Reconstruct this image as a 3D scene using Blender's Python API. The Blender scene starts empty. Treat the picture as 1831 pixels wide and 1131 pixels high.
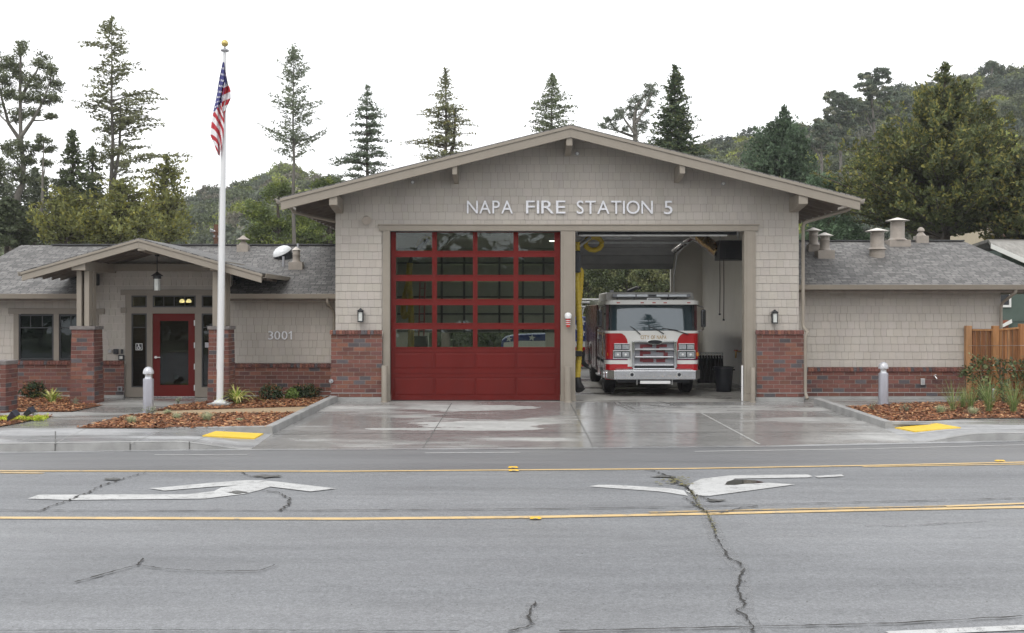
import bpy, bmesh, math, random
import numpy as np
from mathutils import Vector, Matrix, noise as mnoise
random.seed(7)
RNG = np.random.default_rng(11)
SC = bpy.context.scene
R = math.radians

# ---------------------------------------------------------------- camera
F = 2000.0; CX = 915.5; HY = 556.0; ZC = 2.254
cam_d = bpy.data.cameras.new("camera"); cam = bpy.data.objects.new("camera", cam_d)
SC.collection.objects.link(cam); SC.camera = cam
cam.location = (0, 0, ZC); cam.rotation_euler = (R(90), 0, 0)
cam_d.sensor_width = 36; cam_d.lens = F / 1831 * 36
cam_d.shift_y = -(565.5 - HY) / 1831
cam_d.clip_end = 3000
# ---------------------------------------------------------------- sky, sun, exposure
W = bpy.data.worlds.new("World"); SC.world = W; W.use_nodes = True
nt = W.node_tree; nt.nodes.clear()
sky = nt.nodes.new("ShaderNodeTexSky"); sky.sky_type = 'NISHITA'; sky.sun_disc = False
SUN_EL, SUN_AZ = R(52), R(200)
sky.sun_elevation = SUN_EL; sky.sun_rotation = SUN_AZ; sky.dust_density = 6; sky.air_density = 1.5
mix = nt.nodes.new("ShaderNodeMix"); mix.data_type = 'RGBA'; mix.inputs[0].default_value = 0.88
mix.inputs[7].default_value = (14.7, 14.8, 15.0, 1)      # the closed white cloud deck
bg = nt.nodes.new("ShaderNodeBackground"); bg.inputs[1].default_value = 0.1
out = nt.nodes.new("ShaderNodeOutputWorld")
nt.links.new(sky.outputs[0], mix.inputs[6]); nt.links.new(mix.outputs[2], bg.inputs[0]); nt.links.new(bg.outputs[0], out.inputs[0])
sd = bpy.data.lights.new("sun", 'SUN'); so = bpy.data.objects.new("sun", sd); SC.collection.objects.link(so)
sd.energy = 0.9; sd.angle = R(25); sd.color = (1, .97, .93)
so.rotation_euler = (R(90) - SUN_EL, 0, R(-22)); so.location = (0, 0, 60)
SC.view_settings.view_transform = 'Standard'; SC.view_settings.look = 'None'
SC.view_settings.exposure = 0.18; SC.view_settings.gamma = 1
SC.cycles.max_bounces = 10; SC.cycles.transparent_max_bounces = 12
SC.cycles.diffuse_bounces = 8

# ---------------------------------------------------------------- pixel helpers (real positions from the photo's survey)
def X(px, d): return (px - CX) * d / F
def Z(py, d): return ZC - (py - HY) * d / F
def P(px, py, d): return Vector((X(px, d), d, Z(py, d)))

# ---------------------------------------------------------------- object helpers
ORG = {}
def setp(o, label=None, cat=None, group=None, kind=None):
    if label: o["label"] = label
    if cat: o["category"] = cat
    if group: o["group"] = group
    if kind: o["kind"] = kind
    return o
def thing(name, label, cat, loc, group=None):
    o = bpy.data.objects.new(name, None); o.empty_display_size = .1
    SC.collection.objects.link(o); o.location = loc
    ORG[o.name] = Vector(loc)
    return setp(o, label, cat, group)
class MB:
    def __init__(s): s.v = []; s.f = []; s.c = []
    def add(s, vs, fs, col=None):
        n = len(s.v); s.v += [tuple(v) for v in vs]; s.f += [tuple(i + n for i in f) for f in fs]
        if col is not None: s.c += [col] * len(vs)
        return s
    def box(s, x0, x1, y0, y1, z0, z1, col=None):
        return s.add([(x0,y0,z0),(x1,y0,z0),(x1,y1,z0),(x0,y1,z0),(x0,y0,z1),(x1,y0,z1),(x1,y1,z1),(x0,y1,z1)],
              [(0,3,2,1),(4,5,6,7),(0,1,5,4),(1,2,6,5),(2,3,7,6),(3,0,4,7)], col)
    def hexa(s, b, t, col=None):   # bottom 4 pts, top 4 pts (ccw)
        return s.add(list(b) + list(t), [(0,3,2,1),(4,5,6,7),(0,1,5,4),(1,2,6,5),(2,3,7,6),(3,0,4,7)], col)
    def quad(s, *p, col=None): return s.add(p, [tuple(range(len(p)))], col)
    def tube(s, pts, rad, n=10, cap=True, col=None):
        pts = [Vector(p) for p in pts]
        if not hasattr(rad, '__len__'): rad = [rad] * len(pts)
        vs = []; fs = []; prev = None
        for i, p in enumerate(pts):
            d = (pts[min(i+1, len(pts)-1)] - pts[max(i-1, 0)]).normalized()
            if prev is None:
                a = Vector((0,0,1)) if abs(d.z) < .9 else Vector((1,0,0))
                u = d.cross(a).normalized()
            else: u = (prev - d * prev.dot(d)).normalized()
            prev = u; w = d.cross(u)
            for k in range(n):
                t = 2 * math.pi * k / n
                vs.append(p + (u * math.cos(t) + w * math.sin(t)) * rad[i])
        for i in range(len(pts) - 1):
            for k in range(n):
                a = i*n + k; b = i*n + (k+1) % n
                fs.append((a, b, b+n, a+n))
        if cap: fs.append(tuple(range(n-1, -1, -1))); fs.append(tuple((len(pts)-1)*n + k for k in range(n)))
        return s.add(vs, fs, col)
    def lathe(s, cx, cy, prof, n=20, col=None):   # prof: [(r,z)...]
        vs = []; fs = []
        for r, z in prof:
            for k in range(n):
                t = 2*math.pi*k/n; vs.append((cx + r*math.cos(t), cy + r*math.sin(t), z))
        for i in range(len(prof)-1):
            for k in range(n):
                a = i*n+k; b = i*n+(k+1) % n; fs.append((a, b, b+n, a+n))
        fs.append(tuple(range(n-1,-1,-1))); fs.append(tuple((len(prof)-1)*n+k for k in range(n)))
        return s.add(vs, fs, col)
    def prism_y(s, pts, y0, y1, col=None):    # pts [(x,z)] extruded along y
        n = len(pts)
        vs = [(x, y0, z) for x, z in pts] + [(x, y1, z) for x, z in pts]
        fs = [tuple(range(n)), tuple(range(2*n-1, n-1, -1))] + [(i, i+n, (i+1) % n + n, (i+1) % n) for i in range(n)]
        return s.add(vs, fs, col)
    def prism_x(s, pts, x0, x1, col=None):    # pts [(y,z)] extruded along x
        n = len(pts)
        vs = [(x0, y, z) for y, z in pts] + [(x1, y, z) for y, z in pts]
        fs = [tuple(range(n)), tuple(range(2*n-1, n-1, -1))] + [(i, i+n, (i+1) % n + n, (i+1) % n) for i in range(n)]
        return s.add(vs, fs, col)
    def prism_z(s, pts, z0, z1, col=None):
        n = len(pts)
        vs = [(x, y, z0) for x, y in pts] + [(x, y, z1) for x, y in pts]
        fs = [tuple(range(n-1,-1,-1)), tuple(range(n, 2*n))] + [(i, (i+1) % n, (i+1) % n + n, i+n) for i in range(n)]
        return s.add(vs, fs, col)
    def build(s, name, m, parent=None, smooth=False, bevel=0, seg=2, label=None, cat=None, group=None, kind=None, subsurf=0, org=None):
        me = bpy.data.meshes.new(name)
        off = Vector((0,0,0)); root = parent
        while root is not None and root.parent is not None: root = root.parent
        if root is not None: off = ORG.get(root.name, Vector((0,0,0)))
        elif org is not None: off = Vector(org)
        me.from_pydata([(v[0]-off.x, v[1]-off.y, v[2]-off.z) for v in s.v], [], s.f)
        if s.c and len(s.c) == len(s.v):
            ca = me.color_attributes.new("Col", 'FLOAT_COLOR', 'POINT')
            ca.data.foreach_set("color", np.array([(c[0], c[1], c[2], 1) for c in s.c], dtype=np.float32).ravel())
        bm = bmesh.new(); bm.from_mesh(me)
        bmesh.ops.recalc_face_normals(bm, faces=bm.faces); bm.to_mesh(me); bm.free()
        me.materials.append(m)
        o = bpy.data.objects.new(name, me); SC.collection.objects.link(o)
        if parent is not None: o.parent = parent
        elif org is not None: o.location = off; ORG[o.name] = off
        if smooth:
            me.polygons.foreach_set("use_smooth", [True]*len(me.polygons))
        if bevel:
            b = o.modifiers.new("bevel", 'BEVEL'); b.width = bevel; b.segments = seg; b.limit_method = 'ANGLE'; b.angle_limit = R(40)
            if smooth: b.harden_normals = True
        if subsurf:
            q = o.modifiers.new("sub", 'SUBSURF'); q.levels = subsurf; q.render_levels = subsurf
        if smooth and not subsurf:
            try:
                me.set_sharp_from_angle(angle=R(40))
            except Exception: pass
        return setp(o, label, cat, group, kind)
def np_mesh(name, verts, faces, m, cols=None, parent=None, smooth=False, **kw):
    """verts (N,3), faces (M,k) numpy"""
    me = bpy.data.meshes.new(name)
    off = np.zeros(3); root = parent
    while root is not None and root.parent is not None: root = root.parent
    if root is not None: off = np.array(ORG.get(root.name, (0,0,0)))
    v = (verts - off).astype(np.float32); k = faces.shape[1]; M = faces.shape[0]
    me.vertices.add(len(v)); me.vertices.foreach_set("co", v.ravel())
    me.loops.add(M*k); me.loops.foreach_set("vertex_index", faces.astype(np.int32).ravel())
    me.polygons.add(M); me.polygons.foreach_set("loop_start", np.arange(0, M*k, k, dtype=np.int32))
    try: me.polygons.foreach_set("loop_total", np.full(M, k, dtype=np.int32))
    except Exception: pass
    me.update(calc_edges=True)
    if cols is not None:
        ca = me.color_attributes.new("Col", 'FLOAT_COLOR', 'POINT')
        cc = np.ones((len(v), 4), dtype=np.float32); cc[:, :3] = cols
        ca.data.foreach_set("color", cc.ravel())
    me.materials.append(m)
    if smooth: me.polygons.foreach_set("use_smooth", np.ones(M, dtype=bool))
    o = bpy.data.objects.new(name, me); SC.collection.objects.link(o)
    if parent is not None: o.parent = parent
    return setp(o, **kw)

# ---------------------------------------------------------------- materials
MATS = {}
def nodes_of(name):
    m = bpy.data.materials.new(name); m.use_nodes = True
    n = m.node_tree; b = n.nodes["Principled BSDF"]
    return m, n, b
def N(n, t, **kw):
    x = n.nodes.new(t)
    for k, v in kw.items(): setattr(x, k, v)
    return x
def coords(n, scale=(1,1,1)):
    tc = N(n, "ShaderNodeTexCoord"); mp = N(n, "ShaderNodeMapping"); mp.inputs[3].default_value = scale
    n.links.new(tc.outputs["Object"], mp.inputs[0]); return mp.outputs[0]
def noise(n, vec, scale, detail=4, rough=.55):
    x = N(n, "ShaderNodeTexNoise"); x.inputs["Scale"].default_value = scale
    x.inputs["Detail"].default_value = detail; x.inputs["Roughness"].default_value = rough
    n.links.new(vec, x.inputs[0]); return x.outputs[0]
def ramp(n, fac, stops):
    r = N(n, "ShaderNodeValToRGB"); e = r.color_ramp.elements
    while len(e) < len(stops): e.new(.5)
    for i, (p, c) in enumerate(stops):
        e[i].position = p
        e[i].color = (c, c, c, 1) if not hasattr(c, '__len__') else (c[0], c[1], c[2], 1)
    n.links.new(fac, r.inputs[0]); return r.outputs[0]
def mixc(n, fac, a, b, mode='MIX'):
    x = N(n, "ShaderNodeMix"); x.data_type = 'RGBA'; x.blend_type = mode
    for sock, v in ((x.inputs[0], fac), (x.inputs[6], a), (x.inputs[7], b)):
        if hasattr(v, 'links'): n.links.new(v, sock)
        elif hasattr(v, '__len__'): sock.default_value = (v[0], v[1], v[2], 1)
        else: sock.default_value = v
    return x.outputs[2]
def math_(n, op, a, b=0.0):
    x = N(n, "ShaderNodeMath"); x.operation = op
    for sock, v in ((x.inputs[0], a), (x.inputs[1], b)):
        if hasattr(v, 'links'): n.links.new(v, sock)
        else: sock.default_value = v
    return x.outputs[0]
def bump(n, b, h, strength=.3, dist=.01):
    x = N(n, "ShaderNodeBump"); x.inputs["Strength"].default_value = strength; x.inputs["Distance"].default_value = dist
    n.links.new(h, x.inputs["Height"]); n.links.new(x.outputs[0], b.inputs["Normal"])
def mat(name, col, rough=.6, var=.12, vs=6.0, metal=0, bmp=0, bs=60, attr=False, spec=.5, coat=0, stretch=(1,1,1), emis=None):
    if name in MATS: return MATS[name]
    m, n, b = nodes_of(name)
    v = coords(n, stretch)
    base = (col[0], col[1], col[2])
    nz = noise(n, v, vs, 5)
    f = ramp(n, nz, [(.3, 1-var), (.7, 1+var)])
    c = mixc(n, 1.0, base, f, 'MULTIPLY')
    if attr:
        a = N(n, "ShaderNodeAttribute"); a.attribute_name = "Col"
        c = mixc(n, 1.0, c, a.outputs[0], 'MULTIPLY')
    n.links.new(c, b.inputs["Base Color"])
    rr = ramp(n, noise(n, v, vs*2.3, 3), [(.3, max(0, rough-.08)), (.7, min(1, rough+.08))])
    n.links.new(rr, b.inputs["Roughness"])
    b.inputs["Metallic"].default_value = metal
    b.inputs["Specular IOR Level"].default_value = spec
    b.inputs["Coat Weight"].default_value = coat; b.inputs["Coat Roughness"].default_value = .05
    if bmp: bump(n, b, noise(n, v, bs, 4), bmp, .005)
    if emis:
        b.inputs["Emission Color"].default_value = (*emis[0], 1); b.inputs["Emission Strength"].default_value = emis[1]
    MATS[name] = m; return m
def glass(name, tint, refl=.12, rough=.0, trans=True, wob=0.0):
    """a window pane: partly see-through, partly mirror"""
    m, n, b = nodes_of(name); n.nodes.remove(b)
    o = n.nodes["Material Output"]
    g = N(n, "ShaderNodeBsdfGlossy"); g.inputs["Roughness"].default_value = rough; g.inputs["Color"].default_value = (.9, .95, 1, 1)
    if trans:
        t = N(n, "ShaderNodeBsdfTransparent"); t.inputs[0].default_value = (*tint, 1)
    else:
        t = N(n, "ShaderNodeBsdfDiffuse"); t.inputs[0].default_value = (*tint, 1)
    fr = N(n, "ShaderNodeFresnel"); fr.inputs[0].default_value = 1.5
    ad = math_(n, 'ADD', fr.outputs[0], refl)
    mx = N(n, "ShaderNodeMixShader"); n.links.new(ad, mx.inputs[0]); n.links.new(t.outputs[0], mx.inputs[1]); n.links.new(g.outputs[0], mx.inputs[2])
    if wob:
        bp = N(n, "ShaderNodeBump"); bp.inputs["Strength"].default_value = wob; bp.inputs["Distance"].default_value = .02
        n.links.new(noise(n, coords(n), 1.3, 2), bp.inputs["Height"]); n.links.new(bp.outputs[0], g.inputs["Normal"])
    n.links.new(mx.outputs[0], o.inputs[0])
    return m

SIDING = mat("shingle siding paint", (.42,.388,.35), .75, .09, 1.1, attr=True, bmp=.15, bs=90, stretch=(1,1,.2))
WALLP = mat("painted wall", (.40,.36,.31), .8, .05, 2)
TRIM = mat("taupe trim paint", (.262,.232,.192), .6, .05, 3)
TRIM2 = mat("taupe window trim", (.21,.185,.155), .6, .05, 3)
SOFFIT = mat("shaded soffit boards", (.13,.105,.085), .75, .2, 4, stretch=(1,8,1))  # trim taupe darkened, eave shade put into the colour
RED = mat("red door enamel", (.128,.011,.009), .55, .07, 2.5, spec=.15)
REDT = mat("red door panel", (.112,.0105,.0085), .55, .12, 1.2, spec=.15, stretch=(1,1,.3))
BRICK = mat("brick faces", (1,1,1), .85, .14, 25, attr=True, bmp=.5, bs=60)
MORTAR = mat("mortar", (.33,.29,.265), .9, .15, 20)
CAPST = mat("cast pier cap", (.17,.155,.15), .8, .2, 8)
CREAM = mat("interior wall paint", (.80,.775,.71), .5, .05, 1.2)
DARKMETAL = mat("dark bronze metal", (.022,.024,.027), .45, .15, 8)
BLACKRUB = mat("black rubber", (.012,.012,.013), .6, .2, 10)
BLACKPL = mat("black plastic", (.012,.014,.02), .4, .15, 6)
STEEL = mat("galvanised steel", (.6,.61,.62), .38, .12, 10, metal=.9)
CHROME = mat("polished chrome", (.66,.67,.69), .07, .06, 9, metal=1)
ALU = mat("brushed aluminium", (.55,.56,.58), .3, .1, 30, metal=.85)
WHITEP = mat("white paint", (.72,.73,.73), .35, .05, 5)
TRIMWHITE = mat("white trim paint", (.7,.7,.68), .5, .05, 5)
GREYMET = mat("grey painted steel", (.33,.335,.36), .4, .06, 10, metal=.2)
PANE = glass("garage pane", (.70,.74,.69), .0, wob=.25)
PANE2 = glass("dark window pane", (.40,.44,.42), -.005, wob=.12)
# ================================================================ GROUND, ROAD, PAVEMENTS
ZR = -0.32
GUT = [(-900,812),(0,808),(340,803.5),(800,801.5),(1060,800),(1360,797),(1600,792),(1831,787),(2700,765)]
def interp(t, pts):
    if t <= pts[0][0]: return pts[0][1]
    for (a, b), (c, d) in zip(pts, pts[1:]):
        if t <= c: return b + (d-b)*(t-a)/(c-a)
    return pts[-1][1]
def gp(px, py, zf=None, z0=ZR):
    z = z0
    for _ in range(25):
        d = F*(ZC - z)/(py - HY)
        z = zf(X(px, d), d) if zf else z0
    return Vector((X(px, d), d, z))
GUTW = [(gp(a, b).x, gp(a, b).y) for a, b in GUT]
def yg(x): return interp(x, GUTW)
def sm(t): t = max(0, min(1, t)); return t*t*(3-2*t)
def hD(x, y):
    g = yg(x); return ZR + (0-ZR)*max(0, min(1, (y-g)/(27.6-g)))
def hL(x, y):
    g = yg(x)
    if y < g + 2.7: return -.17 + (y-g)*.02
    return -.116 + .106*min(1, (y-g-2.7)/(27.6-g-2.7))
CURBL_N = gp(487, 775, hD); CURBR_N = gp(1583, 766, hD)
XL0, XL1 = X(325,21.5), CURBL_N.x; XR0, XR1 = X(1745,22.4), CURBR_N.x
def hS(x, y):
    t = sm((x-XL0)/(XL1-XL0)) if x < 0 else sm((XR0-x)/(XR0-XR1))
    return hL(x, y)*(1-t) + hD(x, y)*t
CURBL_N = gp(487, 775, hD); CURBL_F = gp(603, 718, hD)
CURBR_N = gp(1583, 766, hD); CURBR_F = gp(1455, 722, hD)

def wet_concrete(name, base, wet, wetamt, spots=(), rlo=.12):
    m, n, b = nodes_of(name)
    v = coords(n); vst = coords(n, (.35, 1.2, 1))
    big = noise(n, vst, .55, 4, .6); fine = noise(n, v, 45, 5); med = noise(n, v, 5, 5)
    mask = ramp(n, big, [(wetamt-.09, 0), (wetamt+.07, 1)])     # 1 = wet
    for (x0, y0, rx, ry, sgn, brk) in spots:    # named drying patches / puddles on the slab
        tc = N(n, "ShaderNodeTexCoord"); mp = N(n, "ShaderNodeMapping"); mp.vector_type = 'TEXTURE'
        mp.inputs[1].default_value = (x0, y0, 0); mp.inputs[3].default_value = (rx, ry, 1)
        dz = N(n, "ShaderNodeVectorMath"); dz.operation = 'ADD'
        nz = N(n, "ShaderNodeTexNoise"); nz.inputs["Scale"].default_value = brk; nz.inputs["Detail"].default_value = 4
        mp2 = N(n, "ShaderNodeMapping"); mp2.inputs[3].default_value = (1, 2.2, 1); mp2.inputs[2].default_value = (0, 0, -.9)
        n.links.new(tc.outputs["Object"], mp2.inputs[0]); n.links.new(mp2.outputs[0], nz.inputs[0])
        n.links.new(tc.outputs["Object"], mp.inputs[0])
        ln = N(n, "ShaderNodeVectorMath"); ln.operation = 'LENGTH'
        sep = N(n, "ShaderNodeSeparateXYZ"); n.links.new(mp.outputs[0], sep.inputs[0])
        cmb = N(n, "ShaderNodeCombineXYZ"); n.links.new(sep.outputs[0], cmb.inputs[0]); n.links.new(sep.outputs[1], cmb.inputs[1])
        n.links.new(cmb.outputs[0], ln.inputs[0])
        dist = math_(n, 'ADD', ln.outputs["Value"], math_(n, 'MULTIPLY', math_(n, 'SUBTRACT', nz.outputs[0], .5), 1.5))
        k = ramp(n, dist, [(.88, 1), (1.0, 0)])
        mask = mixc(n, k, mask, (sgn, sgn, sgn))
    c = mixc(n, mask, base, wet)
    c = mixc(n, 1.0, c, ramp(n, med, [(.3, .86), (.7, 1.1)]), 'MULTIPLY')
    c = mixc(n, 1.0, c, ramp(n, fine, [(.3, .93), (.7, 1.07)]), 'MULTIPLY')
    c = mixc(n, 1.0, c, ramp(n, noise(n, vst, 1.7, 3), [(.35, .88), (.65, 1.08)]), 'MULTIPLY')
    n.links.new(c, b.inputs["Base Color"])
    r = ramp(n, math_(n, 'ADD', mask, math_(n, 'MULTIPLY', math_(n, 'SUBTRACT', med, .5), .5)), [(0, .75), (.6, .3), (1, rlo)])
    n.links.new(r, b.inputs["Roughness"]); b.inputs["Specular IOR Level"].default_value = .36
    bump(n, b, fine, .12, .004)
    return m
CON_SIDE = wet_concrete("damp pavement concrete", (.35,.355,.36), (.26,.265,.27), .52, rlo=.25)
CON_PATH = wet_concrete("damp walkway concrete", (.34,.34,.33), (.235,.235,.225), .47, rlo=.18)
CON_DRIVE = wet_concrete("wet driveway concrete", (.39,.39,.38), (.238,.237,.232), .41,
      spots=[(-.95, 26.6, 1.55, .62, 0, .9), (-.65, 24.0, 1.45, .55, 0, 2.2), (-1.1, 23.35, 1.9, .2, 0, 1.5), (-.5, 25.2, 1.3, .5, 1, 1.2)], rlo=.14)
CON_FLOOR = wet_concrete("sealed bay floor", (.30,.295,.28), (.16,.155,.145), .55, rlo=.16)
CURBM = mat("kerb concrete", (.30,.30,.295), .7, .22, 2.5, bmp=.2)
GRASSG = mat("far ground", (.09,.10,.05), .95, .3, .5)

def asphalt():
    m, n, b = nodes_of("weathered asphalt")
    v = coords(n); vs = coords(n, (.12, 1, 1))
    agg = N(n, "ShaderNodeTexVoronoi"); agg.inputs["Scale"].default_value = 75; n.links.new(v, agg.inputs[0])
    fine = noise(n, v, 55, 6, .7)
    c = mixc(n, ramp(n, noise(n, vs, .5, 5), [(.3, 0), (.7, 1)]), (.160,.166,.175), (.205,.211,.220))
    c = mixc(n, 1.0, c, ramp(n, fine, [(.3, .55), (.5, 1.0), (.7, 1.45)]), 'MULTIPLY')
    c = mixc(n, 1.0, c, ramp(n, noise(n, v, 21, 4, .75), [(.32, .78), (.5, 1.0), (.68, 1.22)]), 'MULTIPLY')
    c = mixc(n, 1.0, c, ramp(n, noise(n, coords(n, (.3,1,1)), .22, 3), [(.35, .88), (.65, 1.07)]), 'MULTIPLY')
    c = mixc(n, 1.0, c, ramp(n, agg.outputs[0], [(0, .82), (.5, 1.05)]), 'MULTIPLY')
    c = mixc(n, 1.0, c, ramp(n, noise(n, vs, 3, 3), [(.35, .92), (.65, 1.06)]), 'MULTIPLY')
    c = mixc(n, 1.0, c, ramp(n, noise(n, coords(n, (.5, 1, 1)), 1.2, 6, .7), [(.3, .9), (.7, 1.05)]), 'MULTIPLY')
    n.links.new(c, b.inputs["Base Color"])
    n.links.new(ramp(n, noise(n, vs, .9, 4), [(.35, .42), (.7, .68)]), b.inputs["Roughness"])
    bump(n, b, fine, .5, .008)
    return m
ASPH = asphalt()
def asphalt2():
    m, n, b = nodes_of("smooth newer asphalt")
    v = coords(n); vs = coords(n, (.1, 1, 1))
    fine = noise(n, v, 70, 5, .6)
    c = mixc(n, ramp(n, noise(n, vs, 1.4, 4), [(.3, 0), (.7, 1)]), (.135,.137,.143), (.175,.177,.182))
    c = mixc(n, 1.0, c, ramp(n, fine, [(.3, .85), (.7, 1.15)]), 'MULTIPLY')
    n.links.new(c, b.inputs["Base Color"])
    n.links.new(ramp(n, noise(n, vs, 1.1, 4), [(.35, .33), (.7, .6)]), b.inputs["Roughness"])
    bump(n, b, fine, .3, .006); return m
ASPH2 = asphalt2()
def paint(name, col, wear=.42):
    m, n, b = nodes_of(name)
    v = coords(n); fine = noise(n, v, 70, 5, .7); med = noise(n, v, 6, 5, .7)
    k = ramp(n, math_(n, 'ADD', math_(n, 'MULTIPLY', fine, .55), math_(n, 'MULTIPLY', med, .45)), [(wear-.05, 0), (wear+.03, 1)])
    c = mixc(n, k, (.2,.2,.2), col)
    c = mixc(n, 1.0, c, ramp(n, noise(n, v, 2, 3), [(.3, .88), (.7, 1.06)]), 'MULTIPLY')
    n.links.new(c, b.inputs["Base Color"]); b.inputs["Roughness"].default_value = .55
    bump(n, b, fine, .3, .004); return m
WHITEL = paint("worn white road paint", (.50,.505,.5), .45)
YELL = paint("worn yellow road paint", (.62,.44,.20), .44)
YELLF = paint("faded yellow road paint", (.48,.33,.13), .5)
CRACKM = mat("crack shadow", (.028,.026,.023), .9, .4, 30)
def halo_mat():
    m, n, b = nodes_of("bleached asphalt around crack"); v = coords(n)
    b.inputs["Base Color"].default_value = (.27,.274,.28,1); b.inputs["Roughness"].default_value = .7
    k = ramp(n, math_(n, 'ADD', math_(n, 'MULTIPLY', noise(n, v, 9, 4, .7), .6), math_(n, 'MULTIPLY', noise(n, v, 60, 3, .7), .4)), [(.42, 0), (.62, .75)])
    t = N(n, "ShaderNodeBsdfTransparent"); mx = N(n, "ShaderNodeMixShader"); n.links.new(k, mx.inputs[0]); n.links.new(t.outputs[0], mx.inputs[1]); n.links.new(b.outputs[0], mx.inputs[2])
    n.links.new(mx.outputs[0], n.nodes["Material Output"].inputs[0]); return m
HALO = halo_mat()
MOSS = mat("moss", (.16,.145,.06), .95, .4, 30)

# ground sheet reaching the horizon
MB().quad((-300,-80,ZR-.03),(300,-80,ZR-.03),(300,330,ZR-.03),(-300,330,ZR-.03)).build("ground", GRASSG, kind="structure")
# road: gutter to far behind the camera
mb = MB(); xs = [-160,-60,-30,-22,-16]+[x*.5 for x in range(-26,33)]+[20,30,60,160]
for a, b_ in zip(xs, xs[1:]):
    mb.quad((a,-9,ZR),(b_,-9,ZR),(b_,yg(b_),ZR),(a,yg(a),ZR))
mb.build("road", ASPH, kind="structure")
def curve(pts, z):   # px polyline -> world on the road plane, resampled
    w = [gp(a, b) for a, b in pts]; return [Vector((p.x, p.y, z)) for p in w]
def ribbon(mb, pts, width, z, jag=0, wv=0):
    pts = [Vector(p) for p in pts]; L = []; 
    for i, p in enumerate(pts):
        d = (pts[min(i+1, len(pts)-1)] - pts[max(i-1, 0)]); d.z = 0; d.normalize(); nrm = Vector((-d.y, d.x, 0))
        w = width*(1 + random.uniform(-wv, wv))/2; off = random.uniform(-jag, jag)
        L.append((p + nrm*(off-w), p + nrm*(off+w)))
    for (a, b), (c, d) in zip(L, L[1:]):
        mb.quad((a.x,a.y,z),(c.x,c.y,z),(d.x,d.y,z),(b.x,b.y,z))
def dense(pts, step):
    o = []
    for a, b in zip(pts, pts[1:]):
        n = max(1, int((b-a).length/step))
        o += [a + (b-a)*i/n for i in range(n)]
    return o + [pts[-1]]
FY = [(-700,846),(0,842.3),(620,842.8),(1220,838.2),(1543,832.6),(1831,826.5),(2600,806)]
# smoother newer asphalt between far yellow line and gutter
mb = MB(); fyw = [gp(a, b) for a, b in FY]; fl = [(p.x, p.y) for p in fyw]
for a, b_ in zip(xs, xs[1:]):
    if a < -20 or b_ > 22: continue
    mb.quad((a,interp(a, fl),ZR+.004),(b_,interp(b_, fl),ZR+.004),(b_,yg(b_)-.01,ZR+.004),(a,yg(a)-.01,ZR+.004))
mb.build("road_resurfacing", ASPH2, kind="structure")
def line(name, pts, w, m, z=.008, step=1.0, wv=.06):
    mb = MB(); ribbon(mb, dense(curve(pts, 0), step), w, ZR+z, wv=wv); return mb.build(name, m, kind="structure")
line("yellow_line", FY, .115, YELL)
line("yellow_line", [(-700,850),(0,845.6),(78,846.2)], .09, YELL)
line("yellow_line", [(1543,834.6),(1831,830),(2600,811)], .09, YELL)
line("yellow_line", [(-700,925),(0,926.3),(620,928),(950,925),(1220,920),(1500,913.5),(1831,907),(2600,885)], .15, YELL)
line("yellow_line", [(1690,905.5),(1831,900.5),(2600,876)], .1, YELL)
line("yellow_line", [(1160,916.5),(1300,913),(1490,909),(1690,905.2)], .09, YELLF, wv=.3, step=.3)
line("white_line", [(276,813.3),(442,813)], .05, WHITEL)
line("white_line", [(760,810.2),(930,809)], .07, WHITEL)
line("white_line", [(1242,807.5),(1560,802.5),(1831,795.5),(2400,778)], .06, WHITEL)
line("white_line", [(1590,1134),(1831,1123),(2100,1108)], .13, WHITEL)
# arrows
def px_poly(name, polys, sc, ox, oy, m, z):
    mb = MB()
    for k, poly in enumerate(polys):
        w = [gp(a/sc+ox, b/sc+oy) for a, b in poly]
        mb.quad(*[(p.x, p.y, ZR+z+.0015*k) for p in w])
    o = mb.build(name, m, kind="structure"); return o
px_poly("turn_arrow", [[(145,745),(205,724),(990,722),(1130,705),(1170,685),(1260,674),(1400,652),(1432,680),(1370,700),(1290,720),(1080,745),(370,752)],
     [(785,690),(850,686),(1130,660),(1290,648),(1405,648),(1300,673),(1120,682),(870,703)],
     [(1400,650),(1440,653),(1775,692),(1640,708),(1425,682)]], 2.953, 0, 640, WHITEL, .009)
px_poly("turn_arrow", [[(-386,447),(-340,439),(-250,440),(0,456),(60,466),(80,492),(0,478),(-60,470)],
     [(70,470),(95,432),(140,412),(280,395),(640,391),(665,400),(640,405),(300,411),(250,440),(460,430),(582,438),(180,492),(110,490)],
     [(672,399),(800,391),(812,400),(690,406)]], 2.624, 1200, 700, WHITEL, .009)
# puddle inside the arrow head
PUD = mat("puddle water", (.035,.037,.035), .04, .05, 3, spec=.8)
mb = MB(); w = [gp(a/2.624+1200, b/2.624+700) for a, b in [(254,440),(262,426),(290,418),(350,417),(400,421),(440,429),(400,433),(340,436),(300,441)]]
mb.quad(*[(p.x, p.y, ZR+.0155) for p in w]); mb.build("puddle", PUD, kind="structure")
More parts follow.
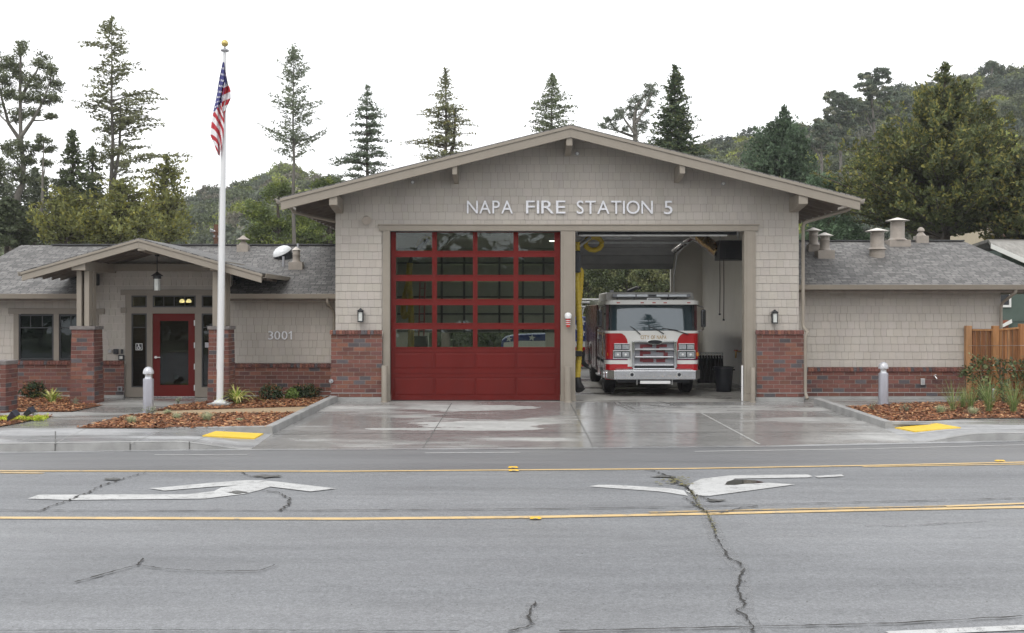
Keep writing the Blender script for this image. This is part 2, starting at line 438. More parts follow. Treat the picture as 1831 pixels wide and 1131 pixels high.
# cracks
def smooth_px(p):
    for _ in range(2):
        p = [p[0]] + [((p[i-1][0]+2*p[i][0]+p[i+1][0])/4, (p[i-1][1]+2*p[i][1]+p[i+1][1])/4) for i in range(1, len(p)-1)] + [p[-1]]
    return p
def crack(pts, w, sc=1, ox=0, oy=0, halo=0, jag=.02, step=.05):
    q = dense(curve([(a/sc+ox, b/sc+oy) for a, b in pts], 0), step)
    if halo:
        mb = MB(); ribbon(mb, dense(curve([(a/sc+ox, b/sc+oy) for a, b in smooth_px(pts)], 0), .2), halo, ZR+.005, jag=.012, wv=.22); mb.build("crack_edge", HALO, kind="structure")
    mb = MB(); ribbon(mb, q, w, ZR+.0175, jag=jag, wv=.75); mb.build("crack", CRACKM, kind="structure"); return q
q = crack([(95,470),(100,482),(130,540),(180,590),(200,640),(210,690),(250,745),(265,785),(320,810),(340,835),(325,880),(315,920),(325,960),(345,1010),(305,1030),(345,1055),(380,1100),(385,1135)], .017, 2.624, 1200, 700, halo=.2, jag=.016, step=.05)
crack([(-120,370),(-75,375),(-40,392),(0,400),(20,425),(60,440),(95,470)], .03, 2.624, 1200, 700, jag=.03)
crack([(0,420),(30,440),(70,445),(100,482),(170,505),(215,520)], .025, 2.624, 1200, 700, jag=.03)
crack([(60,500),(130,545),(180,575),(250,572),(320,550),(410,540)], .02, 2.624, 1200, 700, jag=.02)
crack([(935,990),(915,1030),(905,1060),(930,1100),(820,1131)], .016, 2.624, 600, 700, halo=.14, jag=.014)
crack([(135,1043),(190,1027),(245,1012),(256,1000)], .02, jag=.01); crack([(245,1012),(300,1020),(380,1024),(465,1022),(492,1012)], .014, jag=.01)
crack([(70,914),(150,885),(185,868),(235,852),(262,846)], .022, jag=.03)
crack([(470,878),(500,882),(518,893),(516,905),(500,914)], .024, jag=.03)
crack([(430,845),(445,852),(475,856),(500,852)], .02)
crack([(-200,915),(0,914),(500,914.5),(960,911.5),(1200,908),(1500,900),(1831,892),(2300,880)], .022, jag=.012, step=.12)
crack([(-100,1131),(300,1129),(820,1131)], .01, jag=.005); crack([(1000,1131),(1300,1124),(1600,1117),(1831,1104)], .02, jag=.01, step=.1)
for c0, rx in (((480,852.5),30),((200,858),22),((425,881.5),20),((1190,853),28),((1280,896),20)):
    mb = MB()
    w = [gp(c0[0]+rx*math.cos(t)*random.uniform(.5,1.1), c0[1]+2.6*math.sin(t)*random.uniform(.4,1.2)) for t in [2*math.pi*k/14 for k in range(14)]]
    mb.quad(*[(p.x,p.y,ZR+.0165) for p in w]); mb.build("road_patch", mat("damp broken asphalt", (.09,.09,.085), .6, .4, 20), kind="structure")
mb = MB()
for i in range(0, 150):
    p = random.choice(q[:int(len(q)*.45)]) + Vector((random.gauss(0,.02), random.gauss(0,.03), 0)); s = random.uniform(.006,.02)
    a = random.uniform(0, 6.28)
    mb.quad(*[(p.x+s*math.cos(a+t)*random.uniform(.6,1.2), p.y+s*math.sin(a+t), ZR+.02+random.uniform(0,.006)) for t in (0,1.6,3.1,4.7)])
for i in range(70):
    p = gp(random.gauss(1212,16), random.gauss(861,6)); s = random.uniform(.01,.04); a = random.uniform(0,6.28)
    mb.quad(*[(p.x+s*math.cos(a+t), p.y+s*math.sin(a+t), ZR+.02+random.uniform(0,.006)) for t in (0,1.6,3.1,4.7)])
mb.build("moss", MOSS, kind="stuff")
# light worn streaks
for pts, w in (([(1545,940),(1640,938),(1765,932)], .05), ([(1580,941),(1650,939),(1700,935)], .09)):
    mb = MB(); ribbon(mb, dense(curve(pts,0),.3), w, ZR+.006, wv=.5); mb.build("road_scuff", HALO, kind="structure")
# fallen leaves / grit specks
mb = MB()
for i in range(500):
    p = gp(random.uniform(-50,1880), random.uniform(815,1130)**1.0); s = random.uniform(.004,.011); a = random.uniform(0,6.28)
    mb.quad(*[(p.x+s*math.cos(a+t), p.y+s*.7*math.sin(a+t), ZR+.012+random.uniform(0,.004)) for t in (0,1.6,3.1,4.7)])
mb.build("road_grit", mat("dark grit", (.05,.045,.04), .9, .4, 30), kind="stuff")

# pavements + driveway as gridded sheets following the ramps
def grid_sheet(name, x0f, x1f, y0f, y1f, zf, m, nx, ny, dz=0, kind="structure"):
    vs = []; fs = []
    for j in range(ny+1):
        for i in range(nx+1):
            u = i/nx; v = j/ny
            if callable(x0f):
                yy = y0f + (y1f-y0f)*v; x = x0f(yy) + (x1f(yy)-x0f(yy))*u; y = yy
            else:
                x = x0f + (x1f-x0f)*u; a = y0f(x) if callable(y0f) else y0f; y = a + (y1f-a)*v
            vs.append((x, y, zf(x, y)+dz))
    for j in range(ny):
        for i in range(nx):
            a = j*(nx+1)+i; fs.append((a,a+1,a+nx+2,a+nx+1))
    return MB().add(vs, fs).build(name, m, kind=kind, smooth=True)
YM = CURBL_N.y; YMR = CURBR_N.y
ymid = (YM+YMR)/2
grid_sheet("pavement", -26, CURBL_N.x+.0, yg, YM+.02, hS, CON_SIDE, 90, 6)
grid_sheet("pavement", CURBR_N.x, 27, yg, YMR+.02, hS, CON_SIDE, 90, 6)
def xl(y): t = (y-CURBL_N.y)/(CURBL_F.y-CURBL_N.y); return CURBL_N.x + (CURBL_F.x-CURBL_N.x)*t
def xr(y): t = (y-CURBR_N.y)/(CURBR_F.y-CURBR_N.y); return CURBR_N.x + (CURBR_F.x-CURBR_N.x)*t
grid_sheet("driveway", CURBL_N.x, CURBR_N.x, yg, YM, hD, CON_DRIVE, 40, 4)
grid_sheet("driveway", lambda y: xl(y), lambda y: xr(y), YM, 27.75, hD, CON_DRIVE, 10, 8)
MB().quad((-4.4,27.75,0),(7.15,27.75,0),(7.15,43,0),(-4.4,43,0)).build("bay_floor", CON_FLOOR, kind="structure")
# yard base left and right (concrete flatwork)
def hY(x, y): return hS(x, y)
grid_sheet("walkway", lambda y: -26, lambda y: xl(y)-.02, YM+.02, 29.6, hL, CON_PATH, 30, 10)
grid_sheet("walkway", lambda y: xr(y)+.02, lambda y: 27, YMR+.02, 29.6, hL, CON_PATH, 30, 10)
# back yard slab
MB().quad((-40,43,-.01),(40,43,-.01),(40,60,-.01),(-40,60,-.01)).build("rear_yard", CON_FLOOR, kind="structure")
MB().quad((-60,29.6,-.02),(-4.4,29.6,-.02),(-4.4,43,-.02),(-60,43,-.02)).build("side_yard", GRASSG, kind="structure")
MB().quad((7.15,29.6,-.02),(60,29.6,-.02),(60,43,-.02),(7.15,43,-.02)).build("side_yard", GRASSG, kind="structure")
# joints
JOINT = mat("tooled joint", (.10,.10,.095), .8, .2, 10)
def joint(a, b, zf, w=.018, m=JOINT, sc=1, ox=0, oy=0):
    p = gp(a[0]/sc+ox, a[1]/sc+oy, zf); q_ = gp(b[0]/sc+ox, b[1]/sc+oy, zf); n = 14; mb = MB(); L = []
    d = (q_-p); d.z = 0; d.normalize(); nr = Vector((-d.y, d.x, 0))*w/2
    for i in range(n+1):
        c = p + (q_-p)*i/n; z = zf(c.x, c.y)+.004; L.append(((c.x-nr.x, c.y-nr.y, z), (c.x+nr.x, c.y+nr.y, z)))
    for (a1, b1), (c1, d1) in zip(L, L[1:]): mb.quad(a1, c1, d1, b1)
    return mb.build("pavement_joint", m, kind="structure")
JL = mat("lighter dry joint", (.31,.31,.30), .7, .15, 6)
joint((807.7,720.5),(756,801), hD); joint((1021,723),(1061,799), hD); joint((1244,733),(1358,794), hD, .05, JL)
joint((490,776),(1575,772), hD, .025); joint((590,742.5),(1520,742), hD, .014, JL)
joint((600,784),(1600,779), hD, .01, JL)
joint((99,771),(99,0+792), hS, .02); 
for py, x0, x1 in ((729,178,0),(735,150,300),(742,110,232),(750,80,205),(757,45,180)):
    joint((min(x0,x1) if x0<x1 else 10, py), (max(x0,x1), py), hL, .03, JL)
joint((-200,765),(480,765.5), hS, .035, JL); joint((-200,781),(330,778), hS, .02, JL)
for a, b in (((155,765),(98,793)),((300,765),(233,793)),((410,767),(340,790)),((0,770),(-60,795))): joint(a, b, hS, .02, JL)
joint((1500,776),(1831,768), hS, .02, JL)
TYM = mat("faint tyre grime", (.15,.147,.14), .35, .3, 6)
for pts, w in (([(1093,716),(1108,724),(1128,733)],.10),([(1101,716),(1120,725),(1143,735)],.07),([(1150,722),(1190,727),(1240,730)],.12),([(1110,735),(1165,738),(1215,739)],.08),([(1170,716),(1200,722),(1222,729)],.08)):
    w_ = [gp(a, b_, hD) for a, b_ in pts]; mb = MB(); L = []
    q_ = dense(w_, .15)
    for i, p in enumerate(q_):
        d = (q_[min(i+1,len(q_)-1)]-q_[max(i-1,0)]); d.z = 0; d.normalize(); nr = Vector((-d.y,d.x,0))*w/2*random.uniform(.4,1.1)*math.sin(math.pi*(i+.4)/len(q_)); a = p-nr; b_ = p+nr
        L.append(((a.x,a.y,hD(a.x,a.y)+.005),(b_.x,b_.y,hD(b_.x,b_.y)+.005)))
    for (a1,b1),(c1,d1) in zip(L, L[1:]): mb.quad(a1,c1,d1,b1)
    mb.build("tyre_mark", TYM, kind="structure")
# kerb along the road
def kerb(x0, x1, n):
    mb = MB(); L = []
    for i in range(n+1):
        x = x0+(x1-x0)*i/n; g = yg(x); zt = hS(x, g)+.004; h = max(zt, ZR+.012)
        L.append([(x,g-.012,ZR-.05),(x,g-.002,h-.015),(x,g+.02,h),(x,g+.15,h+.001)])
    for A, B in zip(L, L[1:]):
        for k in range(3): mb.quad(A[k], B[k], B[k+1], A[k+1])
    return mb.build("kerb", CURBM, kind="structure", smooth=True)
kerb(-26, CURBL_N.x, 90); kerb(CURBR_N.x, 27, 90)
mb = MB()
for px in (99,233,339): 
    p = gp(px, interp(px, GUT)); mb.box(p.x-.008,p.x+.008,p.y-.018,p.y-.005,ZR,ZR+.15)
mb.build("kerb_joint", JOINT, kind="structure")
# concrete gutter strip in front of kerb/driveway
mb = MB()
for a, b_ in zip(xs, xs[1:]):
    if a < -24 or b_ > 24: continue
    mb.quad((a,yg(a)-.22,ZR+.008),(b_,yg(b_)-.22,ZR+.008),(b_,yg(b_)-.004,ZR+.009),(a,yg(a)-.004,ZR+.009))
mb.build("gutter_strip", CON_SIDE, kind="structure")
# planter kerbs beside the driveway
def hC(x, y): return hD(x, y)+.15
def kerb_run(pts, w, hf, zb):
    mb = MB(); L = []
    P_ = dense([Vector((a, b, 0)) for a, b in pts], .6)
    for i, p in enumerate(P_):
        d = (P_[min(i+1,len(P_)-1)]-P_[max(i-1,0)]).normalized(); nr = Vector((-d.y,d.x,0))*w
        q2 = p+nr; zt = hf(p.x, p.y)
        L.append([(p.x,p.y,zb),(p.x,p.y,zt-.012),(p.x+nr.x*.08,p.y+nr.y*.08,zt),(p.x+nr.x*.92,p.y+nr.y*.92,zt),(q2.x,q2.y,zt-.012),(q2.x,q2.y,zb)])
    for A, B in zip(L, L[1:]):
        for k in range(5): mb.quad(A[k], B[k], B[k+1], A[k+1])
    mb.quad(*L[0]); mb.quad(*L[-1]); return mb
kl = gp(150, 765.5, hL)
def hCl(x, y):
    t = sm((x - gp(300,764,hL).x)/(CURBL_N.x-gp(300,764,hL).x)); return (hL(x,y)+.02)*(1-t) + (hD(CURBL_N.x,CURBL_N.y)+.15)*t
kerb_run([(CURBL_N.x,CURBL_N.y),(CURBL_F.x,CURBL_F.y)], .17, hC, -.35).build("kerb", CURBM, kind="structure", smooth=True)
kerb_run([(gp(300,764,hL).x,CURBL_N.y+.003),(CURBL_N.x-.004,CURBL_N.y+.003)], .15, hCl, -.35).build("kerb", CURBM, kind="structure", smooth=True)
def hCr(x, y):
    xx = gp(1720,752,hL).x; t = sm((xx-x)/(xx-CURBR_N.x)); return (hL(x,y)+.02)*(1-t) + (hD(CURBR_N.x,CURBR_N.y)+.15)*t
kerb_run([(CURBR_F.x,CURBR_F.y),(CURBR_N.x,CURBR_N.y)], .17, hC, -.35).build("kerb", CURBM, kind="structure", smooth=True)
kerb_run([(CURBR_N.x+.004,CURBR_N.y+.003),(gp(1720,752,hL).x,CURBR_N.y+.35)], .15, hCr, -.35).build("kerb", CURBM, kind="structure", smooth=True)

# mulch beds
MULCH = mat("bark mulch bed", (.17,.068,.03), .95, .5, 22, bmp=.8, bs=25)
CHIP = mat("bark chips", (1,1,1), .85, .2, 30, attr=True)
def in_poly(x, y, poly):
    c = False; j = len(poly)-1
    for i in range(len(poly)):
        xi, yi = poly[i]; xj, yj = poly[j]
        if (yi > y) != (yj > y) and x < (xj-xi)*(y-yi)/(yj-yi)+xi: c = not c
        j = i
    return c
CHV = []; CHC = []
def bed(pts, zf=hL, dz=.018, m=MULCH, chips=90, name="mulch_bed"):
    w = [gp(a, b, zf) for a, b in pts]; poly = [(p.x, p.y) for p in w]
    mb = MB(); mb.quad(*[(x, y, 0) for x, y in poly])
    me = bpy.data.meshes.new(name); me.from_pydata(mb.v, [], mb.f)
    bm = bmesh.new(); bm.from_mesh(me)
    ymin = min(p[1] for p in poly); ymax = max(p[1] for p in poly)
    yy = ymin+.3
    while yy < ymax:
        bmesh.ops.bisect_plane(bm, geom=bm.verts[:]+bm.edges[:]+bm.faces[:], plane_co=(0,yy,0), plane_no=(0,1,0)); yy += .5
    for v in bm.verts: v.co.z = zf(v.co.x, v.co.y)+dz
    bmesh.ops.recalc_face_normals(bm, faces=bm.faces); bm.to_mesh(me); bm.free(); me.materials.append(m)
    o = bpy.data.objects.new(name, me); SC.collection.objects.link(o); setp(o, kind="structure")
    if chips:
        xmin = min(p[0] for p in poly); xmax = max(p[0] for p in poly); xmin = max(xmin, -13.5); xmax = min(xmax, 14.5)
        n = int((xmax-xmin)*(ymax-ymin)*chips)
        for i in range(n):
            x = random.uniform(xmin, xmax); y = random.uniform(ymin, ymax)
            if not in_poly(x, y, poly): continue
            L = random.uniform(.02,.055); wd = random.uniform(.006,.02); a = random.uniform(0,6.28); tl = random.uniform(-.5,.5)
            dx, dy = math.cos(a), math.sin(a); z = zf(x,y)+dz+random.uniform(.004,.03)
            for s, t in ((-1,-1),(1,-1),(1,1),(-1,1)):
                CHV.append((x+dx*L*s-dy*wd*t, y+dy*L*s+dx*wd*t, z+s*L*tl*.6+t*wd*random.uniform(-.4,.8)))
            k = random.random()
            c = (.34,.145,.062) if k < .42 else ((.19,.075,.035) if k < .72 else ((.50,.29,.145) if k < .90 else (.06,.035,.022)))
            f = random.uniform(.75,1.2); CHC.extend([(c[0]*f, c[1]*f, c[2]*f)]*4)
bed([(-60,700),(12,700),(150,700),(198,705),(183,712),(146,722),(184,725),(128,736.5),(12,737),(-60,738)], chips=330)
bed([(-60,743),(14,744),(97,744.3),(0,763.5),(-60,764)], chips=330)
bed([(137,766),(233,742.3),(300,741),(536,738),(485,766)], chips=360)
bed([(274,735.5),(318,724),(372,719),(420,705),(598,700),(592,711.5),(556,727),(406,731.5)], chips=330)
GRAN = mat("decomposed granite path", (.36,.27,.17), .9, .12, 40, bmp=.2)
bed([(248,741.6),(274,735.9),(406,731.8),(556,727.3),(539,737.6),(300,740.6)], m=GRAN, chips=0, dz=.012, name="gravel_path")
bed([(1500,729),(1640,720.5),(1960,718),(1990,747),(1726,748.5),(1583,757.5)], chips=330)
cv = np.array(CHV); nf = len(cv)//4
np_mesh("bark_chips", cv, np.arange(nf*4).reshape(nf,4), CHIP, np.array(CHC), kind="stuff")
# yellow tactile mats
YT = mat("yellow tactile surface", (.72,.49,.045), .5, .07, 6)
for lab, pts in (("bright yellow tactile paving mat on the pavement ramp left of the driveway", [(362,780),(386,772.2),(471,776.3),(455,785)]),
            ("bright yellow tactile paving mat on the pavement ramp right of the driveway", [(1600,765.5),(1676,758),(1718,765.5),(1636,772.5)])):
    w = [gp(a, b, hS) for a, b in pts]; c = sum(w, Vector())/4
    mb = MB(); TZ = .022; mb.hexa([(p.x,p.y,hS(p.x,p.y)-.01) for p in w], [(p.x,p.y,hS(p.x,p.y)+TZ) for p in w])
    A, B, C_, D = w
    for i in range(1, 22):
        for j in range(1, 11):
            u = i/22; v = j/11; p = (A*(1-u)+D*u)*(1-v) + (B*(1-u)+C_*u)*v
            zz_ = [q2.z for q2 in w]; z = (hS(A.x,A.y)*(1-u)+hS(D.x,D.y)*u)*(1-v) + (hS(B.x,B.y)*(1-u)+hS(C_.x,C_.y)*u)*v + TZ - .001
            mb.add([(p.x-.014,p.y-.014,z),(p.x+.014,p.y-.014,z),(p.x+.014,p.y+.014,z),(p.x-.014,p.y+.014,z),(p.x,p.y,z+.009)], [(0,1,4),(1,2,4),(2,3,4),(3,0,4)])
    mb.build("tactile_mat", YT, label=lab, cat="tactile paving", org=(c.x, c.y, hS(c.x,c.y)))
# ================================================================ FIRE STATION
D0 = 28.0; DL = 29.4; DR = 29.0
ST = thing("fire_station", "beige shingled fire station with brick base, red bay door, gabled porch and low side wings", "building", (1.4, 28, 0))
def rect_sub(r, h):
    x0,x1,z0,z1 = r; a0,a1,b0,b1 = h
    if a1 <= x0 or a0 >= x1 or b1 <= z0 or b0 >= z1: return [r]
    o = []
    if a0 > x0: o.append((x0, a0, z0, z1))
    if a1 < x1: o.append((a1, x1, z0, z1))
    m0, m1 = max(x0, a0), min(x1, a1)
    if b0 > z0: o.append((m0, m1, z0, b0))
    if b1 < z1: o.append((m0, m1, b1, z1))
    return o
def rects(r, holes):
    L = [r]
    for h in holes: L = [q for p in L for q in rect_sub(p, h)]
    return [p for p in L if p[1]-p[0] > .004 and p[3]-p[2] > .004]
def siding(x0, x1, z0, z1, Y, holes=(), topf=None, row=.1985, wm=(.15,.235), zstart=None):
    mb = MB(); z = zstart if zstart is not None else z0; k = 0
    for r in rects((x0,x1,z0,z1), holes): 
        if topf is None: mb.box(r[0], r[1], Y, Y+.02, r[2], r[3], col=(.42,.41,.40))  # backing darkened to paint shadow lines between the shingles
    if topf: pass
    rng = random.Random(int(abs(x0*1000)+Y*77))
    while z < z1:
        x = x0 - rng.uniform(0, .15)
        while x < x1:
            w = rng.choice([rng.uniform(*wm), rng.uniform(wm[0]*.62, wm[0])]) if rng.random() < .35 else rng.uniform(*wm)
            a, b = max(x+.0026, x0), min(x+w-.0026, x1)
            x += w
            if b - a < .01: continue
            zt = min(z+row, z1)
            if topf:
                zt = min(zt, max(topf(a), topf(b)))
                if zt <= z+.005: continue
            f = rng.uniform(.955, 1.035); c = (f, f*rng.uniform(.99,1.01), f*rng.uniform(.985,1.015))
            dz = 0.0
            for (a1,b1,c0,c1) in rects((a,b,z+dz+.003,zt), holes):
                def yy(q): return Y - .004 - .012*(1-(q-z)/row)
                if topf and c1 > min(topf(a1), topf(b1)):
                    ca, cb = max(c0+.001, min(c1, topf(a1))), max(c0+.001, min(c1, topf(b1)))
                    mb.add([(a1,yy(c0),c0),(b1,yy(c0),c0),(b1,yy(c1),cb),(a1,yy(c1),ca),(a1,Y,c0),(b1,Y,c0),(b1,Y,cb),(a1,Y,ca)], [(0,1,2,3),(0,4,5,1),(1,5,6,2),(0,3,7,4)], col=c); continue
                # front, underside, sides
                mb.add([(a1,yy(c0),c0),(b1,yy(c0),c0),(b1,yy(c1),c1),(a1,yy(c1),c1),(a1,Y,c0),(b1,Y,c0),(b1,Y,c1),(a1,Y,c1)],
                       [(0,1,2,3),(0,4,5,1),(1,5,6,2),(0,3,7,4)], col=c)
        z += row; k += 1
    return mb
def bcol(rng):
    k = rng.random()
    if k < .62: c = (.150,.060,.047)
    elif k < .76: c = (.185,.078,.052)
    elif k < .90: c = (.115,.050,.045)
    else: c = (.082,.072,.078)
    f = rng.uniform(.74, 1.24); return (c[0]*f, c[1]*f, c[2]*f)
def bricks(face, u0, u1, z0, z1, holes=(), row=.1045, ln=.282, g=.0135, seed=1, start=0):
    """face(u, z, depth)->xyz ; bricks proud of the mortar"""
    mb = MB(); rng = random.Random(seed); n = int(round((z1-z0)/row)); row = (z1-z0)/max(1,n)
    for k in range(n):
        za, zb = z0+k*row+g/2, z0+(k+1)*row-g/2
        u = u0 - (ln/2 if k % 2 else 0) - start
        while u < u1:
            a, b = max(u+g/2, u0), min(u+ln-g/2, u1); u += ln
            if b-a < .02: continue
            c = bcol(rng)
            for (a1,b1,c0,c1) in rects((a,b,za,zb), holes):
                j = rng.uniform(0,.003)
                mb.add([face(a1,c0,-.008-j),face(b1,c0,-.008-j),face(b1,c1,-.008-j),face(a1,c1,-.008-j),face(a1,c0,.004),face(b1,c0,.004),face(b1,c1,.004),face(a1,c1,.004)],
                       [(0,1,2,3),(0,4,5,1),(1,5,6,2),(2,6,7,3),(3,7,4,0)], col=c)
    return mb
def yface(Y): return lambda u, z, d: (u, Y+d, z)
def rowlock(mb, u0, u1, Y, z0, z1, depth, seed=3, side=False):
    rng = random.Random(seed); u = u0; w = .078
    while u < u1-.01:
        b = min(u+w, u1); c = bcol(rng); dd = rng.uniform(0,.004)
        p = [(u+.004,Y-depth-dd,z0),(b-.004,Y-depth-dd,z0),(b-.004,Y+.02,z0),(u+.004,Y+.02,z0),(u+.004,Y-depth-dd+.006,z1-.022),(b-.004,Y-depth-dd+.006,z1-.022),(b-.004,Y+.02,z1),(u+.004,Y+.02,z1)]
        mb.hexa(p[:4], p[4:], col=c); u = b

# ---------- main hall
XA, XB = X(600,D0), X(1428,D0)
APX = X(1020,27.0); APZ = Z(222,27.0); SL = .2515
def roofz(x): return APZ - SL*abs(x-APX)
def walltop(x): return roofz(x) - .095
BAY1 = (X(697,D0), X(1003,D0)); BAY2 = (X(1028,D0), X(1331,D0)); BZ = Z(412.5,D0)
holes_main = [(BAY1[0]-.02, BAY1[1]+.02, -1, BZ+.02), (BAY2[0]-.02, BAY2[1]+.02, -1, BZ+.02)]
zled = Z(590,D0)
s = siding(XA, XB, zled-.02, 6.6, D0, [(X(683,D0), X(1345,D0), -1, Z(405,D0))], topf=walltop, zstart=zled-.02)
s.build("siding", SIDING, ST)
# structural wall: piers, header, gable, sides, back
mb = MB()
def fwall(mb, Y, y1):
    for a, b in ((XA, BAY1[0]), (BAY1[1], BAY2[0]), (BAY2[1], XB)): mb.box(a+.002, b, Y, y1, 0, BZ)
    n = [ (XA+.002,BZ), (XB-.002,BZ), (XB-.002,walltop(XB)), (APX,walltop(APX)), (XA+.002,walltop(XA)) ]
    mb.prism_y(n, Y, y1)
fwall(mb, D0+.003, D0+.22)
mb.box(XA, XA+.22, D0+.225, 41, 0, walltop(XA)); mb.box(XB-.22, XB, D0+.225, 41, 0, walltop(XB))
mb.build("wall", CREAM, ST)
mb = MB(); mb.prism_y([(XA+.004,BZ+.03),(XB-.004,BZ+.03),(XB-.004,walltop(XB)-.01),(APX,walltop(APX)-.01),(XA+.004,walltop(XA)-.01)], D0-.0035, D0+.001)
for a_, b_ in ((XA+.004, X(684,D0)), (X(1346,D0), XB-.004)): mb.box(a_, b_, D0-.0035, D0+.001, zled-.01, BZ+.028)
mb.build("shingle_shadow_backing", mat("shingle shadow backing",(.21,.19,.17),.9,.1,5), ST)  # dark sheet that paints in deeper shadow lines between shingles
mb = MB(); fwall(mb, 41, 41.2)
mb.build("rear_wall", CREAM, ST)
# inner partition glimpsed at the rear right + ceiling
mb = MB(); mb.box(XA+.22, XB-.22, D0+.22, 41, 5.05, 5.12)
mb.build("ceiling", mat("bay ceiling", (.5,.5,.48), .8, .1, 3), ST)
# roof deck + shingles
ROOFM_parts = {}
def roof_mat(name, axis):
    m, n, b = nodes_of(name)
    tc = N(n, "ShaderNodeTexCoord"); mp = N(n, "ShaderNodeMapping")
    if axis == 'y': mp.inputs[2].default_value = (0, 0, 0)
    else: mp.inputs[2].default_value = (0, 0, R(90))
    n.links.new(tc.outputs["Object"], mp.inputs[0])
    w = N(n, "ShaderNodeVectorMath"); w.operation = 'ADD'
    br = N(n, "ShaderNodeTexBrick"); br.offset = .37; br.offset_frequency = 2; br.squash = .7; br.squash_frequency = 3
    br.inputs["Scale"].default_value = 1; br.inputs["Brick Width"].default_value = .21; br.inputs["Row Height"].default_value = .14
    br.inputs["Mortar Size"].default_value = .012; br.inputs["Mortar Smooth"].default_value = .3; br.inputs["Bias"].default_value = 0
    br.inputs["Color1"].default_value = (.085,.082,.079,1); br.inputs["Color2"].default_value = (.19,.183,.175,1); br.inputs["Mortar"].default_value = (.04,.04,.04,1)
    nz = N(n, "ShaderNodeTexNoise"); nz.inputs["Scale"].default_value = 1.2; nz.inputs["Detail"].default_value = 3; n.links.new(mp.outputs[0], nz.inputs[0])
    sc = N(n, "ShaderNodeVectorMath"); sc.operation = 'SCALE'; sc.inputs[3].default_value = .16; n.links.new(nz.outputs[1], sc.inputs[0])
    n.links.new(mp.outputs[0], w.inputs[0]); n.links.new(sc.outputs[0], w.inputs[1]); n.links.new(w.outputs[0], br.inputs[0])
    fine = noise(n, mp.outputs[0], 60, 4); mid = noise(n, mp.outputs[0], 3.3, 4)
    c = mixc(n, 1.0, br.outputs[0], ramp(n, fine, [(.3,.75),(.7,1.25)]), 'MULTIPLY')
    c = mixc(n, 1.0, c, ramp(n, mid, [(.3,.85),(.7,1.15)]), 'MULTIPLY')
    n.links.new(c, b.inputs["Base Color"]); b.inputs["Roughness"].default_value = .72
    bump(n, b, br.outputs[1], -.5, .02); return m
ROOFY = roof_mat("composition shingles", 'y'); ROOFX = roof_mat("composition shingles gable", 'x')
def slab(mb, quad, t):   # sloped slab from top quad, thickness down
    q = [Vector(p) for p in quad]; mb.hexa([(p.x,p.y,p.z-t) for p in q], [tuple(p) for p in q])
XE0, XE1 = X(500.5,27), X(1539.5,27)
roof = MB()
slab(roof, [(XE0,26.99,roofz(XE0)),(APX,26.99,APZ),(APX,41.9,APZ),(XE0,41.9,roofz(XE0))], .035)
slab(roof, [(APX,26.99,APZ),(XE1,26.99,roofz(XE1)),(XE1,41.9,roofz(XE1)),(APX,41.9,APZ)], .035)
RF = roof.build("roof", ROOFX, ST)
mb = MB()
slab(mb, [(XE0+.03,27.06,roofz(XE0+.03)-.037),(APX,27.06,APZ-.037),(APX,41.8,APZ-.037),(XE0+.03,41.8,roofz(XE0+.03)-.037)], .05)
slab(mb, [(APX,27.06,APZ-.037),(XE1-.03,27.06,roofz(XE1-.03)-.037),(XE1-.03,41.8,roofz(XE1-.03)-.037),(APX,41.8,APZ-.037)], .05)
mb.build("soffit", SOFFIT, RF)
# rafters / lookouts
for i in range(24):
    y = 27.5+i*.61
    if 27.95 < y < 28.3: continue
    for (xa, xb) in ((XE0+.06, XA-.01), (XB+.01, XE1-.06)):
        za, zb = roofz(xa)-.088, roofz(xb)-.088
        mb = MB(); mb.hexa([(xa,y,za-.14),(xb,y,zb-.14),(xb,y+.05,zb-.14),(xa,y+.05,za-.14)], [(xa,y,za),(xb,y,zb),(xb,y+.05,zb),(xa,y+.05,za)]); mb.build("rafter", SOFFIT, RF)
# barge boards
for sgn, xe in ((-1, XE0), (1, XE1)):
    mb = MB()
    def bp(x, dz): return (x, roofz(x)+dz)
    a = [bp(xe,-.03), bp(APX,-.03), bp(APX,-.10), bp(xe,-.10)]; mb.prism_y(a, 26.965, 27.05)
    a = [bp(xe-sgn*.02,-.101), bp(APX,-.101), bp(APX,-.31), bp(xe-sgn*.02,-.31)]; mb.prism_y(a, 26.99, 27.05)
    mb.build("barge_board", TRIM, RF, bevel=.004)
# outrigger beams
for px, wd in ((596,.2),(813,.11),(1018,.15),(1220,.13),(1436,.22)):
    d = 27.06; x = X(px, d); zt = roofz(x)-.25; h = .30
    mb = MB()
    mb.prism_x([(d-.03,zt),(D0,zt),(D0,zt-h-.07),(d+.3,zt-h-.0),(d-.03,zt-h+.05)], x-wd/2, x+wd/2)
    mb.build("bracket", TRIM, RF, bevel=.006)
# gutters on main eaves
for xe, sg in ((XE0,-1),(XE1,1)):
    mb = MB(); zt = roofz(xe)-.02; p = [(xe+sg*.0,zt-.12),(xe+sg*.085,zt-.12),(xe+sg*.12,zt),(xe+sg*.11,zt+.003),(xe+sg*.078,zt-.108),(xe+sg*.0,zt-.108)]
    mb.prism_y(p, 27.03, 41.8); mb.build("gutter", TRIM, RF)
def pipe(pts, r, name, par, m=TRIM, n=12):
    o = []; pts = [Vector(p) for p in pts]      # rounded corners
    for i, p in enumerate(pts):
        if 0 < i < len(pts)-1:
            a = (pts[i-1]-p); b = (pts[i+1]-p); k = min(.11, a.length*.4, b.length*.4)
            a = p + a.normalized()*k; b = p + b.normalized()*k
            for t in (0,.25,.5,.75,1): o.append(a*(1-t)**2 + p*2*t*(1-t) + b*t*t)
        else: o.append(p)
    return MB().tube(o, r, n).build(name, m, par, smooth=True)
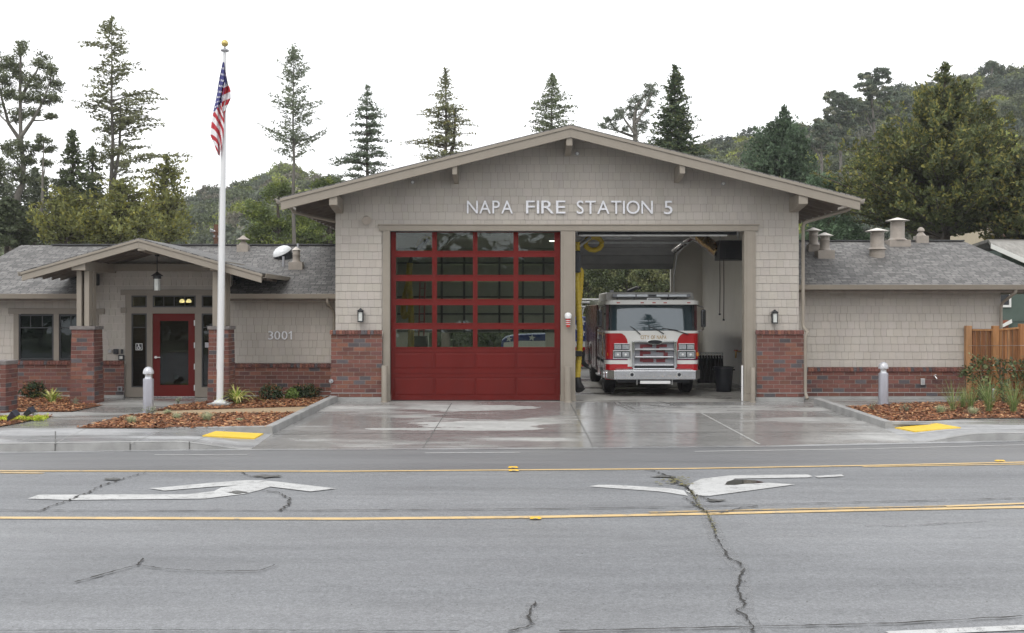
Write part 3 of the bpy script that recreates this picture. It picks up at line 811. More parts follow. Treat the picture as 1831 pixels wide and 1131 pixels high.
pipe([P(1521,362,27.8), P(1519,374,27.8), P(1436,398,28.1), P(1436,585,28.1), P(1444,594,27.82), P(1440,603,27.82), P(1440,703,27.82), P(1444,713,27.7)], .042, "downspout", ST)
pipe([P(519,362,28.6), P(523,379,28.6), P(600,396,28.9)], .04, "downspout", ST)
# header trim and jamb posts
mb = MB(); mb.box(X(678,D0), X(1355,D0), D0-.075, D0+.02, Z(412.5,D0), Z(403,D0)); mb.box(X(676,D0), X(1357,D0), D0-.095, D0+.02, Z(402.9,D0), Z(400.5,D0))
mb.build("header_trim", TRIM, ST, bevel=.004)
for a, b in ((685,697.5),(1002.5,1028.5),(1330,1350.5)):
    mb = MB(); x0, x1 = X(a,D0), X(b,D0)
    mb.box(x0, x1, D0-.06, D0+.22, 0.0, Z(412.7,D0)); mb.box(x0-.01, x1+.01, D0-.075, D0+.23, 0.001, .16)
    if b-a > 20: mb.box(x0+.06, x1-.06, D0-.075, D0-.055, .2, Z(416,D0))
    mb.build("jamb_trim", TRIM, ST, bevel=.005)
# brick pilasters
for k, (a, b) in enumerate(((592,685),(1343,1437))):
    x0, x1 = X(a,27.85), X(b,27.85)
    if k == 0: x1 = X(685,D0)-.004
    else: x0 = X(1350.5,D0)+.004
    Y = 27.86
    mb = MB(); mb.box(x0+.012, x1-.006, Y, D0-.022, .12, zled-.1); mb.build("pilaster_core", MORTAR, ST)
    m1 = bricks(yface(Y), x0, x1, .22, zled-.105, seed=11+k)
    q = bricks(yface(Y), x0, x1, .115, .209, seed=31+k, start=.1); m1.add(q.v, q.f); m1.c += q.c
    sx = x0 if k == 0 else x1
    q = bricks(lambda u, z, d, sx=sx, sg=(1 if k == 0 else -1): (sx + sg*(d+.008), u, z), Y, D0-.02, .115, zled-.105, seed=51+k); m1.add(q.v, q.f); m1.c += q.c
    rowlock(m1, x0-.03, x1+.0, Y, zled-.1, zled+.005, .06, seed=5+k)
    m1.build("brick_pilaster", BRICK, ST)
    mb = MB(); mb.box(x0-.02, x1+.0, Y-.02, D0-.03, -.02, .112); mb.build("plinth", CURBM, ST, bevel=.006)
    mb = MB(); mb.box(x0-.01, x1, Y-.022, Y, .209, .222); mb.build("weep_screed", STEEL, ST)

# ---------- red sectional door (left bay)
YD = D0+.13
DOOR = MB(); x0, x1 = BAY1[0]+.012, BAY1[1]-.012
gx = [(707,773.5),(780.5,846.5),(853,919),(926,992)]; gz = [(414.5,449),(458.5,492),(501.5,535),(544.5,578),(587.5,621)]
gxw = [(X(a,YD), X(b,YD)) for a, b in gx]; gzw = [(Z(b,YD), Z(a,YD)) for a, b in gz]
hl = [(a, b, c, d) for a, b in gxw for c, d in gzw]
for r in rects((x0, x1, Z(622.5,YD), BZ-.015), hl): DOOR.box(r[0], r[1], YD, YD+.045, r[2], r[3])
DO = DOOR.build("bay_door", RED, ST)
for c, d in gzw:
    for a, b in gxw:
        mb = MB()
        for (e0,e1,e2,e3) in ((a-.02,a+.012,c-.02,d+.02),(b-.012,b+.02,c-.02,d+.02),(a+.0125,b-.0125,c-.02,c+.012),(a+.0125,b-.0125,d-.012,d+.02)):
            mb.box(e0,e1,YD-.012,YD-.0005,e2,e3)
        f = mb.build("window_frame", RED, DO, bevel=.003)
        MB().box(a-.005,b+.005,YD+.018,YD+.024,c-.005,d+.005).build("pane", PANE, DO)
# section joints + lower solid panels
for zt, zb in ((622.7,667),(667.4,716.5)):
    mb = MB(); za, zb_ = Z(zb,YD), Z(zt,YD)
    if zb > 700: za = .02
    mb.box(x0, x1, YD+.012, YD+.045, za, zb_+.004); mb.box(x0, x1, YD+.03, YD+.06, zb_-.02, zb_+.02)
    cells = [(X(a-3,YD), X(b+3,YD), za+.11, zb_-.10) for a, b in gx]
    for r in rects((x0, x1, za, zb_-.004), cells): mb.box(r[0], r[1], YD-.002, YD+.0115, r[2], r[3])
    for a, b, c, d in cells: mb.hexa([(a+.05,YD+.002,c+.05),(b-.05,YD+.002,c+.05),(b-.01,YD+.0118,c+.01),(a+.01,YD+.0118,c+.01)], [(a+.05,YD+.002,d-.05),(b-.05,YD+.002,d-.05),(b-.01,YD+.0118,d-.01),(a+.01,YD+.0118,d-.01)])
    mb.build("door_panel", REDT, DO)
MB().box(x0,x1,YD-.005,YD+.05,.0,.021).build("rubber_seal", BLACKRUB, DO)
# dark side tracks
mb = MB()
for x in (BAY1[0], BAY1[1]): mb.box(x-.015, x+.015, YD-.03, YD+.06, 0, BZ)
mb.box(BAY1[0],BAY1[1],YD-.03,YD+.02,BZ-.018,BZ+.01); mb.build("weather_strip", BLACKRUB, DO)

# ---------- raised sectional door of the right bay and both rear doors
GREYDOOR = mat("raised door panel grey", (.20,.205,.205), .5, .12, 2)
WHITESTRIP = mat("translucent door strip", (.62,.64,.64), .4, .05, 3)
def raised_door(xa, xb, ys, ye, z0, z1, name, stripe=None, rows=7):
    """panels lying under the ceiling between two tracks"""
    mb = MB(); n = rows
    for i in range(n):
        a, b = i/n, (i+1)/n-.006
        ya, yb = ys+(ye-ys)*a, ys+(ye-ys)*b; za, zb = z0+(z1-z0)*a, z0+(z1-z0)*b
        mb.hexa([(xa,ya,za),(xb,ya,za),(xb,yb,zb),(xa,yb,zb)], [(xa,ya,za+.045),(xb,ya,za+.045),(xb,yb,zb+.045),(xa,yb,zb+.045)])
        mb.box(xa,xb,ya+.01*(1 if ye>ys else -1),ya+.05*(1 if ye>ys else -1),za-.05,za-.002)
    o = mb.build(name, GREYDOOR, ST)
    mb = MB()
    for x in (xa-.05, xb+.05):
        mb.tube([(x,ys,z0),(x,ye,z1)], .02, 6)
    mb.build("track", STEEL, o); return o
o = raised_door(BAY2[0]+.05, BAY2[1]-.05, 28.5, 32.9, 4.56, 4.7, "bay_door")
MB().box(BAY2[0]+.14,BAY2[1]-.35,28.42,28.5,4.16,4.20).build("bottom_strip", WHITEP, o)
MB().box(BAY2[0]+.1,BAY2[1]-.1,28.44,28.52,4.2,4.56).build("end_section", BLACKPL, o)
for yy, zz, xe in ((28.9,4.27,.5),(29.5,4.24,1.9),(30.2,4.20,2.6),(31.6,4.16,.8)):
    MB().box(BAY2[0]+.05,BAY2[1]-xe,yy,yy+.05,zz,zz+.05).build("strut", STEEL, o)
xa, xb = X(1028,41)+.0, X(1201,41)
# rear right door: last section hangs as a curve down to the top of the opening
mb = MB(); prof = [(36.6,4.72),(38.2,4.66),(39.4,4.5),(40.2,4.25),(40.7,3.96),(40.86,3.78)]
for (y1_,z1_),(y2_,z2_) in zip(prof, prof[1:]):
    mb.hexa([(xa,y1_,z1_),(xb,y1_,z1_),(xb,y2_,z2_+.01),(xa,y2_,z2_+.01)], [(xa,y1_+.02,z1_+.05),(xb,y1_+.02,z1_+.05),(xb,y2_+.04,z2_+.05),(xa,y2_+.04,z2_+.05)])
o = mb.build("bay_door", GREYDOOR, ST)
for k in range(4):
    a = xa+(xb-xa)*k/4+.03; b = xa+(xb-xa)*(k+1)/4-.03
    MB().box(a,b,40.84,40.87,Z(475,40.86),Z(470,40.86)).build("pane", WHITESTRIP, o)
mb = MB(); mb.box(xa-.02,xb+.02,40.87,40.92,Z(478,40.86),Z(468,40.86)); mb.build("end_section", BLACKPL, o)
pipe([(xb+.08,41,0),(xb+.08,40.95,3.5),(xb+.08,40.2,4.3),(xb+.08,37,4.7)], .03, "track", o, STEEL, 6)
# rear left door: part-raised, seen through the glass
a, b = X(700,41), X(1001,41); zbm = Z(594,41)
mb = MB()
for k in range(5):
    za = zbm + k*.62; mb.box(a,b,40.93,40.98,za,za+.612)
o = mb.build("bay_door", mat("rear door inner face", (.42,.43,.38), .6, .08, 2), ST)
mb = MB()
for k in range(5):
    za = zbm + k*.62; mb.box(a,b,40.88,40.925,za+.03,za+.09)
for px in (790,830,893,935,972): mb.box(X(px,40.9)-.035,X(px,40.9)+.035,40.86,40.9,zbm,zbm+3)
mb.build("strut", DARKMETAL, o)
mb = MB(); mb.box(X(700,40),X(1001,40),40,40.03,Z(622,40),Z(618,40)); 

# rear opening cut: replace solid rear wall by one with openings
for ob in [q for q in ST.children if q.name.startswith("rear_wall")]: bpy.data.objects.remove(ob)
mb = MB()
xr0, xr1 = X(1028,41), X(1201,41); xl0, xl1 = X(700,41), X(1001,41)
zop = 4.25
for p, q in ((XA, BAY1[0]), (BAY1[1], BAY2[0]), (BAY2[1], XB)): mb.box(p, q, 41, 41.2, 0, zop)
mb.prism_y([(XA,zop),(XB,zop),(XB,walltop(XB)),(APX,walltop(APX)),(XA,walltop(XA))], 41, 41.2)
mb.build("rear_wall", CREAM, ST)

# ---------- left wing
LX0 = -14.2; LX1 = XA+.0
zL = 0.0; eZ = Z(526.5, 28.8)
wt = 2.62
px_w1 = (33,96); px_w2 = (105,167)
holeL = [(X(26,DL), X(166,DL), Z(645,DL)-.0, Z(552,DL))]
PX0, PX1 = X(150,DL), X(413,DL)     # taller entry bay walls between
store = (X(226,DL), X(404,DL), -1, Z(519,DL))
ledL = Z(645,DL); 
g_ap = X(248,27.2); g_z = Z(425,27.2); gsl = .283
def proofz(x): return g_z - gsl*abs(x-g_ap)
siding(LX0, PX0, ledL, wt, DL, holeL).build("siding", SIDING, ST)
siding(PX0, PX1, ledL, 4.2, DL, [holeL[0], store], topf=lambda x: proofz(x)-.085).build("siding", SIDING, ST)
siding(PX1, LX1, ledL-.05, wt, DL).build("siding", SIDING, ST)
# backing walls
mb = MB()
for r in rects((LX0, LX1, 0, wt-.01), [holeL[0], store, (X(200,DL)+1,X(200,DL)+1,0,0)]): mb.box(r[0],r[1],DL+.021,DL+.18,r[2],r[3])
for r in rects((PX0, PX1, wt-.01, Z(495,DL)), [store]): mb.box(r[0],r[1],DL+.021,DL+.18,r[2],r[3])
mb.prism_y([(PX0,Z(495,DL)),(PX1,Z(495,DL)),(PX1,proofz(PX1)-.09),(g_ap,proofz(g_ap)-.09),(PX0,proofz(PX0)-.09)], DL+.021, DL+.18)
mb.box(LX0, LX0+.18, DL+.18, 38, 0, wt); mb.box(LX0, LX1, 38, 38.2, 0, wt)
mb.build("wall", CREAM, ST)
# brick wainscot left wing
for k, (a, b, led) in enumerate(((LX0, X(224,DL), Z(644,DL)), (X(410,DL), LX1, Z(649,DL)))):
    Y = DL-.09
    mb = MB(); mb.box(a, b, Y, DL-.0, .05, led-.09); mb.build("wainscot_core", MORTAR, ST)
    q = bricks(yface(Y), a, b, .16, led-.105, seed=71+k); q2 = bricks(yface(Y), a, b, .055, .147, seed=75+k, start=.13)
    q.add(q2.v, q2.f); q.c += q2.c
    rowlock(q, a, b, Y, led-.105, led+.0, .055, seed=8+k); q.build("brick_wainscot", BRICK, ST)
    MB().box(a, b, Y-.03, DL-.01, -.05, .05).build("plinth", CURBM, ST, bevel=.006)
    MB().box(a, b, Y-.016, Y-.0, .147, .16).build("weep_screed", STEEL, ST)
# roof of left wing
RZ = Z(438,33.3); RY = 33.3; EY = 28.75
def lroof(y): return eZ + (RZ-eZ)*(y-EY)/(RY-EY)
mb = MB(); xl_e = -14.75; xl_r = X(38,RY)
slab(mb, [(-15.0,EY,lroof(EY)),(PX0+.15,EY,lroof(EY)),(PX0+.15,RY,RZ),(xl_r,RY,RZ)], .03)
slab(mb, [(PX1-.1,EY,lroof(EY)),(XA+.02,EY,lroof(EY)),(XA+.02,RY,RZ),(PX1-.1,RY,RZ)], .03)
y2 = 30.2
slab(mb, [(PX0+.152,y2,lroof(y2)),(PX1-.102,y2,lroof(y2)),(PX1-.102,RY,RZ),(PX0+.152,RY,RZ)], .03)
slab(mb, [(xl_r,RY,RZ),(XA+.02,RY,RZ),(XA+.02,38.6,eZ),(-15.0,38.6,eZ)], .03)
LRF = mb.build("roof", ROOFY, ST)
mb = MB(); mb.box(X(95,RY),XA,RY-.13,RY+.13,RZ-.01,RZ+.035); mb.build("ridge_cap", mat("dark ridge shingles",(.06,.06,.062),.8,.3,8), LRF)
mb = MB()
for a, b in ((-15.0, PX0+.13), (PX1-.1, XA)):
    mb.hexa([(a,EY+.03,eZ-.16),(b,EY+.03,eZ-.16),(b,DL,eZ-.10),(a,DL,eZ-.10)], [(a,EY+.03,eZ-.035),(b,EY+.03,eZ-.035),(b,DL,lroof(DL)-.035),(a,DL,lroof(DL)-.035)])
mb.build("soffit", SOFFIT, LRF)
def gutter(a, b, y, zt, par):
    p = [(y+.0,zt-.12),(y-.085,zt-.12),(y-.125,zt),(y-.112,zt+.003),(y-.075,zt-.108),(y,zt-.108)]
    MB().prism_x(p, a, b).build("gutter", TRIM, par)
gutter(-15.0, PX0+.13, EY+.02, eZ+.02, LRF); gutter(PX1-.1, XA-.01, EY+.02, eZ+.02, LRF)
pipe([P(585,530,28.75), P(585,541,28.75), P(597,556,29.3), P(597,700,29.3)], .035, "downspout", ST)
# ---------- porch
YP = 27.2
PB = MB(); pe0, pe1 = X(38,YP), X(469,YP)
slab(PB, [(pe0,YP-.02,proofz(pe0)),(g_ap,YP-.02,g_z),(g_ap,33.5,g_z),(pe0,33.5,proofz(pe0))], .03)
slab(PB, [(g_ap,YP-.02,g_z),(pe1,YP-.02,proofz(pe1)),(pe1,32.5,proofz(pe1)),(g_ap,32.5,g_z)], .03)
PRF = PB.build("porch_roof", ROOFX, ST)
mb = MB()
slab(mb, [(pe0+.02,YP+.05,proofz(pe0+.02)-.033),(g_ap,YP+.05,g_z-.033),(g_ap,31.5,g_z-.033),(pe0+.02,31.5,proofz(pe0+.02)-.033)], .05)
slab(mb, [(g_ap,YP+.05,g_z-.033),(pe1-.02,YP+.05,proofz(pe1-.02)-.033),(pe1-.02,30.5,proofz(pe1-.02)-.033),(g_ap,30.5,g_z-.033)], .05)
for i in range(4):
    y = YP+.45+i*.55
    for sg, xe in ((-1,pe0),(1,pe1)):
        mb.hexa([(xe-sg*.1,y,proofz(xe-sg*.1)-.2),(g_ap,y,g_z-.2),(g_ap,y+.05,g_z-.2),(xe-sg*.1,y+.05,proofz(xe-sg*.1)-.2)],[(xe-sg*.1,y,proofz(xe-sg*.1)-.085),(g_ap,y,g_z-.085),(g_ap,y+.05,g_z-.085),(xe-sg*.1,y+.05,proofz(xe-sg*.1)-.085)])
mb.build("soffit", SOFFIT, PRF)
for sg, xe in ((-1,pe0),(1,pe1)):
    mb = MB(); b = lambda x, dz: (x, proofz(x)+dz)
    mb.prism_y([b(xe,-.028), b(g_ap,-.028), b(g_ap,-.085), b(xe,-.085)], YP-.045, YP+.04)
    mb.prism_y([b(xe-sg*.02,-.086), b(g_ap,-.086), b(g_ap,-.245), b(xe-sg*.02,-.245)], YP-.02, YP+.04)
    mb.build("barge_board", TRIM, PRF, bevel=.004)
    y1 = 28.9 if sg < 0 else 30.3
    mb = MB(); zt = proofz(xe)-.015; q = [(xe,zt-.1),(xe+sg*.075,zt-.1),(xe+sg*.1,zt),(xe+sg*.09,zt+.003),(xe+sg*.068,zt-.09),(xe,zt-.09)]
    mb.prism_y(q, YP+.0, y1); mb.build("gutter", TRIM, PRF)
# beams: cross beams and side beams + apex bracket
zb1, zb0 = Z(466,27.3), Z(483,27.3)
for x, dx in ((X(120,27.35),.09), (X(371,27.35),.085)): MB().box(x-dx,x+dx,YP+.06,YP+.4,Z(479,27.3),Z(467,27.3)).build("rafter_tail", TRIM, PRF, bevel=.006)
for px in (140,388):
    x = X(px,27.25); MB().box(x-.17,x+.17,27.25,DL-.02,zb0,zb1).build("beam", TRIM, PRF, bevel=.008)
x = X(251,27.15); MB().prism_x([(YP+.0,g_z-.16),(YP+.9,g_z-.16),(YP+.9,g_z-.34),(YP+.0,g_z-.31)], x-.09, x+.09).build("bracket", TRIM, PRF, bevel=.006)
MB().box(X(166,29.2),X(405,29.2),29.2,29.34,Z(484,29.2),Z(471,29.2)).build("beam", TRIM, PRF, bevel=.006)
MB().prism_x([(29.3,g_z-.12),(YP+.9,g_z-.12),(YP+.9,g_z-.34),(29.3,g_z-.34)], g_ap-.06, g_ap+.06).build("beam", TRIM, PRF, bevel=.006)
for k, (pa, pb) in enumerate(((128,179),(371,421))):
    Yf = 27.45; w = (pb-pa)*Yf/F; cx = X((pa+pb)/2-2+ (2 if k else 0), Yf); h = Z(584,Yf); dpt = .62
    # battered pier: taper 4 cm a side
    xa0, xb0 = X(pa-3.5 if k else pa-4, Yf), X(pb-17+ (0), Yf)
    xa0 = X(125,Yf) if k == 0 else X(371,Yf); xb0 = X(169,Yf) if k == 0 else X(407.5,Yf)
    if k == 1: xb0 = X(410,Yf)
    zt = h-.07; z0 = -.03
    tp = .035
    c0 = Vector(((xa0+xb0)/2, Yf+dpt/2, 0)); hw = (xb0-xa0)/2; hd = dpt/2
    def side(n_): 
        def f(u, z, d, n_=n_):
            t = (z-z0)/(zt-z0); a = hw - tp*t - d; bdp = hd - tp*t - d; uu = u/1.0
            if n_ == 0: return (c0.x + uu*(hw-tp*t)/hw, c0.y - bdp, z)
            if n_ == 1: return (c0.x + a, c0.y + uu*(hd-tp*t)/hd, z)
            if n_ == 2: return (c0.x - uu*(hw-tp*t)/hw, c0.y + bdp, z)
            return (c0.x - a, c0.y - uu*(hd-tp*t)/hd, z)
        return f
    q = MB(); vs = []
    for n_ in range(4):
        hh = hw if n_ % 2 == 0 else hd
        qq = bricks(side(n_), -hh, hh, z0, zt, seed=90+n_+10*k); q.add(qq.v, qq.f); q.c += qq.c
    o = q.build("brick_pier", BRICK, ST)
    b_ = [(c0.x-hw+.0,c0.y-hd,z0-.1),(c0.x+hw,c0.y-hd,z0-.1),(c0.x+hw,c0.y+hd,z0-.1),(c0.x-hw,c0.y+hd,z0-.1)]
    t_ = [(c0.x-hw+tp,c0.y-hd+tp,zt),(c0.x+hw-tp,c0.y-hd+tp,zt),(c0.x+hw-tp,c0.y+hd-tp,zt),(c0.x-hw+tp,c0.y+hd-tp,zt)]
    MB().hexa(b_, t_).build("mortar_core", MORTAR, o)
    MB().box(c0.x-hw-.005,c0.x+hw+.005,c0.y-hd-.005,c0.y+hd+.005,zt,zt+.085).build("pier_cap", CAPST, o, bevel=.01)
    for dx in ((-.10,.09) if k == 0 else (-.10,.10)):
        xx = c0.x + dx; MB().box(xx-.06,xx+.06,27.5,27.72,zt+.085,zb0-.001).build("post", TRIM, o, bevel=.008)
        MB().box(xx-.06,xx+.06,27.78,27.98,zt+.085,zb0-.001).build("post", TRIM, o, bevel=.008)
# ---------- entrance storefront
mb = MB(); YS = DL-.05
hs = [(X(a,YS),X(b,YS),Z(d,YS),Z(c,YS)) for a,b,c,d in ((235,262.5,528,549),(273,350,528,549),(360.5,388,528,549),(235,262.5,560,692),(272.5,348.5,560,900),(360.5,388,560,692))]
for r in rects((X(224,YS), X(399,YS), .0, Z(518,YS)), hs): mb.box(r[0],r[1],YS,DL+.06,r[2],r[3])
sf = mb.build("entrance_frame", TRIM2, ST)
MB().box(X(216,YS),X(407,YS),YS-.03,YS-.001,Z(527,YS),Z(517.5,YS)).build("head_trim", TRIM2, sf, bevel=.004)
MB().box(X(216,YS),X(226,YS),YS-.02,YS-.0012,Z(559,YS),Z(549.5,YS)).build("side_block", TRIM2, sf, bevel=.004)
def win(a, b, c, d, Y, par, mull=(), hmull=(), fw=.035, name="window", pane=PANE2, blind=False):
    x0, x1, z0, z1 = X(a,Y), X(b,Y), Z(d,Y), Z(c,Y); mb = MB()
    for r in ((x0,x0+fw,z0,z1),(x1-fw,x1,z0,z1),(x0+fw,x1-fw,z0,z0+fw),(x0+fw,x1-fw,z1-fw,z1)): mb.box(r[0],r[1],Y+.005,Y+.06,r[2],r[3])
    for m_ in mull: xm = X(m_[0],Y); mb.box(xm-.011,xm+.011,Y+.018,Y+.05,Z(m_[2],Y),Z(m_[1],Y))
    for m_ in hmull: zm = Z(m_,Y); mb.box(x0+fw,x1-fw,Y+.012,Y+.055,zm-.013,zm+.013)
    f = mb.build(name, DARKMETAL, par)
    MB().box(x0+fw-.005,x1-fw+.005,Y+.033,Y+.039,z0+fw-.005,z1-fw+.005).build("pane", pane, f)
    if blind: MB().box(x0+fw,x1-fw,Y+.10,Y+.11,z0,z1).build("blind", mat("grey green blind",(.26,.30,.28),.8,.1,2), f)
    return f
win(235,262.5,528,549,YS,ST); win(273,350,528,549,YS,ST,mull=[(292,529,548),(311,529,548),(330,529,548)]); win(360.5,388,528,549,YS,ST)
win(235,262.5,560,692,YS,ST,hmull=(585,)); win(360.5,388,560,692,YS,ST,hmull=(585,))
# red entrance door
mb = MB(); da,db,dc,dd = X(273,YS),X(348,YS),.02,Z(560.5,YS)
for r in rects((da,db,dc,dd), [(X(285.5,YS),X(336.5,YS),Z(688,YS),Z(573.5,YS))]): mb.box(r[0],r[1],YS+.02,YS+.065,r[2],r[3])
ed = mb.build("entrance_door", REDT, ST)
MB().box(X(285,YS),X(337,YS),YS+.038,YS+.044,Z(688.5,YS),Z(573,YS)).build("pane", PANE2, ed)
mb = MB(); hx, hz = X(278.5,YS), Z(638.5,YS); mb.tube([(hx,YS+.02,hz),(hx,YS-.015,hz)], .035, 14); mb.tube([(hx,YS-.045,hz),(hx+.13,YS-.045,hz)], .012, 8); mb.tube([(hx,YS-.01,hz),(hx,YS-.05,hz)], .013, 8)
mb.build("handle", STEEL, ed, smooth=True)
for pz in (577,617,655,693): MB().box(X(346.6,YS),X(348.3,YS),YS+.005,YS+.021,Z(pz+5,YS),Z(pz-5,YS)).build("hinge", STEEL, ed)
MB().box(da,db,YS-.01,YS+.1,.0,.018).build("threshold", ALU, ed)
# lobby behind glass
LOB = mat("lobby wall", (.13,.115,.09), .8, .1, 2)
mb = MB(); lx0, lx1 = X(205,DL), X(412,DL)
mb.box(lx0,lx1,33.4,33.5,0,3); mb.box(lx0-.1,lx0,DL+.2,33.5,0,3); mb.box(lx1,lx1+.1,DL+.2,33.5,0,3); mb.box(lx0,lx1,DL+.2,33.5,3,3.06)
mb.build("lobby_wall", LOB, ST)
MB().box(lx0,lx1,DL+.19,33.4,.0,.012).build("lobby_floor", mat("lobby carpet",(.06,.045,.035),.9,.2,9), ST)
mb = MB(); mb.box(X(300,32),X(338,32),32,32.6,0.01,1.05); mb.box(X(298,32),X(341,32),31.95,32.65,1.05,1.1); mb.build("lobby_counter", mat("counter wood",(.12,.07,.04),.5,.2,8), ST)
MB().box(X(249,33.3),X(261,33.3),33.3,33.38,1.0,2.2).build("notice_panel", mat("pale notice",(.4,.4,.36),.7,.1,6), ST)
MB().box(X(311,YS),X(318,YS),YS+.05,YS+.052,Z(677,YS),Z(671,YS)).build("door_notice", WHITEP, ed)
# wing windows behind blinds with trim
YW = DL-.03
for k, (a, b) in enumerate((px_w1, px_w2)):
    win(a,b,561.5,643,YW+.02,ST,mull=[(a+21,563,584),(a+42,563,584)],hmull=(585.5,),fw=.045, blind=True)
for a, b in ((24,33.2),(95.8,105.2),(166.8,176)): MB().box(X(a,YW),X(b,YW),YW,DL+.02,Z(644.8,YW),Z(561,YW)).build("window_trim", TRIM2, ST, bevel=.003)
MB().box(X(15,YW),X(187,YW),YW-.015,DL+.02,Z(560.8,YW),Z(551,YW)).build("window_trim", TRIM2, ST, bevel=.003)
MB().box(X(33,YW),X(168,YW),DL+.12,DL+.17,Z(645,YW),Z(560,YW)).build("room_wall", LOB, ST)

# ---------- right wing
RX1 = X(1789,DR); eR = Z(512,28.4); RRY = 32.55; RRZ = Z(430.5,RRY); ER = 28.4; ledR = Z(656,DR)
siding(XB, RX1, ledR, eR-.07, DR).build("siding", SIDING, ST)
mb = MB(); mb.box(XB, RX1, DR+.021, DR+.2, 0, eR-.07); mb.box(RX1-.18, RX1-.002, DR+.2, 37, 0, eR-.07); mb.box(XB, RX1, 37, 37.2, 0, eR-.07); mb.build("wall", WALLP, ST)
Y = DR-.09
MB().box(XB, RX1+.02, Y, DR, .05, ledR-.09).build("wainscot_core", MORTAR, ST)
q = bricks(yface(Y), XB, RX1+.02, .16, ledR-.105, seed=171); q2 = bricks(yface(Y), XB, RX1+.02, .055, .147, seed=175, start=.13); q.add(q2.v, q2.f); q.c += q2.c
rowlock(q, XB, RX1+.02, Y, ledR-.105, ledR, .055, seed=18); q.build("brick_wainscot", BRICK, ST)
MB().box(XB, RX1+.05, Y-.05, DR-.01, -.05, .05).build("plinth", CURBM, ST, bevel=.006)
MB().box(XB, RX1+.02, Y-.016, Y, .147, .16).build("weep_screed", STEEL, ST)
def rroof(y): return eR + (RRZ-eR)*(y-ER)/(RRY-ER)
mb = MB(); rc, rr = 14.1, X(1722,RRY)
slab(mb, [(XB-.02,ER,eR+.02),(rc,ER,eR+.02),(rr,RRY,RRZ),(XB-.02,RRY,RRZ)], .03)
slab(mb, [(XB-.02,RRY,RRZ),(rr,RRY,RRZ),(rc,37.5,eR),(XB-.02,37.5,eR)], .03)
mb.add([(rc,ER,eR+.02),(rc,37.5,eR+.02),(rr,RRY,RRZ),(rc,ER,eR-.01),(rc,37.5,eR-.01),(rr,RRY,RRZ-.03)], [(0,1,2),(3,5,4),(0,3,4,1)])
RRF = mb.build("roof", ROOFY, ST)
mb = MB(); x = XB
while x < rr: mb.box(x, min(x+.27, rr), RRY-.12, RRY+.12, RRZ-.01, RRZ+.022+.008*random.random()); x += .28
mb.build("ridge_cap", MATS["dark ridge shingles"], RRF)
mb = MB(); mb.hexa([(XB,ER+.03,eR-.15),(rc-.04,ER+.03,eR-.15),(rc-.04,DR,eR-.1),(XB,DR,eR-.1)], [(XB,ER+.03,eR-.02),(rc-.04,ER+.03,eR-.02),(rc-.04,DR,rroof(DR)-.03),(XB,DR,rroof(DR)-.03)])
mb.box(RX1+.0,rc-.04,DR+.001,37.2,eR-.15,eR-.02)
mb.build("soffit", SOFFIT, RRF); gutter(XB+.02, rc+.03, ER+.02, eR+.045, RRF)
pipe([P(1817,515,28.4), P(1816,522,28.4), P(1790,543,28.9), P(1790,700,28.9)], .04, "downspout", ST)
# soffit nail-dots / lookout ends under the right eave
# ---------- roof vents and skylight (sub-parts of the roofs)
VENTM = mat("painted vent sheet metal", (.30,.265,.23), .55, .1, 8, metal=.1); VCAP = mat("pale vent cap", (.62,.58,.53), .5, .08, 6)
def ridge_d(y_px, kind):    # depth of the roof surface for that pixel height
    f_ = rroof if kind == 'R' else lroof; lo = ER if kind == 'R' else EY; hi = RRY if kind == 'R' else RY
    best = lo
    for i in range(200):
        y = lo+(hi-lo)*i/199
        if Z(y_px, y) <= f_(y)+1e-6: best = y; 
        if HY-(f_(y)-ZC)*F/y <= y_px: return y
    return hi
def box_base(x, d, w, zb, h, f_, par, dpt=None):
    dpt = dpt or w*.8; mb = MB()
    b = [(x-w/2,d,f_(d)-.05),(x+w/2,d,f_(d)-.05),(x+w/2,d+dpt,f_(d)-.05),(x-w/2,d+dpt,f_(d)-.05)]
    t = [(p[0],p[1],zb+h) for p in b]; mb.hexa(b, t); return mb
def big_vent(px, pyb, wbox, hbox, wp, pyt, wcap, side, box=True):
    f_ = rroof if side == 'R' else lroof; par = RRF if side == 'R' else LRF
    d = ridge_d(pyb, side); s = d/F; x = X(px,d); zb = Z(pyb,d)
    w = wbox*s; hb = hbox*s; r = wp*s/2; zt = Z(pyt,d); yc = d + w*.4
    if box: mb = box_base(x, d, w, zb, hb, f_, par)
    else: mb = MB(); mb.lathe(x, yc, [(w/2,zb-.15),(w/2,zb+hb)], 20)
    o = mb.build("roof_vent", VENTM, par, bevel=.005)
    mb = MB(); z1 = zb+hb
    mb.lathe(x, yc, [(r*1.45,z1),(r*1.05,z1+.05),(r,z1+.07),(r,zt-.22),(r*1.03,zt-.215),(r*1.03,zt-.20),(r,zt-.195),(r,zt-.09)], 24); mb.build("vent_pipe", VENTM, par, smooth=True)
    mb = MB(); rc_ = wcap*s/2; mb.lathe(x, yc, [(rc_,zt-.085),(rc_,zt-.078),(.02,zt+.01)], 24)
    for k in range(4): t = k*1.57+.4; mb.tube([(x+r*math.cos(t),yc+r*math.sin(t),zt-.15),(x+rc_*.9*math.cos(t),yc+rc_*.9*math.sin(t),zt-.08)], .008, 5)
    mb.build("vent_cap", VCAP, par)
big_vent(1457,450,22,13,16,406.5,30,'R'); big_vent(1478,463,30,16,17,415,30,'R'); big_vent(1572,461,27,16,24,407,42,'R',box=False)
big_vent(1610,441,38,13,25,388,42,'R')
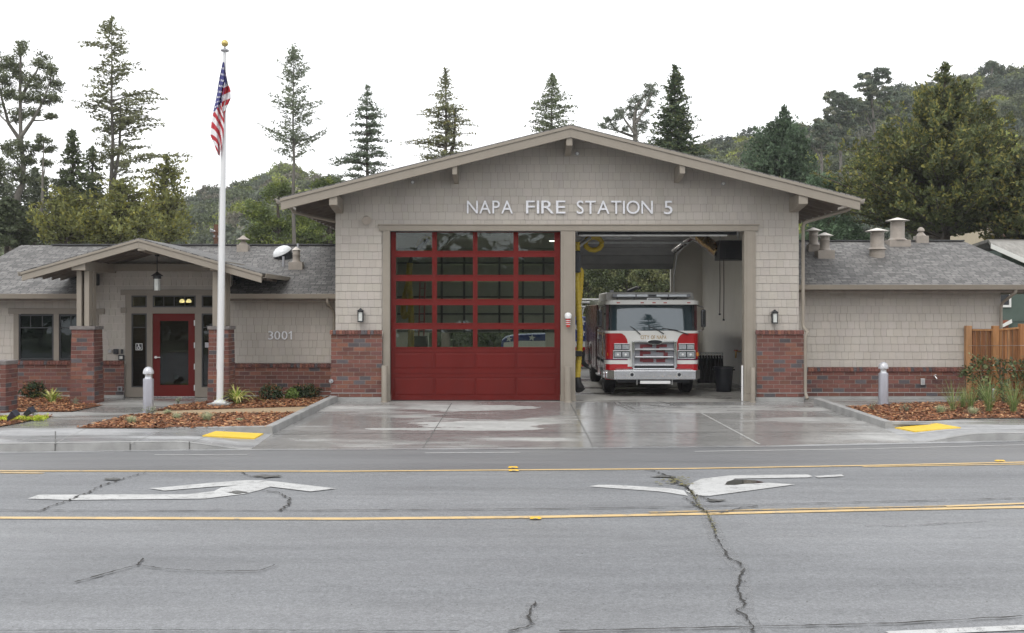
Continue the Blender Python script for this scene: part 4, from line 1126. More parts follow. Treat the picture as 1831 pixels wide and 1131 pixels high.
def small_vent(px, pyb, wbox, hbox, pyt, side):
    f_ = rroof if side == 'R' else lroof; par = RRF if side == 'R' else LRF
    d = ridge_d(pyb, side); s = d/F; x = X(px,d); zb = Z(pyb,d); w = wbox*s; hb = hbox*s; yc = d+w*.4; zt = Z(pyt,d); z1 = zb+hb; H = zt-z1
    box_base(x, d, w, zb, hb, f_, par).build("roof_vent", VENTM, par, bevel=.004)
    mb = MB(); mb.lathe(x, yc, [(w*.42,z1),(w*.28,z1+H*.25),(w*.2,z1+H*.35),(w*.2,z1+H*.5),(w*.62 if side=='L' else w*.3,z1+H*.55),(w*.25,z1+H*.8),(w*.08,zt)], 18); mb.build("vent_cap", VENTM, par, smooth=True)
small_vent(1650,434,22,13,405,'R'); small_vent(433,450,20,13,420,'L')
big_vent(528,482,25,14,13,441,16,'L')
pipe([P(507,475,31.2)-Vector((0,0,.2)), P(507,458,31.2)], .035, "vent_pipe", LRF, GREYMET)
pipe([P(533,445,33.0)-Vector((0,0,.2)), P(533,435,33.0)], .04, "vent_pipe", LRF, GREYMET)
d = 32.0; s = d/F; c = P(505,452,d); mb = MB(); n = 20
vs = []; fs = []; up = Vector((-.35,-.35,.87)).normalized(); u = up.cross(Vector((1,0,0))).normalized(); v = up.cross(u)
prof = [(.26,-.30),(.26,-.02),(.285,-.01),(.285,.015)]
for r_, h_ in prof:
    for k in range(n): t = 2*math.pi*k/n; vs.append(c + u*r_*math.cos(t) + v*r_*math.sin(t) + up*h_)
for i in range(len(prof)-1):
    for k in range(n): a = i*n+k; b = i*n+(k+1) % n; fs.append((a,b,b+n,a+n))
mb.add(vs, fs); mb.build("skylight_tube", DARKMETAL, LRF, smooth=True)
mb = MB(); vs = []; fs = []; prof = [(.285,.016),(.27,.07),(.22,.13),(.14,.175),(.05,.195),(.005,.2)]
for r_, h_ in prof:
    for k in range(n): t = 2*math.pi*k/n; vs.append(c + u*r_*math.cos(t) + v*r_*math.sin(t) + up*h_)
for i in range(len(prof)-1):
    for k in range(n): a = i*n+k; b = i*n+(k+1) % n; fs.append((a,b,b+n,a+n))
mb.add(vs, fs); mb.build("skylight_dome", mat("skylight acrylic dome",(.66,.68,.69),.15,.05,8), LRF, smooth=True)
# ================================================================ LETTERING
def letters(parent, words, Y, ext, m, name="letter", org=None, font_h=None):
    """words: [(text, px0, px1)], y_top,y_bot px ; upright on a plane facing the camera"""
    for text, a, b, yt, yb in words:
        x0, x1, z0, z1 = X(a,Y), X(b,Y), Z(yb,Y), Z(yt,Y)
        glyph = []
        for ch in text:
            if ch == ' ': glyph.append((None, .3)); continue
            if ch == '1':
                me = bpy.data.meshes.new('t'); me.from_pydata([(.26,0,0),(.35,0,0),(.35,.7,0),(.29,.7,0),(.12,.55,0),(.12,.46,0),(.26,.57,0)], [], [(0,1,2,3,6),(3,4,5,6)]); co = np.array([v.co[:] for v in me.vertices]); glyph.append((me, co)); continue
            cu = bpy.data.curves.new("t", 'FONT'); cu.body = ch; cu.size = 1; cu.extrude = 0; cu.resolution_u = 4
            to = bpy.data.objects.new("t", cu); SC.collection.objects.link(to)
            dg = bpy.context.evaluated_depsgraph_get(); me = bpy.data.meshes.new_from_object(to.evaluated_get(dg))
            bpy.data.objects.remove(to)
            co = np.array([v.co[:] for v in me.vertices]); glyph.append((me, co))
        H = max(g[1][:,1].max() for g in glyph if g[0] is not None) if True else 1
        gap = .13*H; total = 0; pos = []
        for g in glyph:
            if g[0] is None: total += g[1]; pos.append(None); continue
            wd = g[1][:,0].max()-g[1][:,0].min(); pos.append(total); total += wd+gap
        total -= gap
        sx = (x1-x0)/total; sz = (z1-z0)/H
        for g, p in zip(glyph, pos):
            if g[0] is None: continue
            me, co = g; mn = co[:,0].min()
            bm = bmesh.new(); bm.from_mesh(me)
            bmesh.ops.remove_doubles(bm, verts=bm.verts, dist=1e-5)
            r = bmesh.ops.extrude_face_region(bm, geom=bm.faces[:])
            nv = [v for v in r['geom'] if isinstance(v, bmesh.types.BMVert)]
            sn = set(nv)
            o_ = ORG[parent.name] if parent and parent.name in ORG else (org or Vector((0,0,0)))
            for v in bm.verts:
                x = x0 + (v.co.x - mn + p)*sx; z = z0 + v.co.y*sz
                y = Y - ext if v in sn else Y
                v.co = Vector((x,y,z)) - Vector(o_)
            bmesh.ops.recalc_face_normals(bm, faces=bm.faces); bm.to_mesh(me); bm.free()
            me.materials.clear(); me.materials.append(m); me.name = name
            o = bpy.data.objects.new(name, me); SC.collection.objects.link(o); o.parent = parent
SIGNM = mat("white enamelled letters", (.74,.75,.79), .3, .04, 6, metal=.1)
sg = thing("sign_lettering", "raised white capital letters reading NAPA FIRE STATION 5 on the gable wall", "sign", P(1018,370,D0-.05))
YL_ = D0-.022
letters(sg, [("NAPA",835,917,358.5,381.5),("FIRE",940.5,1011,358.5,381.5),("STATION",1031,1167,358.5,382),("5",1187,1202,359,382.5)], YL_, .045, SIGNM)
sg2 = thing("house_number", "raised white house number 3001 on the shingle wall right of the porch", "sign", P(501,599,DL-.05))
letters(sg2, [("3001",480,522,591.5,606.5)], DL-.022, .03, SIGNM, name="digit")

# ================================================================ FIRE ENGINE
DT = 29.9; TX = X(1166.5, DT)
def tx(px, d=DT): return X(px, d)
def tz(py, d=DT): return Z(py, d)
FE = thing("fire_engine", "red and white fire engine with chrome grille parked nose out in the open right bay", "fire engine", (TX, DT, 0))
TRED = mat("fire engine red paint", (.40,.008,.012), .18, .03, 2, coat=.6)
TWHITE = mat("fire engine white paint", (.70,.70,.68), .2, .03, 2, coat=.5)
TDRED = mat("dark red body and side shade paint", (.055,.006,.008), .28, .05, 2, coat=.2)  # on the cab doors it stands in for a dark reflection
TGLASS = glass("windscreen glass", (.03,.05,.06), .08, trans=False)
SGLASS = glass("side window glass", (.02,.03,.03), .08, trans=False)
LENSW = mat("clear lamp lens", (.36,.38,.40), .12, .25, 30, coat=.5); AMBER = mat("amber lens", (.62,.22,.02), .2, .1, 9, coat=.4); REDLENS = mat("red marker lens", (.45,.04,.03), .25, .1, 9)
E5M = mat("dull red numeral", (.13,.008,.014), .5, .2, 20); NAVY = mat("maroon stripe", (.12,.01,.06), .3, .05, 9)
def rplan(hw, y0, y1, r, n=6):     # rounded front corners, plan view
    p = [(TX-hw, y1)]
    for k in range(n+1):
        t = math.pi + (math.pi/2)*k/n; p.append((TX-hw+r + r*math.cos(t), y0+r + r*math.sin(t)))
    for k in range(n+1):
        t = 1.5*math.pi + (math.pi/2)*k/n; p.append((TX+hw-r + r*math.cos(t), y0+r + r*math.sin(t)))
    p.append((TX+hw, y1)); return p
HW = 1.25
# cab lower body
mb = MB(); mb.prism_z(rplan(HW, DT, DT+2.9, .16), tz(662), tz(592)); cab = mb.build("cab", TRED, FE, smooth=True)
# wheel arch gap is left under the cab: side skirt pieces behind & ahead of the wheel
mb = MB(); mb.prism_z(rplan(HW-.01, DT+.02, DT+.55, .16), .42, tz(662.3)); mb.box(TX-HW+.01,TX-HW+.2,DT+1.95,DT+2.9,.45,tz(662.3)); mb.box(TX+HW-.2,TX+HW-.01,DT+1.95,DT+2.9,.45,tz(662.3)); mb.build("cab_skirt", TRED, FE, smooth=True)
# belt white strip
MB().prism_z(rplan(HW+.006, DT-.006, DT+2.9, .165), tz(595.5), tz(591)).build("belt_moulding", TWHITE, cab, smooth=True)
# white centre panel with flared shoulders
c = [(-.86,tz(595)),(-.80,tz(596.5)),(-.73,tz(600)),(-.68,tz(606)),(-.66,tz(612)),(-.66,tz(655)),(.66,tz(655)),(.66,tz(612)),(.68,tz(606)),(.73,tz(600)),(.80,tz(596.5)),(.86,tz(595)),(1.0,tz(592)),(-1.0,tz(592))]
MB().prism_y([(TX+a, z) for a, z in c], DT-.009, DT+.02).build("front_panel", TWHITE, cab)
# stripes
MB().prism_z(rplan(HW+.007, DT-.007, DT+2.9, .167), tz(650.5), tz(643.5)).build("reflective_stripe", TWHITE, cab, smooth=True)
MB().prism_z(rplan(HW+.008, DT-.008, DT+2.9, .168), tz(643), tz(641.3)).build("pinstripe", NAVY, cab, smooth=True)
MB().box(TX-HW-.004,TX-HW,DT+.3,DT+2.9,tz(600),tz(597)).build("gold_stripe", mat("gold leaf",(.33,.19,.02),.3,.1,9), cab)
# upper cab: raised roof, pillars, visor
mb = MB(); zt0, zt1 = tz(592), tz(544)
mb.box(TX-HW+.03,TX-HW+.10,DT+.18,DT+.28,zt0,zt1); mb.box(TX+HW-.10,TX+HW-.03,DT+.18,DT+.28,zt0,zt1)
mb.box(TX-HW+.03,TX+HW-.03,DT+.9,DT+2.88,zt0,zt1)
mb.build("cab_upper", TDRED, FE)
mb = MB(); mb.prism_z(rplan(HW+.0, DT-.10, DT+2.9, .2), zt1, tz(538)); mb.prism_z(rplan(HW-.04, DT-.05, DT+2.9, .2), tz(538), tz(536)); mb.build("roof_visor", TWHITE, FE, smooth=True)
mb = MB(); mb.hexa([(TX-1.22,DT+.35,tz(536)),(TX+1.20,DT+.35,tz(536)),(TX+1.20,DT+2.9,tz(536)),(TX-1.22,DT+2.9,tz(536))],[(TX-1.2,DT+.5,tz(521.5)),(TX+1.17,DT+.5,tz(521.5)),(TX+1.17,DT+2.9,tz(521.5)),(TX-1.2,DT+2.9,tz(521.5))])
mb.build("raised_roof", mat("silver grey roof paint",(.52,.51,.49),.4,.06,3), FE, bevel=.04, seg=3)
# windscreen: two-curved panel
def arcsheet(x0, x1, z0, z1, y0, bulge, rake, nx=18, nz=6):
    vs = []; fs = []
    for j in range(nz+1):
        for i in range(nx+1):
            u = i/nx*2-1; v = j/nz; vs.append((TX+ (x0+(x1-x0)*i/nx), y0 + bulge*(u*u*.35+.65*u**6) + rake*(.55*v+.9*v*v), z0+(z1-z0)*v))
    for j in range(nz):
        for i in range(nx): a = j*(nx+1)+i; fs.append((a,a+1,a+nx+2,a+nx+1))
    return MB().add(vs, fs)
arcsheet(-1.08, 1.10, tz(591), tz(545), DT+.0, .13, .075, 18, 12).build("windscreen", TGLASS, FE, smooth=True)
for s in (-1, 1):
    mb = MB(); mb.hexa([(TX+s*1.08,DT+.15,zt0),(TX+s*1.11,DT+.15,zt0),(TX+s*1.22,DT+.2,zt0),(TX+s*1.2,DT+.24,zt0)],[(TX+s*1.08,DT+.2,zt1),(TX+s*1.11,DT+.2,zt1),(TX+s*1.22,DT+.25,zt1),(TX+s*1.2,DT+.29,zt1)])
    mb.build("corner_window", SGLASS, FE)
    MB().box(TX+s*1.10-.015,TX+s*1.10+.015,DT+.11,DT+.15,zt0,zt1).build("window_pillar", BLACKPL, FE)
    MB().box(TX+s*(HW-.035)-.008,TX+s*(HW-.035)+.008,DT+.32,DT+.88,zt0+.03,zt1-.04).build("side_window", SGLASS, FE)
MB().box(TX-.16,TX+.17,DT-.03,DT+.02,tz(545.6),tz(542.5)).build("camera_housing", BLACKPL, FE, bevel=.01)
# wipers
for a, b in (((1127,583),(1145,597.5)),((1160,583),(1187,596.5)),((1184,586),(1231,597.5))):
    MB().tube([P(a[0],a[1],DT-.01),P((a[0]+b[0])/2,(a[1]+b[1])/2-1.5,DT-.035),P(b[0],b[1],DT-.03)], [.008,.012,.014], 6).build("wiper", BLACKPL, FE)
MB().tube([P(1184,586.5,DT-.015),P(1212,590,DT-.02)], .009, 5).build("wiper", BLACKPL, FE)
for px in (1105,1147.5,1168.5,1188.5,1230.5): MB().box(tx(px)-.045,tx(px)+.045,DT-.115,DT-.095,tz(541.8),tz(540.2)).build("marker_lamp", REDLENS, FE, bevel=.006)
# light bar
mb = MB(); mb.box(tx(1096),tx(1236),DT+.12,DT+.36,tz(530.8),tz(525.2)); lb = mb.build("light_bar", mat("light bar housing",(.2,.21,.23),.3,.1,9), FE, bevel=.012)
for a, b in ((1104,1137),(1139.5,1159),(1175,1195),(1197.5,1229)): MB().box(tx(a),tx(b),DT+.105,DT+.13,tz(530),tz(526)).build("lens", mat("white strobe lens",(.68,.72,.76),.15,.05,9,coat=.5), lb, bevel=.004)
MB().box(tx(1161),tx(1173),DT+.1,DT+.13,tz(529),tz(526.6)).build("lens", BLACKPL, lb)
for px in (1104,1134.5,1195): MB().tube([(tx(px),DT+.1,tz(531)),(tx(px),DT+.1,tz(536))], .012, 6).build("bracket", BLACKPL, lb)
mb = MB()
for r in rects((tx(1157),tx(1181),tz(539),tz(532.3)), [(tx(1158.3),tx(1179.7),tz(537.8),tz(533.5))]): mb.box(r[0],r[1],DT+.02,DT+.05,r[2],r[3])
mb.build("badge_frame", WHITEP, FE); MB().box(tx(1158.4),tx(1179.6),DT+.03,DT+.05,tz(537.7),tz(533.6)).build("badge_plate", GREYMET, FE)
MB().tube([P(1204,536,DT+.1),P(1206,533.5,DT+.1),P(1211,532.5,DT+.1)], .012, 6).build("antenna", BLACKPL, FE)
MB().box(tx(1095),tx(1101),DT+.6,DT+.8,tz(521.5),tz(518)).build("antenna_base", GREYMET, FE, bevel=.01)
# grille
GY = DT-.13
mb = MB(); mb.box(tx(1129.5),tx(1134),GY,DT,tz(657),tz(609)); mb.box(tx(1204),tx(1209),GY,DT,tz(657),tz(609)); mb.box(tx(1134),tx(1204),GY,DT,tz(612.5),tz(608.5)); mb.box(tx(1134),tx(1204),GY,DT,tz(653.5),tz(649.5)); mb.box(tx(1131),tx(1207.5),GY+.02,DT,tz(659.5),tz(657.2))
gr = mb.build("grille", CHROME, FE, bevel=.02, seg=3)
for y in (624,637.6): MB().box(tx(1134.2),tx(1203.8),GY-.01,GY+.07,tz(y+2.0),tz(y-1.8)).build("grille_bar", CHROME, gr, bevel=.022, seg=3)
MB().box(tx(1134),tx(1204),GY+.095,GY+.105,tz(649.5),tz(612.5)).build("grille_backing", mat("grille mesh grey",(.23,.235,.26),.5,.15,60), gr)
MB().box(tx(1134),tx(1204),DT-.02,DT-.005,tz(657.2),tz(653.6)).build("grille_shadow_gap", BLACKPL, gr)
mb = MB()
for x0_, x1_, y0_, y1_ in ((1144,1149,615,646),(1149,1166,615,620.5),(1149,1163,627.5,632.5),(1149,1168,640.5,647)): mb.box(tx(x0_),tx(x1_),GY+.078,GY+.088,tz(y1_),tz(y0_))
mb.build("letter", E5M, gr)
mb = MB()
for x0_, x1_, y0_, y1_ in ((1173,1192,615,620),(1173,1178,620,629),(1178,1189,625,629.5),(1186,1193.5,629.5,641),(1173,1189,641,647)): mb.box(tx(x0_),tx(x1_),GY+.078,GY+.088,tz(y1_),tz(y0_))
mb.build("digit", E5M, gr)
n = 24; mb = MB(); ex, ez = tx(1170), tz(611)
mb.prism_y([(ex+.215*math.cos(2*math.pi*k/n), ez+.068*math.sin(2*math.pi*k/n)) for k in range(n)], GY-.03, GY-.002); em = mb.build("emblem", CHROME, gr, bevel=.006)
MB().prism_y([(ex+.185*math.cos(2*math.pi*k/n), ez+.05*math.sin(2*math.pi*k/n)) for k in range(n)], GY-.036, GY-.0305).build("emblem_inlay", mat("emblem black",(.02,.02,.025),.2,.1,9), gr)
letters(gr, [("Pierce",1159.5,1180.5,609,613.2)], GY-.0365, .003, CHROME)
GOLD = MATS["gold leaf"]
letters(FE, [("CITY",1145.5,1161,599.3,605.8),("OF",1164.3,1171.3,599.3,605.8),("NAPA",1174.5,1191.5,599.3,605.8)], DT-.0095, .006, GOLD)
# headlight clusters
for a, b, s in ((1095.5,1127.5,-1),(1211,1243.5,1)):
    mb = MB(); mb.box(tx(a),tx(b),DT-.04,DT+.01,tz(641),tz(626)); mb.box(tx(a+2),tx(b-2),DT-.04,DT+.01,tz(625.6),tz(613.5)); hb = mb.build("headlight_bezel", CHROME, FE, bevel=.008)
    mb = MB(); mb.box(tx(a+2.2),tx(b-2.2),DT-.0425,DT-.039,tz(639),tz(627.6)); mb.box(tx(a+3.4),tx(b-3.4),DT-.0425,DT-.039,tz(624.8),tz(614.6)); mb.build("lamp_recess", BLACKPL, hb)
    w = (b-a-4)/2
    for k in range(2):
        u0 = a+2.4+k*w+.4; u1 = u0+w-1.6
        MB().box(tx(u0),tx(u1),DT-.055,DT-.035,tz(624),tz(615.5)).build("warning_lens", LENSW, hb, bevel=.012)
        MB().box(tx(u0+.2),tx(u1-.2),DT-.052,DT-.035,tz(637.5),tz(629)).build("headlight", LENSW, hb, bevel=.012)
        mb = MB(); cx_, cz_ = (tx(u0)+tx(u1))/2, tz(633.3); mb.tube([(cx_,DT-.057,cz_),(cx_,DT-.05,cz_)], .03, 12); mb.build("bulb", WHITEP, hb)
for px, s in ((1090,-1),(1246.5,1)):
    MB().box(tx(px)-.055,tx(px)+.055,DT-.02+.05,DT+.12,tz(636.5),tz(629.5)).build("turn_signal", AMBER, FE, bevel=.02, seg=3)
# bumper: slanted chrome
mb = MB(); mb.prism_z([(TX-1.24,DT+.3),(TX-1.22,DT-.18),(TX-1.07,DT-.5),(TX+1.09,DT-.5),(TX+1.24,DT-.18),(TX+1.27,DT+.3)], tz(678.5,29.4), tz(662,29.4)); bpr = mb.build("bumper", CHROME, FE, bevel=.015)
MB().box(TX-1.0,TX+1.02,DT-.49,DT-.02,tz(662,29.4)-.01,tz(660.8,29.4)).build("bumper_deck", ALU, bpr)
for px in (1130,1214.5):
    cx_, cz_ = X(px,29.4), Z(669.5,29.4); MB().tube([(cx_,DT-.515,cz_),(cx_,DT-.495,cz_)], .07, 16).build("horn_rim", STEEL, bpr, smooth=True); MB().tube([(cx_,DT-.52,cz_),(cx_,DT-.514,cz_)], .045, 16).build("horn", BLACKPL, bpr)
MB().box(X(1145,29.4),X(1199,29.4),DT-.47,DT-.455,Z(686,29.4),Z(680.5,29.4)).build("number_plate", WHITEP, FE, bevel=.004)
for px in (1139,1202): MB().tube([P(px,679,29.45),P(px,688,29.45)], .014, 6).build("tow_eye", STEEL, bpr)
mb = MB(); mb.box(TX-.95,TX+.95,DT-.2,DT+.0,.36,.52); mb.box(TX-.4,TX-.25,DT,DT+8,.45,.7); mb.box(TX+.25,TX+.4,DT,DT+8,.45,.7); mb.tube([(TX-1.0,DT+1.25,.5),(TX+1.0,DT+1.25,.5)], .09, 10); mb.lathe(TX,DT+1.25,[(.15,.36),(.25,.45),(.2,.62)],12); mb.build("chassis", BLACKPL, FE)
def wheel(x, y, s, dual=False):
    mb = MB(); r = .52; w = .32
    prof = [(r*.55,-w/2),(r*.9,-w/2),(r*.985,-w*.38),(r,-w*.3),(r,w*.3),(r*.985,w*.38),(r*.9,w/2),(r*.55,w/2)]; n = 40; vs = []; fs = []
    for rr_, u in prof:
        for k in range(n): t = 2*math.pi*k/n; vs.append((x+u, y+rr_*math.cos(t), r+.005+rr_*math.sin(t)))
    for i in range(len(prof)-1):
        for k in range(n): a = i*n+k; b = i*n+(k+1) % n; fs.append((a,b,b+n,a+n))
    mb.add(vs, fs)
    for k in range(36):
        t = 2*math.pi*k/36
        for u0 in (-.12,-.04,.05): 
            c_ = Vector((x+u0, y+(r+.002)*math.cos(t), r+.005+(r+.002)*math.sin(t)))
            tg = Vector((0,-math.sin(t),math.cos(t)))*.022; nr = Vector((0,math.cos(t),math.sin(t)))*.006
            mb.hexa([c_-tg-nr, c_-tg-nr+Vector((.06,0,0)), c_+tg-nr+Vector((.06,0,0)), c_+tg-nr], [c_-tg+nr, c_-tg+nr+Vector((.06,0,0)), c_+tg+nr+Vector((.06,0,0)), c_+tg+nr])
    wh = mb.build("wheel", BLACKRUB, FE, smooth=True)
    mb = MB(); f = x+s*w*.42; mb.tube([(x-s*.05,y,r),(f,y,r),(f+s*.001,y,r)], [r*.56,r*.56,r*.5], 24); mb.tube([(f,y,r),(f+s*.07,y,r)], [.12,.08], 14)
    for k in range(10): t = 2*math.pi*k/10; mb.tube([(f,y+.2*math.cos(t),r+.2*math.sin(t)),(f+s*.03,y+.2*math.cos(t),r+.2*math.sin(t))], .016, 6)
    mb.build("rim", CHROME, wh)
for s in (-1, 1):
    wheel(TX+s*1.06, DT+1.25, s); wheel(TX+s*1.07, DT+6.1, s); wheel(TX+s*.7, DT+6.1, s)
# fenders (chrome arc) and running boards
for s in (-1, 1):
    for yc, r0 in ((DT+1.25,.62),(DT+6.1,.62)):
        mb = MB(); xs_ = TX+s*(HW-.02); L = []
        for k in range(15):
            t = math.pi*k/14; L.append([(xs_-s*.24, yc+r0*math.cos(t), .55+r0*math.sin(t)),(xs_+s*.03, yc+r0*math.cos(t), .55+r0*math.sin(t)),(xs_+s*.03, yc+(r0+.07)*math.cos(t), .55+(r0+.07)*math.sin(t)),(xs_-s*.24, yc+(r0+.07)*math.cos(t), .55+(r0+.07)*math.sin(t))])
        for A, B in zip(L, L[1:]):
            for k in range(4): mb.quad(A[k], B[k], B[(k+1)%4], A[(k+1)%4])
        mb.quad(*L[0]); mb.quad(*L[-1]); mb.build("fender", CHROME if yc > DT+3 else ALU, FE, smooth=True)
    MB().box(TX+s*(HW-.0)-.1*(s>0)-.0,TX+s*(HW)+.1*(s<0)+.0,DT+.55,DT+.62,.42,.6).build("mud_flap", BLACKRUB, FE)
# body behind cab: compartments
mb = MB(); mb.box(TX-1.24,TX+1.24,DT+3.35,DT+5.3,.5,2.45); mb.box(TX-1.24,TX+1.24,DT+5.3,DT+6.9,1.2,2.45); mb.box(TX-1.24,TX+1.24,DT+6.9,DT+8.4,.5,2.45)
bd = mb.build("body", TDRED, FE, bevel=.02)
mb = MB(); mb.box(TX-1.1,TX+1.1,DT+2.95,DT+3.3,.6,2.3); mb.build("pump_panel", ALU, FE)
for s in (-1, 1):
    for a, b in ((3.45,4.3),(4.4,5.2),(7.0,8.3)):
        mb = MB(); xx = TX+s*1.245
        for k in range(16): z = .6+k*.075; mb.box(min(xx,xx+s*.012),max(xx,xx+s*.012),DT+a,DT+b,z,z+.068)
        mb.build("roller_shutter", TDRED, bd)
    # cab doors: handle, rail, step
    for a in (.35, 1.9):
        xx = TX+s*(HW+.003); mb = MB(); mb.box(min(xx,xx+s*.015),max(xx,xx+s*.015),DT+a+.12,DT+a+.25,tz(612),tz(607)); mb.build("door_handle", CHROME, FE, bevel=.004)
        MB().tube([(xx,DT+a-.02,1.0),(xx+s*.05,DT+a-.02,1.05),(xx+s*.05,DT+a-.02,1.65),(xx,DT+a-.02,1.7)], .014, 8).build("grab_rail", CHROME, FE, smooth=True)
    MB().box(min(TX+s*1.0,TX+s*1.3),max(TX+s*1.0,TX+s*1.3),DT+1.98,DT+2.9,.42,.46).build("step", ALU, FE)
    # front corner chrome step and mirrors
    mb = MB(); mb.box(TX+s*1.27-.04,TX+s*1.27+.04,DT+.25,DT+.4,.45,.62); mb.build("corner_step", CHROME, FE, bevel=.02)
for s in (-1, 1):      # door plates coloured dark, painting the dim bay's reflection onto the cab sides
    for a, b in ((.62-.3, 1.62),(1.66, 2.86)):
        xx = TX+s*(HW+.001); mb = MB(); mb.box(min(xx,xx+s*.006),max(xx,xx+s*.006),DT+a,DT+b,tz(662),tz(600)); mb.build("cab_door_shade", TDRED, FE)
# mirrors
for px, s in ((1072,-1),(1257.5,1)):
    mx, md = X(px,DT-.05), DT-.05
    mb = MB(); w = .062; zt_, zb_ = Z(553,md), Z(585,md)
    mb.box(mx-w,mx+w,md-.09,md+.05,zb_,zt_); m_ = mb.build("mirror", mat("dark mirror shell",(.10,.10,.11),.12,.1,9,metal=.8), FE, bevel=.045, seg=4, smooth=True)
    MB().box(mx-w*.72,mx+w*.72,md+.05,md+.056,zb_+.05,zt_-.05).build("mirror_glass", mat("mirror silver",(.6,.62,.65),.03,.02,9,metal=1), m_)
    a = TX+s*1.24
    MB().tube([(a,DT+.2,tz(594)),(mx-s*.0,md,Z(588.5,md)),(mx,md,Z(585,md))], .018, 8).build("mirror_arm", CHROME, m_, smooth=True)
    MB().tube([(a,DT+.2,tz(546)),(mx,md,Z(549,md)),(mx,md,Z(553.5,md))], .018, 8).build("mirror_arm", CHROME, m_, smooth=True)
    MB().box(mx-w*1.05,mx+w*1.05,md-.02,md+.056,zb_+.02,zt_-.02) 
# ladder and hose bed on top of the body
mb = MB(); y0, y1 = DT+3.3, DT+8.4; lx = TX-1.05
mb.box(lx-.03,lx+.0,y0,y1,2.45,2.6); mb.box(lx+.4,lx+.43,y0,y1,2.45,2.6); k = y0+.15
while k < y1: mb.box(lx,lx+.4,k,k+.03,2.51,2.54); k += .32
mb.build("ladder", ALU, FE)
MB().box(TX-.5,TX+1.15,DT+3.4,DT+8.2,2.45,2.58).build("hose_cover", mat("hose bed cover",(.05,.008,.01),.8,.2,4), FE, bevel=.03)
mb = MB(); mb.tube([(TX-.3,DT+3.1,2.3),(TX-.3,DT+3.1,2.85)], .07, 10); mb.tube([(TX-.3,DT+3.1,2.85),(TX-.1,DT+2.7,2.95),(TX-.05,DT+2.4,2.93)], [.06,.05,.035], 10); mb.build("deck_gun", BLACKPL, FE, smooth=True)

# ================================================================ RESCUE VEHICLE with stars behind the bays
DV = 44.0
NAVYB = mat("navy blue paint", (.025,.045,.20), .3, .05, 3, coat=.3); STARW = mat("white star decal", (.7,.7,.7), .4, .04, 6)
RV = thing("pickup_truck", "pickup truck with white stars on blue and a white rack, parked behind the station", "truck", (X(985,DV), DV, 0))
def vz(y): return Z(y, DV)
def vx(x): return X(x, DV)
mb = MB(); mb.prism_y([(vx(895),vz(640)),(vx(897),vz(608)),(vx(905),vz(602)),(vx(925),vz(598)),(vx(985),vz(596)),(vx(1000),vz(594)),(vx(1012),vz(572)),(vx(1020),vz(566)),(vx(1072),vz(566)),(vx(1072),vz(640))], DV, DV+1.9)
bod = mb.build("body", NAVYB, RV, bevel=.05, seg=3)
mb = MB(); mb.prism_y([(vx(901),vz(612)),(vx(930),vz(609)),(vx(1000),vz(609)),(vx(1000),vz(640)),(vx(898),vz(640))], DV-.012, DV-.001); mb.build("white_side_band", TWHITE, bod)
for a,b,c_,d_ in ((1000,1072,655,643),(1000,1072,632,620)): MB().box(vx(a),vx(b),DV-.014,DV-.001,vz(a*0+c_),vz(d_)).build("red_stripe", TRED, bod)
MB().box(vx(1000),vx(1072),DV-.013,DV-.001,vz(620),vz(610)).build("white_stripe", TWHITE, bod); MB().box(vx(1000),vx(1072),DV-.013,DV-.001,vz(643),vz(632)).build("white_stripe", TWHITE, bod)
def star(cx, cz, r, y, par):
    pts = [(cx+(r if k % 2 == 0 else r*.4)*math.sin(math.pi*k/5+.15), cz+(r if k % 2 == 0 else r*.4)*math.cos(math.pi*k/5+.15)) for k in range(10)]
    MB().prism_y(pts, y-.02, y-.0125).build("star", STARW, par)
for px, py, r in ((910,605.5,.14),(951,603.5,.15),(1041,575,.17),(1041,594,.17),(1056,585,.15),(1029,585,.14)): star(vx(px), vz(py), r, DV-.002, bod)
for px in (925,1055):
    mb = MB(); mb.tube([(vx(px),DV-.03,.4),(vx(px),DV+.25,.4)], .4, 24); w_ = mb.build("wheel", BLACKRUB, RV); MB().tube([(vx(px),DV-.045,.4),(vx(px),DV+.0,.4)], .24, 18).build("rim", CHROME, w_)
mb = MB(); yy = DV+.3
for a in (1022,1040,1058,1072): mb.tube([(vx(a),yy,vz(566)),(vx(a)+.12,yy,vz(548)),(vx(a)+.32,yy,vz(548)),(vx(a)+.44,yy,vz(566))], .035, 6)
for z in (548,540,535): mb.tube([(vx(1022),yy,vz(z)),(vx(1076),yy,vz(z))], .045, 6)
mb.tube([(vx(1040),yy,vz(566)),(vx(1040),yy,vz(535))], .035, 6); mb.tube([(vx(1058),yy,vz(566)),(vx(1062),yy,vz(535))], .035, 6)
mb.build("rack", TWHITE, RV)

# ================================================================ INTERIOR ITEMS
YEL = mat("yellow exhaust hose", (.50,.36,.03), .55, .1, 6)
def hose(pts, r, par, name="hose"):
    P_ = [Vector(p) for p in pts]; o = []
    for i in range(len(P_)-1):
        p0 = P_[max(i-1,0)]; p1 = P_[i]; p2 = P_[i+1]; p3 = P_[min(i+2,len(P_)-1)]
        n = max(2, int((p2-p1).length/.025))
        for k in range(n):
            t = k/n; o.append(.5*((2*p1)+(-p0+p2)*t+(2*p0-5*p1+4*p2-p3)*t*t+(-p0+3*p1-3*p2+p3)*t**3))
    o.append(P_[-1]); rr_ = [r*(1.0 if k % 4 < 2 else .9) for k in range(len(o))]
    return MB().tube(o, rr_, 12).build(name, YEL, par, smooth=True)
h1 = thing("exhaust_hose", "yellow exhaust hose with black nozzle hanging in the open bay beside the centre post", "hose", P(1036,690,29.2))
hose([P(1032,432,29.2), P(1031,480,29.25), P(1034,540,29.2), P(1037,600,29.2), P(1034,650,29.2), P(1032,679,29.1)], .085, h1)
hose([P(1036,480,29.3), P(1039,490,29.3), P(1036,530,29.3), P(1030,566,29.3)], .08, h1)
